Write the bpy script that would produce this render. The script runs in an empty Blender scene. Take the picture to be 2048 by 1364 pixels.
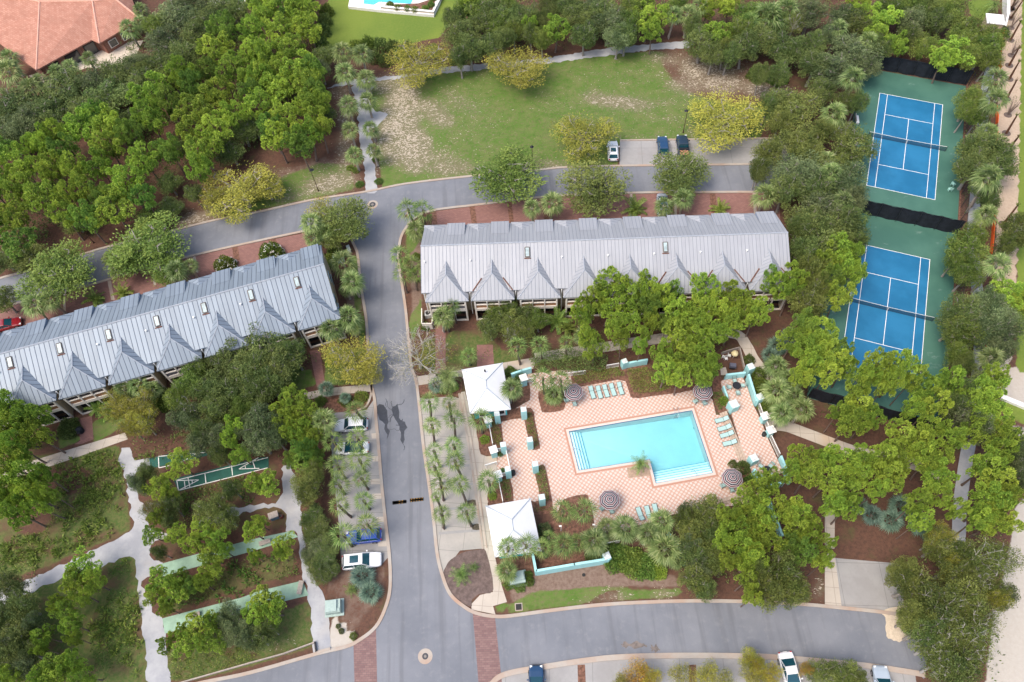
import bpy, bmesh, math, random
import numpy as np
from mathutils import Vector, Matrix
from mathutils.geometry import tessellate_polygon
R = math.radians
sc = bpy.context.scene
C = bpy.data.collections.new('place'); sc.collection.children.link(C)
random.seed(7); RNG = np.random.default_rng(11)

# ------------------------------------------------------------------ camera
FPX, HC, PIT, ROL = 1492.59, 97.449, 1.0287, -0.0806
_cp, _sp, _cr, _sr = math.cos(PIT), math.sin(PIT), math.cos(ROL), math.sin(ROL)
CF = np.array([0, _cp, -_sp]); _U = np.array([0, _sp, _cp]); _X = np.array([1., 0, 0])
CR = _cr*_X + _sr*_U; CU = -_sr*_X + _cr*_U
cam = bpy.data.objects.new('camera', bpy.data.cameras.new('camera')); C.objects.link(cam)
cam.data.sensor_width = 36; cam.data.lens = FPX/2048*36
cam.data.clip_start = 1; cam.data.clip_end = 6000
M = Matrix.Identity(4)
for i in range(3):
    M[i][0] = CR[i]; M[i][1] = CU[i]; M[i][2] = -CF[i]
M[2][3] = HC
cam.matrix_world = M; sc.camera = cam

# ------------------------------------------------------------------ light
SUN_EL, SUN_AZ = R(62), R(240)          # azimuth clockwise from +Y
w = bpy.data.worlds.new('World'); sc.world = w; w.use_nodes = True
nt = w.node_tree; bg = nt.nodes['Background']
sky = nt.nodes.new('ShaderNodeTexSky'); sky.sky_type = 'NISHITA'; sky.sun_disc = False
sky.sun_elevation = SUN_EL; sky.sun_rotation = SUN_AZ; sky.air_density = 1.0; sky.dust_density = 4.0; sky.ozone_density = 0.6
nt.links.new(sky.outputs[0], bg.inputs[0]); bg.inputs[1].default_value = 0.15
sl = bpy.data.lights.new('sun', 'SUN'); sl.energy = 1.0; sl.angle = R(26); sl.color = (1, .95, .87)
sun = bpy.data.objects.new('sun', sl); C.objects.link(sun)
sd = Vector((math.sin(SUN_AZ)*math.cos(SUN_EL), math.cos(SUN_AZ)*math.cos(SUN_EL), math.sin(SUN_EL)))
sun.rotation_euler = sd.to_track_quat('Z', 'Y').to_euler(); sun.location = (0, 0, 150)
sc.view_settings.view_transform = 'Standard'; sc.view_settings.look = 'None'
sc.view_settings.exposure = 1.05; sc.view_settings.gamma = 1
sc.cycles.max_bounces = 6; sc.cycles.diffuse_bounces = 3; sc.cycles.transparent_max_bounces = 8

# ------------------------------------------------------------------ ground geometry of the photo
def G(px, py, z=0.):
    d = CF*FPX + CR*(px-1024) - CU*(py-682)
    t = (z-HC)/d[2]
    return Vector((t*d[0], t*d[1], z))
def PX(x, y, z=0.):
    x = np.asarray(x, float); y = np.asarray(y, float)
    v = np.stack([x, y, np.zeros_like(x)+z-HC], -1)
    f = v@CF
    return 1024+FPX*(v@CR)/f, 682-FPX*(v@CU)/f, FPX/f
ZR = {'a': (0, 0, .3372), 'b': (500, 0, .3372), 'c': (1000, 0, .3372), 'd': (1500, 0, .3372), 'e': (0, 440, .3372),
      'f': (500, 440, .3372), 'g': (1000, 440, .3372), 'h': (1500, 440, .3372), 'i': (0, 900, .3401), 'j': (500, 900, .3401),
      'k': (1000, 900, .3401), 'l': (1500, 900, .3401), 'm': (900, 700, .17592), 'n': (1200, 700, .17592),
      'o': (900, 920, .19059), 'p': (1200, 920, .19531), 'q': (1380, 680, .17595), 'r': (1848, 0, .33727),
      's': (600, 780, .33708), 't': (1180, 240, .14663), 'F': (0, 0, 1.)}
def zp(k, pts):
    a, b, s = ZR[k]; return [(a+x*s, b+y*s) for x, y in pts]
def z1(k, x, y):
    a, b, s = ZR[k]; return (a+x*s, b+y*s)

# ------------------------------------------------------------------ object helpers
def tag(o, label=None, cat=None, group=None, kind=None):
    if label: o['label'] = label
    if cat: o['category'] = cat
    if group: o['group'] = group
    if kind: o['kind'] = kind
    return o
def thing(name, label, cat, loc=(0, 0, 0), rz=0., group=None):
    o = bpy.data.objects.new(name, None); C.objects.link(o); o.empty_display_size = .3
    o.location = loc; o.rotation_euler = (0, 0, rz)
    return tag(o, label, cat, group)
class MB:
    def __init__(s): s.v = []; s.f = []; s.uv = {}
    def poly(s, pts, uv=None):
        n = len(s.v); s.v += [tuple(p) for p in pts]
        if uv: s.uv[len(s.f)] = uv
        s.f.append(tuple(range(n, n+len(pts)))); return s
    def box(s, cx, cy, cz, sx, sy, sz, rz=0., top=1.):
        c, n = math.cos(rz), math.sin(rz); P = []
        for k, z in ((1, cz-sz/2), (top, cz+sz/2)):
            for a, b in ((-1, -1), (1, -1), (1, 1), (-1, 1)):
                x, y = a*sx/2*k, b*sy/2*k
                P.append((cx+c*x-n*y, cy+n*x+c*y, z))
        i = len(s.v); s.v += P
        for f in ((3, 2, 1, 0), (4, 5, 6, 7), (0, 1, 5, 4), (1, 2, 6, 5), (2, 3, 7, 6), (3, 0, 4, 7)):
            s.f.append(tuple(i+q for q in f))
        return s
    def sheet(s, pts, z=None, holes=()):
        loops = [[Vector((p[0], p[1], 0)) for p in L] for L in (pts,)+tuple(holes)]
        flat = [p for L in loops for p in L]
        i = len(s.v)
        orig = [p for L in (pts,)+tuple(holes) for p in L]
        s.v += [(p[0], p[1], z if z is not None else p[2]) for p in orig]
        for t in tessellate_polygon(loops):
            a, b, c = (flat[q] for q in t)
            if (b-a).cross(c-a).z < 0: t = t[::-1]
            s.f.append(tuple(i+q for q in t))
        return s
    def prism(s, pts, z0, z1, holes=()):
        s.sheet(pts, z1, holes)
        for L in (pts,)+tuple(holes):
            n = len(L)
            for k in range(n):
                a, b = L[k], L[(k+1) % n]
                s.poly([(a[0], a[1], z0), (b[0], b[1], z0), (b[0], b[1], z1), (a[0], a[1], z1)])
        return s
    def tube(s, pts, rad, n=7, cap=True):
        pts = [Vector(p) for p in pts]; m = len(pts)
        if not hasattr(rad, '__len__'): rad = [rad]*m
        i0 = len(s.v)
        for k, p in enumerate(pts):
            t = (pts[min(k+1, m-1)]-pts[max(k-1, 0)]).normalized()
            a = t.orthogonal().normalized() if abs(t.z) < .99 else Vector((1, 0, 0))
            if abs(t.z) < .99: a = Vector((-t.y, t.x, 0)).normalized()
            b = t.cross(a)
            for q in range(n):
                an = 2*math.pi*q/n
                s.v.append(tuple(p+(a*math.cos(an)+b*math.sin(an))*rad[k]))
        for k in range(m-1):
            for q in range(n):
                s.f.append((i0+k*n+q, i0+k*n+(q+1) % n, i0+(k+1)*n+(q+1) % n, i0+(k+1)*n+q))
        if cap:
            s.f.append(tuple(i0+(m-1)*n+q for q in range(n))); s.f.append(tuple(i0+n-1-q for q in range(n)))
        return s
    def loft(s, secs, cap=True):
        n = len(secs[0]); i0 = len(s.v)
        for S in secs: s.v += [tuple(p) for p in S]
        for k in range(len(secs)-1):
            for q in range(n):
                s.f.append((i0+k*n+q, i0+k*n+(q+1) % n, i0+(k+1)*n+(q+1) % n, i0+(k+1)*n+q))
        if cap:
            s.f.append(tuple(i0+q for q in range(n))[::-1]); s.f.append(tuple(i0+(len(secs)-1)*n+q for q in range(n)))
        return s
    def mesh(s, name, m=None, off=(0, 0, 0), smooth=False):
        me = bpy.data.meshes.new(name)
        v = [(a-off[0], b-off[1], c-off[2]) for a, b, c in s.v]
        me.from_pydata(v, [], s.f)
        if s.uv:
            L = me.uv_layers.new(name='UVMap')
            for fi, uvs in s.uv.items():
                p = me.polygons[fi]
                for k, u in zip(p.loop_indices, uvs): L.data[k].uv = u
        if m: me.materials.append(m)
        if smooth: me.polygons.foreach_set('use_smooth', [True]*len(me.polygons))
        me.update(); return me
    def build(s, name, m, parent=None, world=False, smooth=False):
        off = tuple(parent.location) if (parent and world) else (0, 0, 0)
        o = bpy.data.objects.new(name, s.mesh(name, m, off, smooth)); C.objects.link(o)
        if parent: o.parent = parent
        return o
    def alone(s, name, m, label, cat, group=None, smooth=False):     # a one-mesh thing, origin at its base
        xs = [p[0] for p in s.v]; ys = [p[1] for p in s.v]; zs = [p[2] for p in s.v]
        off = ((min(xs)+max(xs))/2, (min(ys)+max(ys))/2, min(zs))
        o = bpy.data.objects.new(name, s.mesh(name, m, off, smooth)); C.objects.link(o); o.location = off
        return tag(o, label, cat, group)
def struct(name, mb, m, kind='structure', **k):
    o = mb.build(name, m, **k); o['kind'] = kind; return o
def copy_tree(o, parent=None):
    c = o.copy(); C.objects.link(c); c.parent = parent
    for ch in o.children: copy_tree(ch, c)
    return c
def W(pts, z=0.): return [G(x, y, z) for x, y in pts]
def smooth_line(pts, n=6, closed=False):
    P = [Vector((p[0], p[1], 0)) for p in pts]; out = []; m = len(P)
    rng = range(m if closed else m-1)
    for i in rng:
        p0 = P[(i-1) % m] if (closed or i > 0) else P[0]; p1 = P[i]; p2 = P[(i+1) % m]
        p3 = P[(i+2) % m] if (closed or i+2 < m) else P[-1]
        for k in range(n):
            t = k/n
            out.append(.5*((2*p1)+(p2-p0)*t+(2*p0-5*p1+4*p2-p3)*t*t+(3*p1-p0-3*p2+p3)*t**3))
    if not closed: out.append(P[-1])
    return out
def jag(pts, amp, step=.5, seed=1):
    rn = random.Random(seed); out = []; n = len(pts)
    for i in range(n):
        a, b = pts[i], pts[(i+1) % n]; d = (b-a); L = d.length
        k = max(1, int(L/step))
        nn = Vector((-d.y, d.x, 0)).normalized() if L > 1e-6 else Vector((0, 0, 0))
        for j in range(k): out.append(a+d*(j/k)+nn*rn.uniform(-amp, amp))
    return out
def ribbon(mb, line, w, z0, z1, off=0.):
    """a strip of width w along a world polyline, offset to its left by off; top at z1, sides down to z0"""
    n = len(line); A = []; B = []
    for i in range(n):
        a = line[max(i-1, 0)]; b = line[min(i+1, n-1)]; d = Vector((b[0]-a[0], b[1]-a[1], 0)).normalized()
        nn = Vector((-d.y, d.x, 0)); p = Vector((line[i][0], line[i][1], 0))
        A.append(p+nn*(off+w/2)); B.append(p+nn*(off-w/2))
    for i in range(n-1):
        a, b, c, d = A[i], A[i+1], B[i+1], B[i]
        mb.poly([(a.x, a.y, z1), (d.x, d.y, z1), (c.x, c.y, z1), (b.x, b.y, z1)])
        mb.poly([(a.x, a.y, z0), (a.x, a.y, z1), (b.x, b.y, z1), (b.x, b.y, z0)])
        mb.poly([(d.x, d.y, z0), (c.x, c.y, z0), (c.x, c.y, z1), (d.x, d.y, z1)])
    return mb
def offset_poly(P, d):
    n = len(P); out = []
    area = sum(P[i].x*P[(i+1) % n].y-P[(i+1) % n].x*P[i].y for i in range(n))
    s = 1 if area > 0 else -1
    for i in range(n):
        a, b, c = P[i-1], P[i], P[(i+1) % n]
        u = Vector((b.x-a.x, b.y-a.y, 0)).normalized(); v = Vector((c.x-b.x, c.y-b.y, 0)).normalized()
        n1 = Vector((u.y, -u.x, 0))*s; n2 = Vector((v.y, -v.x, 0))*s
        m = (n1+n2).normalized(); k = d/max(.3, m.dot(n1))
        out.append(Vector((b.x, b.y, 0))+m*k)
    return out

# ------------------------------------------------------------------ materials
class NT:
    def __init__(s, name):
        s.m = bpy.data.materials.new(name); s.m.use_nodes = True; s.t = s.m.node_tree
        s.bsdf = s.t.nodes['Principled BSDF']; s.out = s.t.nodes['Material Output']
    def n(s, typ, ins=None, **kw):
        x = s.t.nodes.new('ShaderNode'+typ)
        for k, v in kw.items(): setattr(x, k, v)
        for k, v in (ins or {}).items():
            if isinstance(v, bpy.types.NodeSocket): s.t.links.new(v, x.inputs[k])
            else: x.inputs[k].default_value = v
        return x
    def coord(s, kind='Object'): return s.n('TexCoord').outputs[kind]
    def noise(s, vec, scale, detail=3, rough=.6):
        return s.n('TexNoise', {'Vector': vec, 'Scale': scale, 'Detail': detail, 'Roughness': rough}).outputs['Fac']
    def math(s, op, a, b=0., c=0.):
        x = s.n('Math', operation=op)
        for k, v in enumerate((a, b, c)):
            if isinstance(v, bpy.types.NodeSocket): s.t.links.new(v, x.inputs[k])
            else: x.inputs[k].default_value = v
        return x.outputs[0]
    def ss(s, v, lo, hi, a=0., b=1.):
        return s.n('MapRange', {'Value': v, 'From Min': lo, 'From Max': hi, 'To Min': a, 'To Max': b}, interpolation_type='SMOOTHSTEP').outputs[0]
    def mix(s, f, a, b, mode='MIX'):
        x = s.n('Mix', data_type='RGBA', blend_type=mode)
        for i, v in ((0, f), (6, a), (7, b)):
            if isinstance(v, bpy.types.NodeSocket): s.t.links.new(v, x.inputs[i])
            elif i == 0: x.inputs[i].default_value = v
            else: x.inputs[i].default_value = (*v, 1)
        return x.outputs[2]
    def set(s, **kw):
        for k, v in kw.items():
            k = {'col': 'Base Color', 'rough': 'Roughness', 'metal': 'Metallic', 'spec': 'Specular IOR Level', 'trans': 'Transmission Weight'}.get(k, k)
            if isinstance(v, bpy.types.NodeSocket): s.t.links.new(v, s.bsdf.inputs[k])
            else: s.bsdf.inputs[k].default_value = (*v, 1) if isinstance(v, tuple) and len(v) == 3 else v
        return s
    def bump(s, h, st=.3, d=.02):
        b = s.n('Bump', {'Height': h, 'Strength': st, 'Distance': d}); s.t.links.new(b.outputs[0], s.bsdf.inputs['Normal'])
MATS = {}
def plain(name, c, rough=.7, metal=0., var=.12, scale=3., spec=.3):
    if name in MATS: return MATS[name]
    t = NT(name); v = t.coord('Object')
    f = t.noise(v, scale, 4, .7)
    lo = tuple(x*(1-var) for x in c); hi = tuple(min(1, x*(1+var)) for x in c)
    t.set(col=t.mix(t.ss(f, .3, .7), lo, hi), rough=rough, metal=metal, spec=spec)
    MATS[name] = t.m; return t.m
def glassy(name, c):
    t = NT(name); t.set(col=c, rough=.08, spec=.8); MATS[name] = t.m; return t.m

# ground
def mat_ground():
    t = NT('ground_soil'); v = t.coord('Object')
    A = t.n('Attribute', attribute_name='ma'); B = t.n('Attribute', attribute_name='mb')
    sa = t.n('SeparateColor', {'Color': A.outputs['Color']}); sb = t.n('SeparateColor', {'Color': B.outputs['Color']})
    n1 = t.noise(v, .35, 5, .65); n2 = t.noise(v, 2.2, 5, .7); n3 = t.noise(v, 9, 3, .7); nb = t.noise(v, .09, 3, .5)
    col = t.mix(t.ss(n2, .35, .7), (.12, .062, .043), (.075, .044, .032))
    col = t.mix(t.ss(n3, .55, .8, 0, .6), col, (.25, .15, .1))
    col = t.mix(t.ss(n1, .5, .72, 0, .7), col, (.085, .085, .035))
    def lay(mask, c, col, amp=.55, n=n1):
        f = t.math('ADD', mask, t.math('MULTIPLY', t.math('SUBTRACT', t.math('MULTIPLY', t.math('ADD', n, n2), .5), .5), amp*2.2))
        f = t.math('MULTIPLY', t.ss(f, .38, .62), t.ss(mask, .02, .25))
        return t.mix(f, col, c)
    dirt = t.mix(t.ss(n2, .35, .65), (.21, .15, .118), (.15, .10, .075))
    col = lay(sb.outputs[2], dirt, col)
    scrub = t.mix(t.ss(n2, .38, .62), (.065, .105, .026), (.12, .125, .045))
    scrub = t.mix(t.ss(n1, .45, .66, 0, .85), scrub, (.12, .07, .045)); scrub = t.mix(t.ss(n3, .5, .75, 0, .5), scrub, (.035, .055, .018))
    col = lay(sb.outputs[1], scrub, col)
    grass = t.mix(t.ss(n1, .36, .66), (.085, .15, .028), (.13, .16, .05))
    grass = t.mix(t.ss(n2, .47, .66, 0, .75), grass, (.15, .125, .065)); grass = t.mix(t.ss(t.noise(v, .8, 4, .7), .5, .66, 0, .6), grass, (.06, .12, .02))
    grass = t.mix(t.ss(n3, .5, .75, 0, .35), grass, (.05, .09, .02))
    col = lay(sa.outputs[0], grass, col)
    lawn = t.mix(t.ss(nb, .35, .65), (.15, .20, .035), (.11, .165, .03)); lawn = t.mix(t.ss(n2, .4, .7, 0, .3), lawn, (.2, .22, .06))
    col = lay(sb.outputs[0], lawn, col, .15)
    sand = t.mix(t.ss(n2, .35, .7), (.44, .34, .25), (.37, .28, .20))
    sand = t.mix(t.ss(n1, .55, .75, 0, .5), sand, (.36, .28, .2))
    ys = t.n('SeparateXYZ', {'Vector': v}).outputs[1]; sand = t.mix(t.ss(ys, 62, 40), sand, t.mix(n2, (.47, .435, .385), (.36, .32, .265)))
    col = lay(sa.outputs[2], sand, col, .35)
    # limestone rubble flecks
    mp = t.n('Mapping', {'Vector': v, 'Scale': (1., 1.7, 1), 'Rotation': (0, 0, .25)}).outputs[0]
    rk = t.n('TexNoise', {'Vector': mp, 'Scale': 1.15, 'Detail': 3, 'Roughness': .62, 'Distortion': 1.1}).outputs['Fac']
    rk2 = t.n('TexNoise', {'Vector': mp, 'Scale': 2.9, 'Detail': 2, 'Roughness': .6, 'Distortion': .6}).outputs['Fac']
    rk = t.math('ADD', t.math('MULTIPLY', rk, .45), t.math('MULTIPLY', rk2, .55))
    dens = t.math('ADD', sa.outputs[1], t.math('MULTIPLY', t.math('SUBTRACT', n1, .5), 1.3))
    th_ = t.math('SUBTRACT', .66, t.math('MULTIPLY', dens, .155))
    f = t.ss(t.math('SUBTRACT', rk, th_), 0., .018)
    f = t.math('MULTIPLY', f, t.ss(sa.outputs[1], .02, .2))
    halo = t.math('MULTIPLY', t.ss(t.math('ADD', sa.outputs[1], t.math('SUBTRACT', n2, .5)), .2, .8, 0, .75), 1)
    col = t.mix(halo, col, t.mix(n2, (.13, .10, .06), (.24, .20, .14)))
    rock = t.mix(t.ss(n3, .3, .7), (.50, .44, .35), (.33, .27, .2))
    col = t.mix(f, col, rock)
    t.set(col=col, rough=.95, spec=.1); t.bump(t.math('ADD', n2, t.math('MULTIPLY', f, .6)), .5, .08)
    return t.m
def mat_asphalt():
    t = NT('asphalt'); v = t.coord('Object')
    n1 = t.noise(v, .12, 4, .6); n2 = t.noise(v, .9, 5, .7); n3 = t.noise(v, 14, 2, .8)
    col = t.mix(t.ss(n1, .3, .7), (.142, .151, .170), (.195, .202, .22))
    col = t.mix(t.ss(n2, .5, .75, 0, .5), col, (.24, .242, .25))
    st = t.n('Mapping', {'Vector': v, 'Scale': (.9, .045, 1), 'Rotation': (0, 0, R(-4))}).outputs[0]
    col = t.mix(t.ss(t.noise(st, 1., 3, .6), .5, .7, 0, .45), col, (.11, .112, .12))
    col = t.mix(t.ss(n3, .4, .8, 0, .3), col, (.12, .12, .125))
    t.set(col=col, rough=.85, spec=.25); t.bump(n3, .2, .01); return t.m
def mat_concrete(name, c, c2, slab=0., stain=(.35, .22, .12), rot=0.):
    t = NT(name); v = t.coord('Object')
    n1 = t.noise(v, .3, 5, .65); n2 = t.noise(v, 2.5, 4, .7)
    col = t.mix(t.ss(n1, .3, .7), c, c2)
    col = t.mix(t.ss(n2, .5, .8, 0, .35), col, tuple(x*.75 for x in c))
    col = t.mix(t.ss(t.noise(v, .17, 3, .5), .56, .74, 0, .5), col, stain)
    if slab:
        b = t.n('TexBrick', {'Vector': t.n('Mapping', {'Vector': v, 'Rotation': (0, 0, rot)}).outputs[0], 'Scale': 1., 'Mortar Size': .03, 'Brick Width': slab, 'Row Height': slab}, offset=0)
        col = t.mix(t.math('MULTIPLY', b.outputs['Fac'], .55), col, tuple(x*.4 for x in c))
    t.set(col=col, rough=.9, spec=.2); t.bump(n2, .15, .01); return t.m
def mat_brick(name, c, c2, mortar, rot=0., bw=.42, rh=.21, ms=.018):
    t = NT(name); v = t.coord('Object')
    b = t.n('TexBrick', {'Vector': t.n('Mapping', {'Vector': v, 'Rotation': (0, 0, rot)}).outputs[0], 'Color1': (*c, 1), 'Color2': (*c2, 1), 'Mortar': (*mortar, 1), 'Scale': 1., 'Mortar Size': ms, 'Brick Width': bw, 'Row Height': rh, 'Bias': 0.})
    n1 = t.noise(v, .5, 5, .7)
    col = t.mix(t.ss(n1, .35, .75, 0, .5), b.outputs['Color'], tuple(x*.7 for x in c))
    t.set(col=col, rough=.9, spec=.15); return t.m
def mat_tiles():
    t = NT('checker_tiles'); v = t.coord('Object')
    m = t.n('Mapping', {'Vector': v, 'Rotation': (0, 0, R(-5.3)), 'Scale': (3.1, 3.1, 3.1)}).outputs[0]
    s = t.n('SeparateXYZ', {'Vector': m})
    fx = t.math('FRACT', s.outputs[0]); fy = t.math('FRACT', s.outputs[1])
    px = t.math('FLOOR', s.outputs[0]); py = t.math('FLOOR', s.outputs[1])
    par = t.math('MODULO', t.math('ABSOLUTE', t.math('ADD', px, py)), 2.)
    d = t.math('MAXIMUM', t.math('ABSOLUTE', t.math('SUBTRACT', fx, .5)), t.math('ABSOLUTE', t.math('SUBTRACT', fy, .5)))
    dd = t.math('ADD', t.math('ABSOLUTE', t.math('SUBTRACT', fx, .5)), t.math('ABSOLUTE', t.math('SUBTRACT', fy, .5)))
    octa = t.math('MULTIPLY', t.math('LESS_THAN', d, .49), t.math('LESS_THAN', dd, .74))
    f = t.math('MULTIPLY', par, octa)
    n1 = t.noise(v, .5, 4, .6); wn = t.n('TexWhiteNoise', {'Vector': t.n('CombineXYZ', {0: px, 1: py}).outputs[0]}, noise_dimensions='2D').outputs[0]
    base = t.mix(t.ss(n1, .3, .7), (.45, .275, .21), (.49, .31, .24))
    cream = t.mix(t.math('MULTIPLY', wn, .5), (.56, .48, .42), (.51, .42, .355))
    col = t.mix(f, base, cream)
    t.set(col=col, rough=.8, spec=.2); return t.m
def mat_roof(name, c, line, pitch=.6, var=.1):
    t = NT(name); v = t.coord('UV')
    s = t.n('SeparateXYZ', {'Vector': v}); u = t.math('DIVIDE', s.outputs[0], pitch)
    fr = t.math('FRACT', u); fl = t.math('FLOOR', u)
    seam = t.math('LESS_THAN', fr, .15)
    wn = t.n('TexWhiteNoise', {'W': fl}, noise_dimensions='1D').outputs[0]
    n1 = t.noise(t.n('Mapping', {'Vector': v, 'Scale': (1.5, .25, 1)}).outputs[0], 1., 4, .7)
    n2 = t.noise(t.coord('Object'), .25, 3, .5)
    col = t.mix(wn, tuple(x*(1-var) for x in c), tuple(x*(1+var) for x in c))
    col = t.mix(t.ss(n1, .45, .8, 0, .35), col, tuple(x*.72 for x in c))
    col = t.mix(t.ss(n2, .4, .7, 0, .3), col, tuple(min(1, x*1.18) for x in c))
    col = t.mix(t.math('MULTIPLY', seam, .9), col, line)
    rib = t.math('SUBTRACT', 1., t.math('MULTIPLY', t.math('ABSOLUTE', t.math('SUBTRACT', fr, .065)), 9.))
    t.set(col=col, rough=.5, metal=.15, spec=.4); t.bump(t.math('MAXIMUM', rib, 0.), .6, .04); return t.m
def mat_leaf(name, c1, c2, c3, trans=.3, rough=.55, hv=.03):
    """c1..c3: leaf colours, picked leaf by leaf; every tree shifts a little by itself"""
    t = NT(name); g = t.n('NewGeometry'); oi = t.n('ObjectInfo')
    ramp = t.n('ValToRGB', {'Fac': g.outputs['Random Per Island']})
    e = ramp.color_ramp.elements; e[0].color = (*c1, 1); e[1].color = (*c3, 1); m = e.new(.5); m.color = (*c2, 1)
    n1 = t.math('ADD', t.math('MULTIPLY', t.noise(t.coord('Object'), .55, 2, .5), .35), t.math('MULTIPLY', t.n('Attribute', attribute_name='tone').outputs['Fac'], .65))
    col = t.mix(t.ss(n1, .5, .85, 0, .8), ramp.outputs[0], c3); col = t.mix(t.ss(n1, .5, .15, 0, .8), col, c1)
    hs = t.n('HueSaturation', {'Hue': t.math('ADD', .5-hv, t.math('MULTIPLY', oi.outputs['Random'], 2*hv)),
             'Value': t.math('ADD', .8, t.math('MULTIPLY', t.math('FRACT', t.math('MULTIPLY', oi.outputs['Random'], 7.31)), .4)), 'Color': col})
    t.set(col=hs.outputs[0], rough=rough, spec=.25)
    tr = t.n('BsdfTranslucent', {'Color': hs.outputs[0]})
    mx = t.n('MixShader', {0: trans, 1: t.bsdf.outputs[0], 2: tr.outputs[0]})
    t.t.links.new(mx.outputs[0], t.out.inputs[0]); return t.m
def mat_bark(name, c, c2):
    t = NT(name); v = t.coord('Object'); n = t.noise(v, 6, 4, .7)
    t.set(col=t.mix(t.ss(n, .3, .7), c, c2), rough=.95, spec=.1); t.bump(n, .6, .03); return t.m
M_ground = mat_ground(); M_asph = mat_asphalt()
M_conc = mat_concrete('pale_concrete', (.30, .285, .255), (.37, .34, .30), 3.2, (.42, .29, .18), R(9))
M_walk = mat_concrete('beige_pavement', (.41, .36, .30), (.47, .41, .34), 1.9, (.48, .33, .2), R(9))
M_gconc = mat_concrete('grey_concrete', (.26, .25, .24), (.31, .30, .285), 5.2, (.24, .2, .17), R(6))
M_kerb = mat_concrete('kerb_concrete', (.37, .335, .29), (.35, .26, .20), 0, (.38, .20, .12))
M_gravel = mat_concrete('crushed_gravel', (.28, .285, .30), (.40, .398, .395), 0, (.38, .35, .31))
M_brickr = mat_brick('red_brick_paving', (.27, .14, .115), (.20, .105, .09), (.15, .09, .08), R(5))
M_brickx = mat_brick('crossing_brick', (.245, .15, .135), (.17, .10, .095), (.13, .10, .095), R(3), .5, .25, .02)
M_tiles = mat_tiles()
M_white = plain('white_paint', (.74, .72, .68), .5, var=.06)
M_turq = plain('turquoise_stucco', (.34, .62, .62), .75, var=.06, scale=1.)
M_turqd = plain('turquoise_wall_paint', (.09, .5, .52), .75, var=.06, scale=1.)
M_tan = plain('tan_siding', (.40, .33, .22), .8)
M_black = plain('black_windscreen', (.012, .015, .022), .8, var=.3, scale=1.5)
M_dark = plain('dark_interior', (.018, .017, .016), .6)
M_dkmetal = plain('dark_metal', (.03, .03, .035), .4, metal=.4)
M_steel = plain('bright_steel', (.6, .6, .62), .25, metal=.9)
M_sling = plain('pale_aqua_sling', (.33, .48, .45), .8, var=.05, scale=9)
M_mulch = plain('pine_bark_mulch', (.15, .075, .05), .95, var=.45, scale=2.5)
M_wood = plain('brown_deck_wood', (.30, .15, .075), .7, var=.2, scale=5)
M_gwood = plain('weathered_wood', (.34, .29, .25), .85, var=.2, scale=4)
M_bark = mat_bark('pine_bark', (.12, .08, .06), (.22, .17, .145))
M_barkg = mat_bark('grey_bark', (.18, .16, .14), (.33, .30, .27))
M_palmbark = mat_bark('palm_bark', (.075, .055, .048), (.16, .125, .105))
M_palmbarkg = mat_bark('grey_palm_bark', (.22, .19, .165), (.36, .31, .27))
M_bleach = mat_bark('bleached_wood', (.30, .275, .25), (.42, .40, .375))
L_pine = mat_leaf('pine_needles', (.12, .21, .034), (.26, .385, .052), (.48, .60, .088), .16, hv=.014)
L_pined = mat_leaf('deep_pine_needles', (.085, .17, .038), (.17, .29, .052), (.33, .47, .08), .16, hv=.014)
L_oak = mat_leaf('oak_leaves', (.07, .11, .03), (.12, .17, .044), (.20, .245, .07), .24, hv=.014)
L_oakl = mat_leaf('light_oak_leaves', (.085, .14, .026), (.145, .215, .04), (.24, .30, .065), .28, hv=.014)
L_olive = mat_leaf('olive_oak_leaves', (.085, .118, .028), (.145, .185, .042), (.235, .265, .068), .24, hv=.012)
L_yel = mat_leaf('yellowing_leaves', (.16, .18, .032), (.30, .30, .05), (.47, .43, .075), .28, hv=.008)
L_grey = mat_leaf('grey_green_leaves', (.075, .11, .045), (.13, .175, .066), (.22, .265, .115), .26, hv=.014)
L_palm = mat_leaf('palm_fronds', (.075, .145, .03), (.15, .235, .052), (.29, .36, .11), .3, .4, hv=.012)
L_palmg = mat_leaf('grey_palm_fronds', (.10, .16, .042), (.19, .26, .08), (.34, .39, .16), .28, .4, hv=.012)
L_dead = mat_leaf('dead_fronds', (.22, .15, .08), (.32, .22, .12), (.42, .3, .16), .2)
L_hedge = mat_leaf('hedge_leaves', (.075, .135, .025), (.14, .215, .038), (.23, .30, .06), .28)
L_ora = mat_leaf('orange_leaves', (.28, .19, .035), (.40, .25, .045), (.42, .38, .06), .3)
L_blue = mat_leaf('blue_fronds', (.08, .14, .10), (.12, .19, .135), (.2, .28, .2), .2)
# ================================================================== GROUND
def seg_dist(px, py, poly):
    d = np.full(px.shape, 1e9); ins = np.zeros(px.shape, bool); n = len(poly)
    for i in range(n):
        x0, y0 = poly[i]; x1, y1 = poly[(i+1) % n]
        dx, dy = x1-x0, y1-y0; t = np.clip(((px-x0)*dx+(py-y0)*dy)/(dx*dx+dy*dy+1e-9), 0, 1)
        d = np.minimum(d, np.hypot(px-x0-t*dx, py-y0-t*dy))
        if y0 != y1:
            c = ((y0 > py) != (y1 > py)) & (px < (x1-x0)*(py-y0)/(y1-y0)+x0); ins ^= c
    return np.where(ins, d, -d)
def pmask(px, py, poly, feather=10): return np.clip(.5+seg_dist(px, py, poly)/(2*feather), 0, 1)
gx = np.concatenate([[-4000, -1200, -400, -220], np.arange(-130, 131, 1.), [220, 400, 1200, 4000]])
gy = np.concatenate([[-3000, -700, -120, -30], np.arange(0, 186, 1.), [260, 500, 1500, 5000]])
XX, YY = np.meshgrid(gx, gy); nx, ny = len(gx), len(gy)
cx_, cy_ = np.clip(XX, -130, 130), np.clip(YY, 0, 186)
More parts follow.
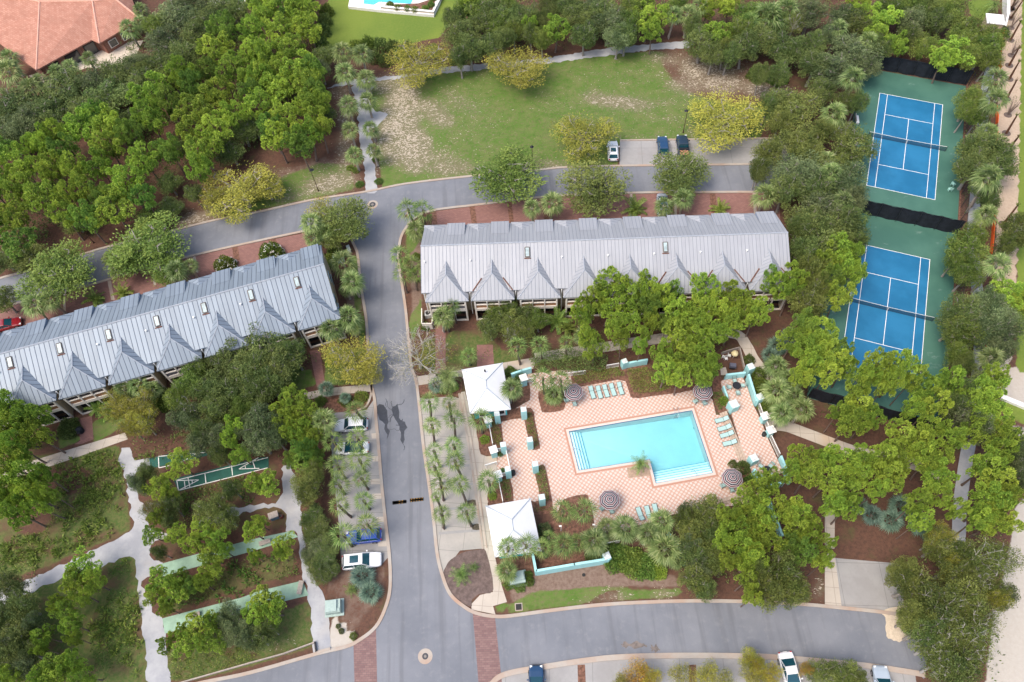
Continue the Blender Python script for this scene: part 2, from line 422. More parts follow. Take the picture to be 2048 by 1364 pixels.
ppx, ppy, _ = PX(cx_, cy_)
MA = np.zeros((ny, nx, 4)); MBm = np.zeros((ny, nx, 4)); MA[..., 3] = 1; MBm[..., 3] = 1
def paint(arr, ch, poly, val=1., feather=10): arr[..., ch] = np.maximum(arr[..., ch], val*pmask(ppx, ppy, poly, feather))
def erase(arr, ch, poly, feather=8): arr[..., ch] *= 1-pmask(ppx, ppy, poly, feather)
def ell(cx, cy, rx, ry, n=14, a=0.):
    return [(cx+rx*math.cos(t)*math.cos(a)-ry*math.sin(t)*math.sin(a), cy+rx*math.cos(t)*math.sin(a)+ry*math.sin(t)*math.cos(a)) for t in np.linspace(0, 2*math.pi, n, endpoint=False)]
# meadow
meadow = [(735, 165), (900, 140), (1100, 118), (1380, 96), (1500, 140), (1600, 170), (1600, 200), (1530, 250), (1520, 278), (1240, 282), (1235, 330), (1080, 338), (948, 350), (765, 380), (752, 260)]
paint(MA, 0, meadow, 1, 8)
paint(MA, 0, [(570, 350), (640, 325), (700, 330), (712, 380), (621, 398), (500, 425), (440, 436), (540, 370)], .9, 10)
for e_ in (ell(1430, 150, 110, 50, a=.3), ell(1560, 185, 60, 22)): erase(MA, 0, e_, 25)
# limestone rubble
for cx, cy, rx, ry, a, v in ((800, 240, 42, 95, .15, 1.), (830, 300, 40, 50, 0, .9), (870, 225, 50, 30, .6, .7), (870, 320, 60, 30, 0, .55), (785, 170, 45, 22, 0, .9), (920, 205, 55, 25, .5, .5),
        (1350, 120, 70, 18, .1, .7), (1420, 150, 70, 35, .4, .95), (1380, 170, 55, 25, 0, .7), (1530, 180, 60, 18, .2, 1.), (1240, 205, 75, 16, .1, .9), (1200, 195, 40, 14, .2, .8), (1330, 205, 60, 14, 0, .5),
        (1330, 238, 45, 10, 0, .55), (1380, 262, 40, 12, 0, .5), (1010, 215, 30, 10, 0, .3), (1190, 150, 60, 14, 0, .3), (1260, 165, 60, 12, 0, .3), (1090, 330, 45, 10, 0, .9), (1090, 190, 20, 8, 0, .45), (960, 150, 50, 10, 0, .35),
        (900, 335, 60, 22, 0, .75), (1300, 275, 90, 5, 0, .7), (690, 220, 14, 45, 0, 1.), (682, 185, 22, 16, 0, .8), (690, 300, 20, 50, 0, .75), (660, 365, 60, 22, -.15, .9), (600, 390, 60, 10, -.25, .8), (640, 340, 50, 20, 0, .35),
        (390, 440, 45, 16, -.25, 1.), (560, 345, 40, 14, 0, .3), (750, 300, 8, 60, 0, .8), (1230, 1193, 35, 12, 0, .8), (1330, 1190, 30, 12, 0, .8), (1180, 1200, 30, 6, 0, .6), (1638, 1180, 12, 22, 0, .8), (560, 1290, 50, 12, -.2, .5), (700, 1250, 20, 8, 0, .3)):
    paint(MA, 1, ell(cx, cy, rx, ry, 14, a), v, 16)
for cx, cy, rx, ry, v in ((1230, 215, 190, 45, .3), (930, 250, 90, 90, .3), (1300, 150, 160, 40, .3), (1100, 300, 60, 30, .25), (1400, 250, 90, 30, .35), (1480, 150, 60, 40, .45), (620, 370, 90, 30, .35)): paint(MA, 1, ell(cx, cy, rx, ry, 16), v, 30)
# dry ground around the rubble and the strip right of the woods
paint(MBm, 2, [(560, 330), (650, 300), (720, 330), (715, 385), (500, 430), (330, 462), (300, 450), (420, 400)], .55, 20)
# mown lawn at the top
paint(MBm, 0, [(655, 0), (905, -30), (915, 0), (905, 40), (880, 75), (790, 92), (700, 95), (632, 92), (645, 40)], 1, 3)
paint(MBm, 0, [(440, 0), (500, 0), (490, 30), (450, 22)], 1, 5)
paint(MBm, 0, [(1935, 0), (1990, 0), (1968, 42), (1940, 30)], 1, 5)
paint(MBm, 0, [(2036, -20), (2120, -20), (2100, 760), (2032, 752), (2036, 400)], 1, 2)
paint(MBm, 0, [(2010, 790), (2100, 830), (2100, 870), (2010, 835)], .8, 4)
# lower-left scrub
paint(MBm, 1, [(-150, 940), (240, 890), (262, 1060), (100, 1130), (-150, 1220)], 1, 12)
paint(MBm, 1, [(-150, 1210), (120, 1150), (270, 1090), (290, 1230), (310, 1420), (-150, 1420)], 1, 10)
paint(MBm, 1, [(330, 1300), (620, 1200), (640, 1290), (500, 1335), (380, 1364), (330, 1364)], .9, 10)
paint(MBm, 1, [(320, 950), (560, 930), (600, 1060), (330, 1110), (290, 1010)], .45, 15)
paint(MBm, 1, [(330, 1160), (600, 1090), (605, 1150), (330, 1235)], .55, 10)
erase(MBm, 1, ell(130, 960, 60, 30), 25); erase(MBm, 1, ell(60, 1040, 50, 30), 25)
# lawns beside the main road, behind the townhouses
for P_ in ([(655, 690), (735, 700), (742, 768), (650, 772)], [(560, 720), (625, 740), (632, 770), (590, 785)], [(700, 520), (716, 500), (728, 640), (733, 700), (722, 690)],
           [(812, 455), (845, 440), (842, 480), (815, 520)], [(815, 650), (840, 590), (845, 640), (822, 690)],
           zp('e', [(520, 1200), (690, 1150), (780, 1190), (560, 1330)]), zp('e', [(340, 1240), (480, 1280), (480, 1310), (340, 1364)]), [(755, 1100), (760, 1110), (750, 1110)],
           zp('k', [(110, 870), (300, 815), (560, 810), (700, 820), (560, 870), (430, 930), (60, 960), (0, 960)]), zp('k', [(700, 810), (1080, 810), (1080, 870), (900, 880), (700, 890)]), [(986, 1206), (1020, 1210), (1020, 1228), (990, 1228)]):
    paint(MA, 0, P_, .95, 5)
paint(MBm, 1, zp('f', [(1020, 700), (1180, 700), (1180, 880), (1000, 900)]), .9, 6); paint(MBm, 1, zp('f', [(1165, 650), (1400, 660), (1500, 760), (1600, 800), (1700, 870), (1270, 880), (1170, 860)]), .8, 8)
paint(MBm, 2, zp('k', [(40, 740), (640, 620), (1080, 760), (1080, 800), (560, 810), (60, 900)]), .95, 8)
# pale sand: building strip, beach, blobs
paint(MA, 2, [(2010, -30), (2045, -30), (2036, 420), (2032, 590), (2020, 730), (2100, 770), (2100, 830), (2010, 800), (1975, 770), (1985, 640), (1995, 430), (1996, 150)], 1, 3)
paint(MA, 2, [(2030, 1010), (2100, 960), (2140, 1420), (1965, 1420), (1985, 1240), (2020, 1100)], 1, 10)
paint(MA, 2, [(2010, 840), (2100, 850), (2100, 960), (2030, 950)], .55, 12)
paint(MA, 2, zp('j', [(465, 980), (520, 1000), (640, 1110), (600, 1150), (540, 1220), (470, 1180)]), 1, 4)
paint(MBm, 2, [(660, 1110), (770, 1110), (775, 1190), (700, 1280), (665, 1230), (640, 1150)], .5, 6)
paint(MBm, 2, ell(925, 1155, 45, 50), .9, 4)
paint(MBm, 2, [(815, 480), (850, 470), (845, 650), (820, 660)], .7, 6)
paint(MBm, 2, [(690, 580), (722, 575), (728, 620), (690, 640)], .8, 5)
pool_cut = [(1120, 850), (1400, 800), (1445, 960), (1300, 985), (1150, 955)]
gv = np.stack([XX.ravel(), YY.ravel(), np.zeros(XX.size)], -1)
ii, jj = np.meshgrid(np.arange(nx-1), np.arange(ny-1))
cpx, cpy, _ = PX(np.clip((gx[ii]+gx[ii+1])/2, -130, 130), np.clip((gy[jj]+gy[jj+1])/2, 0, 186))
keep = seg_dist(cpx, cpy, pool_cut) < -2
a_ = (jj*nx+ii)[keep]; fc = np.stack([a_, a_+1, a_+1+nx, a_+nx], -1)
me = bpy.data.meshes.new('ground'); me.from_pydata(gv.tolist(), [], fc.tolist())
for nm, arr in (('ma', MA), ('mb', MBm)):
    at = me.attributes.new(nm, 'FLOAT_COLOR', 'POINT'); at.data.foreach_set('color', arr.reshape(-1).astype(np.float32))
me.materials.append(M_ground); g_ = bpy.data.objects.new('ground', me); C.objects.link(g_); g_['kind'] = 'structure'

# ================================================================== ROADS, KERBS, PATHS
N_up = [(-140, 598), (-60, 578), (0, 557), (67, 539), (175, 506), (216, 494), (344, 462), (432, 440), (500, 428), (621, 401), (736, 383), (814, 367.5), (948, 352), (1074, 340.6), (1128, 335), (1239, 332), (1360, 330.5), (1479, 329), (1560, 328), (1660, 330)]
S_up = [(1660, 388), (1509, 384.5), (1380, 385), (1266, 386), (1100, 393), (958, 409.5), (900, 416), (867, 421), (840, 430), (822, 443), (813, 455), (804, 470), (799, 490), (797.5, 524), (805, 575), (812, 625), (822, 727), (832, 760), (837, 797), (842, 845), (848, 900), (857, 961), (867, 1036), (874, 1104), (884, 1148), (901, 1189), (932, 1216), (955, 1227), (986, 1232.6), (1020, 1232), (1102, 1221), (1204, 1209.6), (1306, 1204), (1390, 1202), (1480, 1203), (1595, 1208), (1684, 1216), (1769, 1225), (1850, 1236)]
S_lo = [(1850, 1350), (1830, 1346), (1738, 1332), (1636, 1322), (1527, 1313), (1476, 1312), (1390, 1311), (1306, 1312), (1204, 1317), (1068, 1337), (1010, 1349), (985, 1366), (965, 1400)]
W_lo = [(270, 1402), (330, 1385), (401, 1366), (500, 1345.5), (632, 1308), (690, 1294), (717.7, 1281), (751.7, 1253.7), (772, 1213), (780.6, 1172), (779, 1111), (772, 1049.6), (763.6, 968), (758, 900), (753, 845), (749.5, 800), (743, 767), (736, 693), (733, 642), (722.5, 575), (716, 514), (710, 494), (697, 472), (672, 460), (640, 458)]
S_le = [(611, 462), (500, 485.5), (384, 512), (260, 546), (182, 570), (100, 592), (34, 607), (-60, 632), (-140, 655)]
road_px = N_up+S_up+S_lo+[(955, 1500), (700, 1560), (200, 1520)]+W_lo+S_le
road_w = smooth_line(W(road_px), 4, True)
rb = MB().sheet([(p.x, p.y) for p in road_w], .012); struct('road', rb, M_asph)
def kerb(px, w=.42, h=.13, off=0.):
    mb = MB(); ribbon(mb, smooth_line(W(px), 5), w, 0., h, off); struct('kerb', mb, M_kerb)
kerb(N_up, .4); kerb(S_up, .42); kerb([(1850, 1350)]+S_lo[1:], .62); kerb(W_lo[1:-1], .42); kerb(S_le, .4)
kerb([(743, 767), (742, 790), (733, 812), (715, 822), (700, 826)], .3)
def sheet(name, px, z, m, sm=0, jagged=0., kind='structure'):
    P = W(px)
    if sm: P = smooth_line(P, sm, True)
    if jagged: P = jag([Vector((p.x, p.y, 0)) for p in P], jagged, .45)
    mb = MB().sheet([(p.x, p.y) for p in P], z); return struct(name, mb, m, kind)
# parking and pavements
sheet('parking_area', [(1240, 281), (1380, 279), (1530, 277), (1620, 278), (1620, 328), (1479, 328.5), (1239, 331.5)], .008, M_gconc)
kerb([(1240, 281), (1380, 279), (1530, 277), (1620, 278)], .3)
sheet('parking_area', [(664, 826), (733, 820), (747, 800), (753, 845), (763, 968), (772, 1050), (779, 1112), (760, 1132), (682, 1122), (679, 1060), (672, 1000), (666, 940), (662, 880)], .008, M_gconc)
sheet('parking_area', [(835, 797), (905, 793), (928, 800), (945, 880), (962, 990), (966, 1097), (920, 1101), (884, 1148), (872, 1100), (857, 961), (846, 880)], .008, M_conc)
sheet('parking_area', [(1000, 1350), (1068, 1338), (1204, 1318), (1306, 1313), (1476, 1313), (1527, 1314), (1636, 1323), (1738, 1333), (1830, 1347), (1850, 1480), (1000, 1500)], .008, M_gconc)
sheet('parking_area', zp('l', [(500, 635), (880, 668), (910, 700), (900, 960), (790, 952), (540, 928)]), .008, M_gconc)
sheet('pavement', zp('l', [(440, 600), (497, 610), (540, 930), (440, 912)]), .012, M_walk)
sheet('pavement', zp('l', [(440, 300), (500, 300), (497, 580), (440, 580)]), .010, M_walk)
sheet('pavement', [(916, 785), (930, 783), (941, 828), (953.6, 858), (961, 907), (993, 911), (996, 945), (975, 1008), (990, 1114), (1003, 1170), (1014, 1204), (986, 1212), (991, 1229), (943, 1219), (943, 1208), (960, 1190), (986, 1184), (977, 1130), (966, 1090), (950, 990), (939, 900)], .014, M_walk)
sheet('pavement', [(834, 753), (922, 740), (1009, 725), (1074, 714), (1066, 738), (1010, 746), (926, 757), (835, 771)], .012, M_walk)
sheet('pavement', [(608, 786), (660, 776), (744, 768), (745, 783), (690, 788), (612, 799)], .012, M_walk)
sheet('pavement', zp('e', [(-40, 1500), (400, 1364), (740, 1262), (760, 1300), (420, 1420)])+[(20, 960), (-20, 975)], .012, M_walk)
def strip_path(name, px, w, z, m, j=0.):
    L = smooth_line(W(px), 5); mb = MB(); ribbon(mb, L, w, 0, z)
    return struct(name, mb, m)
strip_path('pavement', [(1070, 716), (1160, 702), (1300, 680), (1400, 668), (1470, 668), (1492, 690), (1505, 715), (1522, 742), (1530, 790), (1540, 835)], 1.7, .014, M_walk)
strip_path('pavement', [(1534, 850), (1570, 852), (1610, 866), (1660, 885), (1711, 903), (1770, 915), (1833, 930), (1880, 950)], 1.7, .016, M_walk)
def gpath(px, z=.02, jg=.22): sheet('gravel_path', px, z, M_gravel, 3, jg)
gpath([(722, 165), (703, 175), (712, 200), (716, 235), (720, 280), (728, 330), (732, 383), (755, 380), (748, 330), (745, 290), (744, 262), (758, 250), (776, 228), (750, 222), (740, 205), (738, 185), (748, 170)])
gpath([(660, 175), (700, 160), (800, 150), (880, 136), (960, 128), (1100, 115), (1200, 98), (1300, 88), (1376, 82), (1382, 95), (1300, 100), (1200, 113), (1100, 126), (960, 140), (850, 150), (760, 162), (665, 174)], .016)
gpath(zp('i', [(720, -10), (697, 60), (740, 160), (755, 280), (775, 400), (778, 470), (640, 550), (500, 612), (350, 680), (130, 775), (-60, 860), (-60, 950), (150, 848), (400, 745), (600, 685), (700, 643), (780, 637), (800, 700), (815, 850), (835, 1000), (855, 1200), (885, 1400), (1000, 1400), (985, 1250), (970, 1120), (960, 1000), (900, 950), (860, 850), (835, 775), (945, 700), (945, 655), (890, 640), (885, 560), (980, 520), (970, 480), (875, 460), (850, 350), (810, 250), (790, 150), (830, 108), (880, 88), (880, 55), (800, 55), (760, -10)]), .018)
gpath(zp('j', [(190, 110), (190, 250), (150, 310), (0, 325), (-110, 345), (-300, 420), (-280, 450), (-110, 400), (0, 362), (190, 345), (215, 470), (280, 490), (290, 600), (310, 720), (340, 850), (360, 1020), (375, 1190), (475, 1170), (465, 990), (455, 900), (400, 800), (350, 700), (325, 600), (310, 470), (300, 330), (285, 220), (245, 120), (230, 90)]), .022)
for L_, w_ in (([(1985, 120), (1972, 180), (1962, 280), (1950, 400), (1945, 470), (1952, 560), (1962, 640), (1956, 740), (1945, 850), (1932, 920), (1920, 1010), (1917, 1075), (1905, 1180), (1880, 1260)], 1.7),):
    strip_path('gravel_path', L_, w_, .02, M_gravel)
# brick drives behind the townhouses, brick walks in front, crossings
sheet('brick_drive', [(869, 423), (958, 411), (1100, 395), (1266, 388), (1509, 386), (1560, 388), (1560, 470), (860, 470)], .008, M_brickr)
sheet('brick_drive', [(611, 466), (628, 500), (640, 540), (0, 720), (-90, 750), (-90, 644), (34, 609), (182, 572), (260, 548), (384, 514), (500, 487.5)], .008, M_brickr)
for a, b, w in (((868, 423), (872, 462), .9), ((944, 412), (950, 455), 1.1), ((1018, 402), (1025, 455), .9), ((1262, 388), (1262, 450), .5), ((1425, 387), (1431, 450), 1.2), ((1508, 386), (1512, 445), .6), ((1090, 395), (1094, 450), 1.), ((1350, 387), (1352, 450), .5),
                ((544, 478), (556, 520), 1.6), ((388, 513), (394, 545), .6), ((218, 560), (226, 600), .7), ((470, 494), (474, 520), 1.2), ((128, 585), (130, 640), .5), ((305, 536), (310, 570), .5)):
    sheet('divider_strip', [(a[0]-w*5, a[1]), (a[0]+w*5, a[1]), (b[0]+w*5, b[1]), (b[0]-w*5, b[1])], .012, M_kerb if w < .8 else M_mulch)
sheet('brick_path', [(619, 702), (640, 699), (650, 768), (634, 775)], .012, M_brickr)
sheet('brick_path', zp('e', [(465, 1180), (545, 1160), (555, 1300), (480, 1330), (440, 1330), (475, 1310)]), .012, M_brickr)
sheet('brick_path', zp('f', [(1100, 620), (1160, 620), (1160, 960), (1100, 960)]), .012, M_brickr)
sheet('brick_path', zp('f', [(1345, 740), (1440, 740), (1450, 900), (1345, 900)]), .011, M_brickr)
sheet('brick_crossing', [(707, 1287), (730, 1272), (752, 1255.5), (755, 1400), (710, 1400)], .018, M_brickx)
sheet('brick_crossing', [(945.5, 1226), (968, 1230), (990, 1234.5), (1004, 1366), (960, 1400)], .018, M_brickx)
# ragged sand washed over the road end
sheet('sand_patch', zp('l', [(780, 965), (800, 1000), (795, 1060), (815, 1105), (860, 1125), (905, 1118), (960, 1090), (980, 900), (890, 915), (800, 940)]), .022, plain('wash_sand', (.52, .43, .32), .95), 3, .12)
# tar patches / water stain on the road
M_wet = plain('wet_tar_stain', (.035, .038, .045), .35, var=.2, spec=.5)
def stain(px): sheet('wet_stain', px, .018, M_wet, 2, .2)
stain(zp('f', [(745, 1105), (790, 1100), (815, 1130), (815, 1180), (825, 1250), (815, 1300), (800, 1240), (790, 1190), (755, 1170)]))
stain(zp('f', [(835, 1120), (865, 1105), (872, 1080), (876, 1110), (890, 1170), (915, 1200), (930, 1230), (915, 1280), (912, 1364), (905, 1340), (890, 1260), (868, 1200), (850, 1160)]))
rn_ = random.Random(8)
for k, (x, y) in enumerate(((835, 1125), (870, 1095), (850, 1160), (800, 1120), (820, 1240), (905, 1180), (925, 1240), (800, 1180), (880, 1110), (830, 1200))):
    a = rn_.uniform(0, 6.28); P_ = [Vector((*G(*z1('f', x, y)).xy, 0))]
    for _ in range(7): a += rn_.uniform(-.9, .9); P_.append(P_[-1]+Vector((math.cos(a), math.sin(a), 0))*rn_.uniform(.15, .4))
    mb = MB(); ribbon(mb, P_, rn_.uniform(.05, .13), .012, .0185+k*.0004); struct('wet_stain', mb, M_wet)
for x0, y0, x1 in ((424, 272, 470), (430, 408, 478), (418, 543, 474), (428, 630, 480), (455, 768, 495), (462, 912, 512)):
    sheet('divider_strip', zp('s', [(x0, y0-14), (x1, y0-16), (x1+2, y0+16), (x0+2, y0+16)]), .013+x0*1e-6, M_walk, 0, .03)
for x0, y0, x1, y1 in ((1050, 100, 1290, 90), (1060, 200, 1310, 200), (1080, 350, 1330, 340), (1110, 490, 1365, 470)):
    mb = MB(); ribbon(mb, W(zp('j', [(x0, y0), (x1, y1)])), .35, 0, .014); struct('divider_strip', mb, M_gconc)
kerb([(918, 787), (928, 840), (939, 900), (952, 990), (966, 1098)], .28, .1); kerb([(926, 786), (936, 840), (947, 900), (960, 990), (974, 1096)], .16, .1)
for x, y in ((1310, 310), (1335, 452)):
    sheet('mulch_bed', zp('j', [(x-25, y-14), (x+22, y-14), (x+22, y+16), (x-25, y+16)]), .03, plain('dark_planter_soil', (.08, .065, .045), .95, var=.4, scale=5), 2, .05)
for (cx, cy, rx, ry) in ((1310, 1315-18, 9, 7), (1268, 1290, 26, 6)): sheet('oil_stain', ell(cx, cy, rx, ry), .018, plain('oil_stain', (.15, .125, .11), .8, var=.3, scale=1.5), 2, .2)
sheet('mulch_bed', zp('j', [(1150, 690), (1180, 645), (1260, 600), (1340, 588), (1388, 595), (1432, 820), (1350, 845), (1305, 880), (1296, 922), (1180, 848), (1140, 730)]), .022, plain('grey_brown_soil', (.125, .09, .078), .95, var=.3, scale=1.5), 3)
# mulch dividers in the bottom parking
for x0 in (1155, 1377): sheet('mulch_bed', [(x0, 1330), (x0+15, 1329), (x0+18, 1400), (x0+2, 1400)], .014, M_mulch)
sheet('mulch_bed', zp('f', [(1000, 985), (1090, 965), (1240, 930), (1258, 950), (1255, 1010), (1230, 1045), (1120, 1050), (1040, 1060), (1005, 1020)]), .02, M_mulch, 3)
sheet('mulch_bed', [(634, 799), (655, 793), (742, 786), (742, 797), (733, 812), (700, 822), (664, 826), (650, 835)], .02, M_mulch, 2)
# bocce and shuffleboard lanes
M_teal = plain('dark_green_court_paint', (.016, .085, .064), .7, var=.15, scale=.7)
M_mint = plain('pale_green_court_paint', (.25, .37, .27), .8, var=.14, scale=.6)
def lane(px, m, label, lines=None, z=.03):
    c = G(sum(p[0] for p in px)/len(px), sum(p[1] for p in px)/len(px))
    t = thing('games_lane', label, 'court', c, group='games lanes between the pines')
    MB().sheet(W(px), z).build('lane_surface', m, t, True)
    if lines:
        mb = MB()
        for a, b in lines:
            ribbon(mb, W([a, b]), .1, z, z+.006)
        mb.build('lane_line', M_white, t, True)
    return t
lane(zp('i', [(878, 50), (1000, 22), (1290, -10), (1320, 10), (1000, 85), (885, 110)]), M_teal, 'dark green shuffleboard lane nearest the left townhouses, mostly under pines',
     [(z1('i', 932, 38), z1('i', 1290, 8)), (z1('i', 935, 105), z1('i', 1000, 92)), (z1('i', 932, 38), z1('i', 935, 105)), (z1('i', 1060, 75), z1('i', 1150, 25))])
lane(zp('i', [(1020, 170), (1529, 45), (1580, 40), (1580, 105), (1529, 112), (1050, 245)]), M_teal, 'dark green shuffleboard lane with white triangular scoring marks at both ends',
     [(z1('i', a, b), z1('i', c, d)) for a, b, c, d in ((1040, 178, 1575, 45), (1050, 238, 1575, 105), (1040, 178, 1050, 238), (1105, 160, 1118, 222), (1205, 135, 1212, 198), (1362, 92, 1368, 150), (1170, 176, 1050, 238), (1170, 176, 1045, 180), (1405, 112, 1520, 45), (1405, 112, 1525, 108), (1485, 62, 1500, 108), (1440, 88, 1445, 110), (1085, 185, 1090, 228), (1130, 178, 1132, 200))])
lane([(321, 1128), (450, 1093), (520, 1075), (585, 1061.5), (596, 1074), (520, 1098), (325, 1153)], M_mint, 'long pale green bocce lane, upper of the two mint lanes')
lane(zp('i', [(955, 990), (1420, 868)])+zp('j', [(50, 830), (310, 768), (345, 855), (220, 885)])+zp('i', [(1300, 990), (970, 1080)]), M_mint, 'pale green bocce lane ending by the utility cabinet, lower of the two mint lanes')
for nm, k, x, y, L1, rz, lab in (('bench', 'j', 92, 547, 1.5, .25, 'small pale slatted bench on the upper mint bocce lane'), ('bench', 'j', 300, 812, 1.7, 1.45, 'small grey bench standing at the end of the lower mint bocce lane'), ('bench', 'i', 1150, 975, 1.4, .25, 'pale bench half hidden by pines on the lower mint lane')):
    t = thing(nm, lab, 'bench', G(*z1(k, x, y), 0.03), rz)
    mb = MB()
    for q in range(4): mb.box(0, -.24+q*.16, .44, L1, .13, .04)
    mb.build('seat', M_gwood, t)
    for s_ in (-1, 1): MB().box(s_*L1*.38, 0, .21, .1, .5, .42).build('leg', M_gwood, t)

# ================================================================== TOWNHOUSES
M_rfront = mat_roof('metal_roof', (.205, .240, .275), (.07, .09, .12), .68)
M_rrear = M_rfront
M_rfrontR = mat_roof('sunfaded_metal_roof', (.305, .31, .322), (.205, .215, .235), .55, .05)
M_rust = plain('rusty_flashing', (.14, .065, .045), .8, var=.3)
M_glass = glassy('window_glass', (.03, .04, .045)); M_sky = plain('skylight_pane', (.30, .37, .37), .35, var=.25, scale=1.5, spec=.4)
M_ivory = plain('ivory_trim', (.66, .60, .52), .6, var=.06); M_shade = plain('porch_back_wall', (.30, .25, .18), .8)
UW = 6.86
def rface(mb, pts, up):
    """roof face with UV: u along the horizontal of the plane, v up the slope"""
    a, b, c = Vector(pts[0]), Vector(pts[1]), Vector(pts[2]); n = (b-a).cross(c-a).normalized()
    if n.z < 0: pts = pts[::-1]; n = -n
    h = Vector((-n.y, n.x, 0)).normalized(); s = n.cross(h)
    mb.poly(pts, [(Vector(p).dot(h), Vector(p).dot(s)) for p in pts])
def townhouses(name, label, loc, rz, nunits, x0, skys, mroof, vents, side_windows, fullr):
    t = thing(name, label, 'building', loc, rz)
    L = nunits*UW; xa, xb = x0, x0+L
    # body
    mb = MB(); mb.box((xa+xb)/2, .0, 3.0, L-.3, 11.7, 6.0); 
    mb.poly([(xa+.2, -5.8, 6), (xa+.2, 5.8, 6), (xa+.2, 0, 8.8)]); mb.poly([(xb-.2, 5.8, 6), (xb-.2, -5.8, 6), (xb-.2, 0, 8.8)])
    mb.build('wall', M_tan, t)
    r = MB()
    rface(r, [(xa, -6.6, 6.07), (xb, -6.6, 6.07), (xb, 0, 9), (xa, 0, 9)], 1)
    rface(r, [(xb, 6.1, 6.29), (xa, 6.1, 6.29), (xa, 0, 9), (xb, 0, 9)], 1)
    for x in (xa, xb):   # barge boards
        for y, z in ((-6.6, 6.07), (6.1, 6.29)):
            r.poly([(x, 0, 8.99), (x, y, z), (x, y, z-.22), (x, 0, 8.75)])
    r.poly([(xa, -6.6, 6.07), (xb, -6.6, 6.07), (xb, -6.6, 5.87), (xa, -6.6, 5.87)]); r.poly([(xa, 6.1, 6.29), (xb, 6.1, 6.29), (xb, 6.1, 6.07), (xa, 6.1, 6.07)])
    ro = r.build('roof', mroof, t)
    rc = MB(); rc.tube([(xa, 0, 9.02), (xb, 0, 9.02)], .11, 6); rc.build('ridge_cap', plain('ridge_cap_metal', (.31, .33, .36), .45), ro)
    for i in range(nunits):
        X = x0+i*UW; ax = X+3.85
        g = MB(); H, E = 8.02, 5.5
        rface(g, [(ax, -2.2, H), (ax, -4.8, H), (ax-3.22, -7.9, E), (ax-3.22, -5.9, E)], 1)
        rface(g, [(ax, -2.2, H), (ax, -4.8, H), (ax+3.22, -7.9, E), (ax+3.22, -5.9, E)], 1)
        rface(g, [(ax, -4.8, H), (ax-3.22, -7.9, E), (ax+3.22, -7.9, E)], 1)
        for a, b in (((ax-3.22, -7.9), (ax+3.22, -7.9)), ((ax-3.22, -7.9), (ax-3.22, -5.9)), ((ax+3.22, -5.9), (ax+3.22, -7.9))):
            g.poly([(*a, E), (*b, E), (*b, E-.2), (*a, E-.2)])
        gg = g.build('front_roof', mroof, t)
        cp = MB()
        for s_ in (-1, 1): cp.tube([(ax, -4.8, H+.01), (ax+s_*3.22, -7.9, E+.02)], .07, 5)
        cp.tube([(ax, -2.2, H+.01), (ax, -4.8, H+.01)], .07, 5)
        cp.build('ridge_cap', MATS['ridge_cap_metal'], gg)
        if i in fullr:
            for s_ in (-1, 1): MB().tube([(ax+s_*1.6, -4.85, 6.9), (ax+s_*3.0, -6.65, 6.13)], .10, 4).build('rusty_valley', M_rust, t)
        # gutter and downpipe between front gables
        MB().tube([(X+.42, -6.7, 5.9), (X+.42, -6.75, .3)], .07, 6).build('downpipe', M_white, t)
        # rear shed dormer + low hipped dormer
        s = MB(); sx = X-.1 if True else X; a, b = sx+3.8-.05, sx+6.55
        rface(s, [(a, 6.0, 6.9), (b, 6.0, 6.9), (b, 2.9, 7.74), (a, 2.9, 7.74)], 1)
        s.build('dormer_roof', mroof, t)
        MB().box((a+b)/2, 4.65, 6.5, b-a-.15, 2.9, .1).poly([(a+.06, 2.95, 7.7), (a+.06, 5.93, 6.88), (a+.06, 5.93, 6.2), (a+.06, 2.95, 7.5)]).poly([(b-.06, 2.95, 7.7), (b-.06, 5.93, 6.88), (b-.06, 5.93, 6.2), (b-.06, 2.95, 7.4)]).poly([(a, 5.93, 6.88), (b, 5.93, 6.88), (b, 5.93, 6.0), (a, 5.93, 6.0)]).build('dormer_wall', plain('shaded_dormer_siding', (.22, .26, .33), .7), t)  # dormer walls coloured darker, so their shadow side is in the paint
        gx_ = X-.2+.0; a, b, m_ = X+6.75-UW, X+10.4-UW, X+8.5-UW
        h = MB()
        rface(h, [(m_, 3.9, 7.2), (m_, 5.35, 7.2), (a, 6.25, 6.33), (a, 5.6, 6.4)], 1)
        rface(h, [(m_, 3.9, 7.2), (m_, 5.35, 7.2), (b, 6.25, 6.33), (b, 5.6, 6.4)], 1)
        rface(h, [(m_, 5.35, 7.2), (a, 6.25, 6.33), (b, 6.25, 6.33)], 1)
        h.build('low_dormer_roof', mroof, t)
        # front porch: frame of posts and beams, openings, floors
        X0, X1 = ax-2.75, ax+2.65; Y = -7.75
        f = MB()
        for k in range(4):
            x = X0+(X1-X0)*k/3; f.box(x, Y, 2.62, .24 if k in (0, 3) else .17, .22, 5.24)
        for z, hh in ((2.95, .62), (4.17, .15), (5.17, .2), (.12, .24)):
            f.box((X0+X1)/2, Y+.003, z, X1-X0, .19, hh)
        f.build('porch_frame', M_ivory, t)
        rail = MB(); rail.box((X0+X1)/2, Y+.06, 3.68, X1-X0-.2, .05, .82)
        rail.build('porch_rail', M_wood if (i % 4) else plain('grey_rail', (.12, .11, .12), .6), t)
        MB().box((X0+X1)/2, Y+1.02, 3.17, X1-X0-.06, 1.75, .1).build('porch_floor', M_gwood, t)
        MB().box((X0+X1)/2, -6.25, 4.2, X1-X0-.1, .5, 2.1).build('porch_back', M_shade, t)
        MB().box((X0+X1)/2, -6.3, 1.45, X1-X0-.1, .6, 2.7).box((X0+X1)/2, Y+.35, .16, X1-X0-.3, .5, .06).build('ground_floor_shade', M_dark, t)  # solid dark boxes: shade of the lower porch interior given by colour
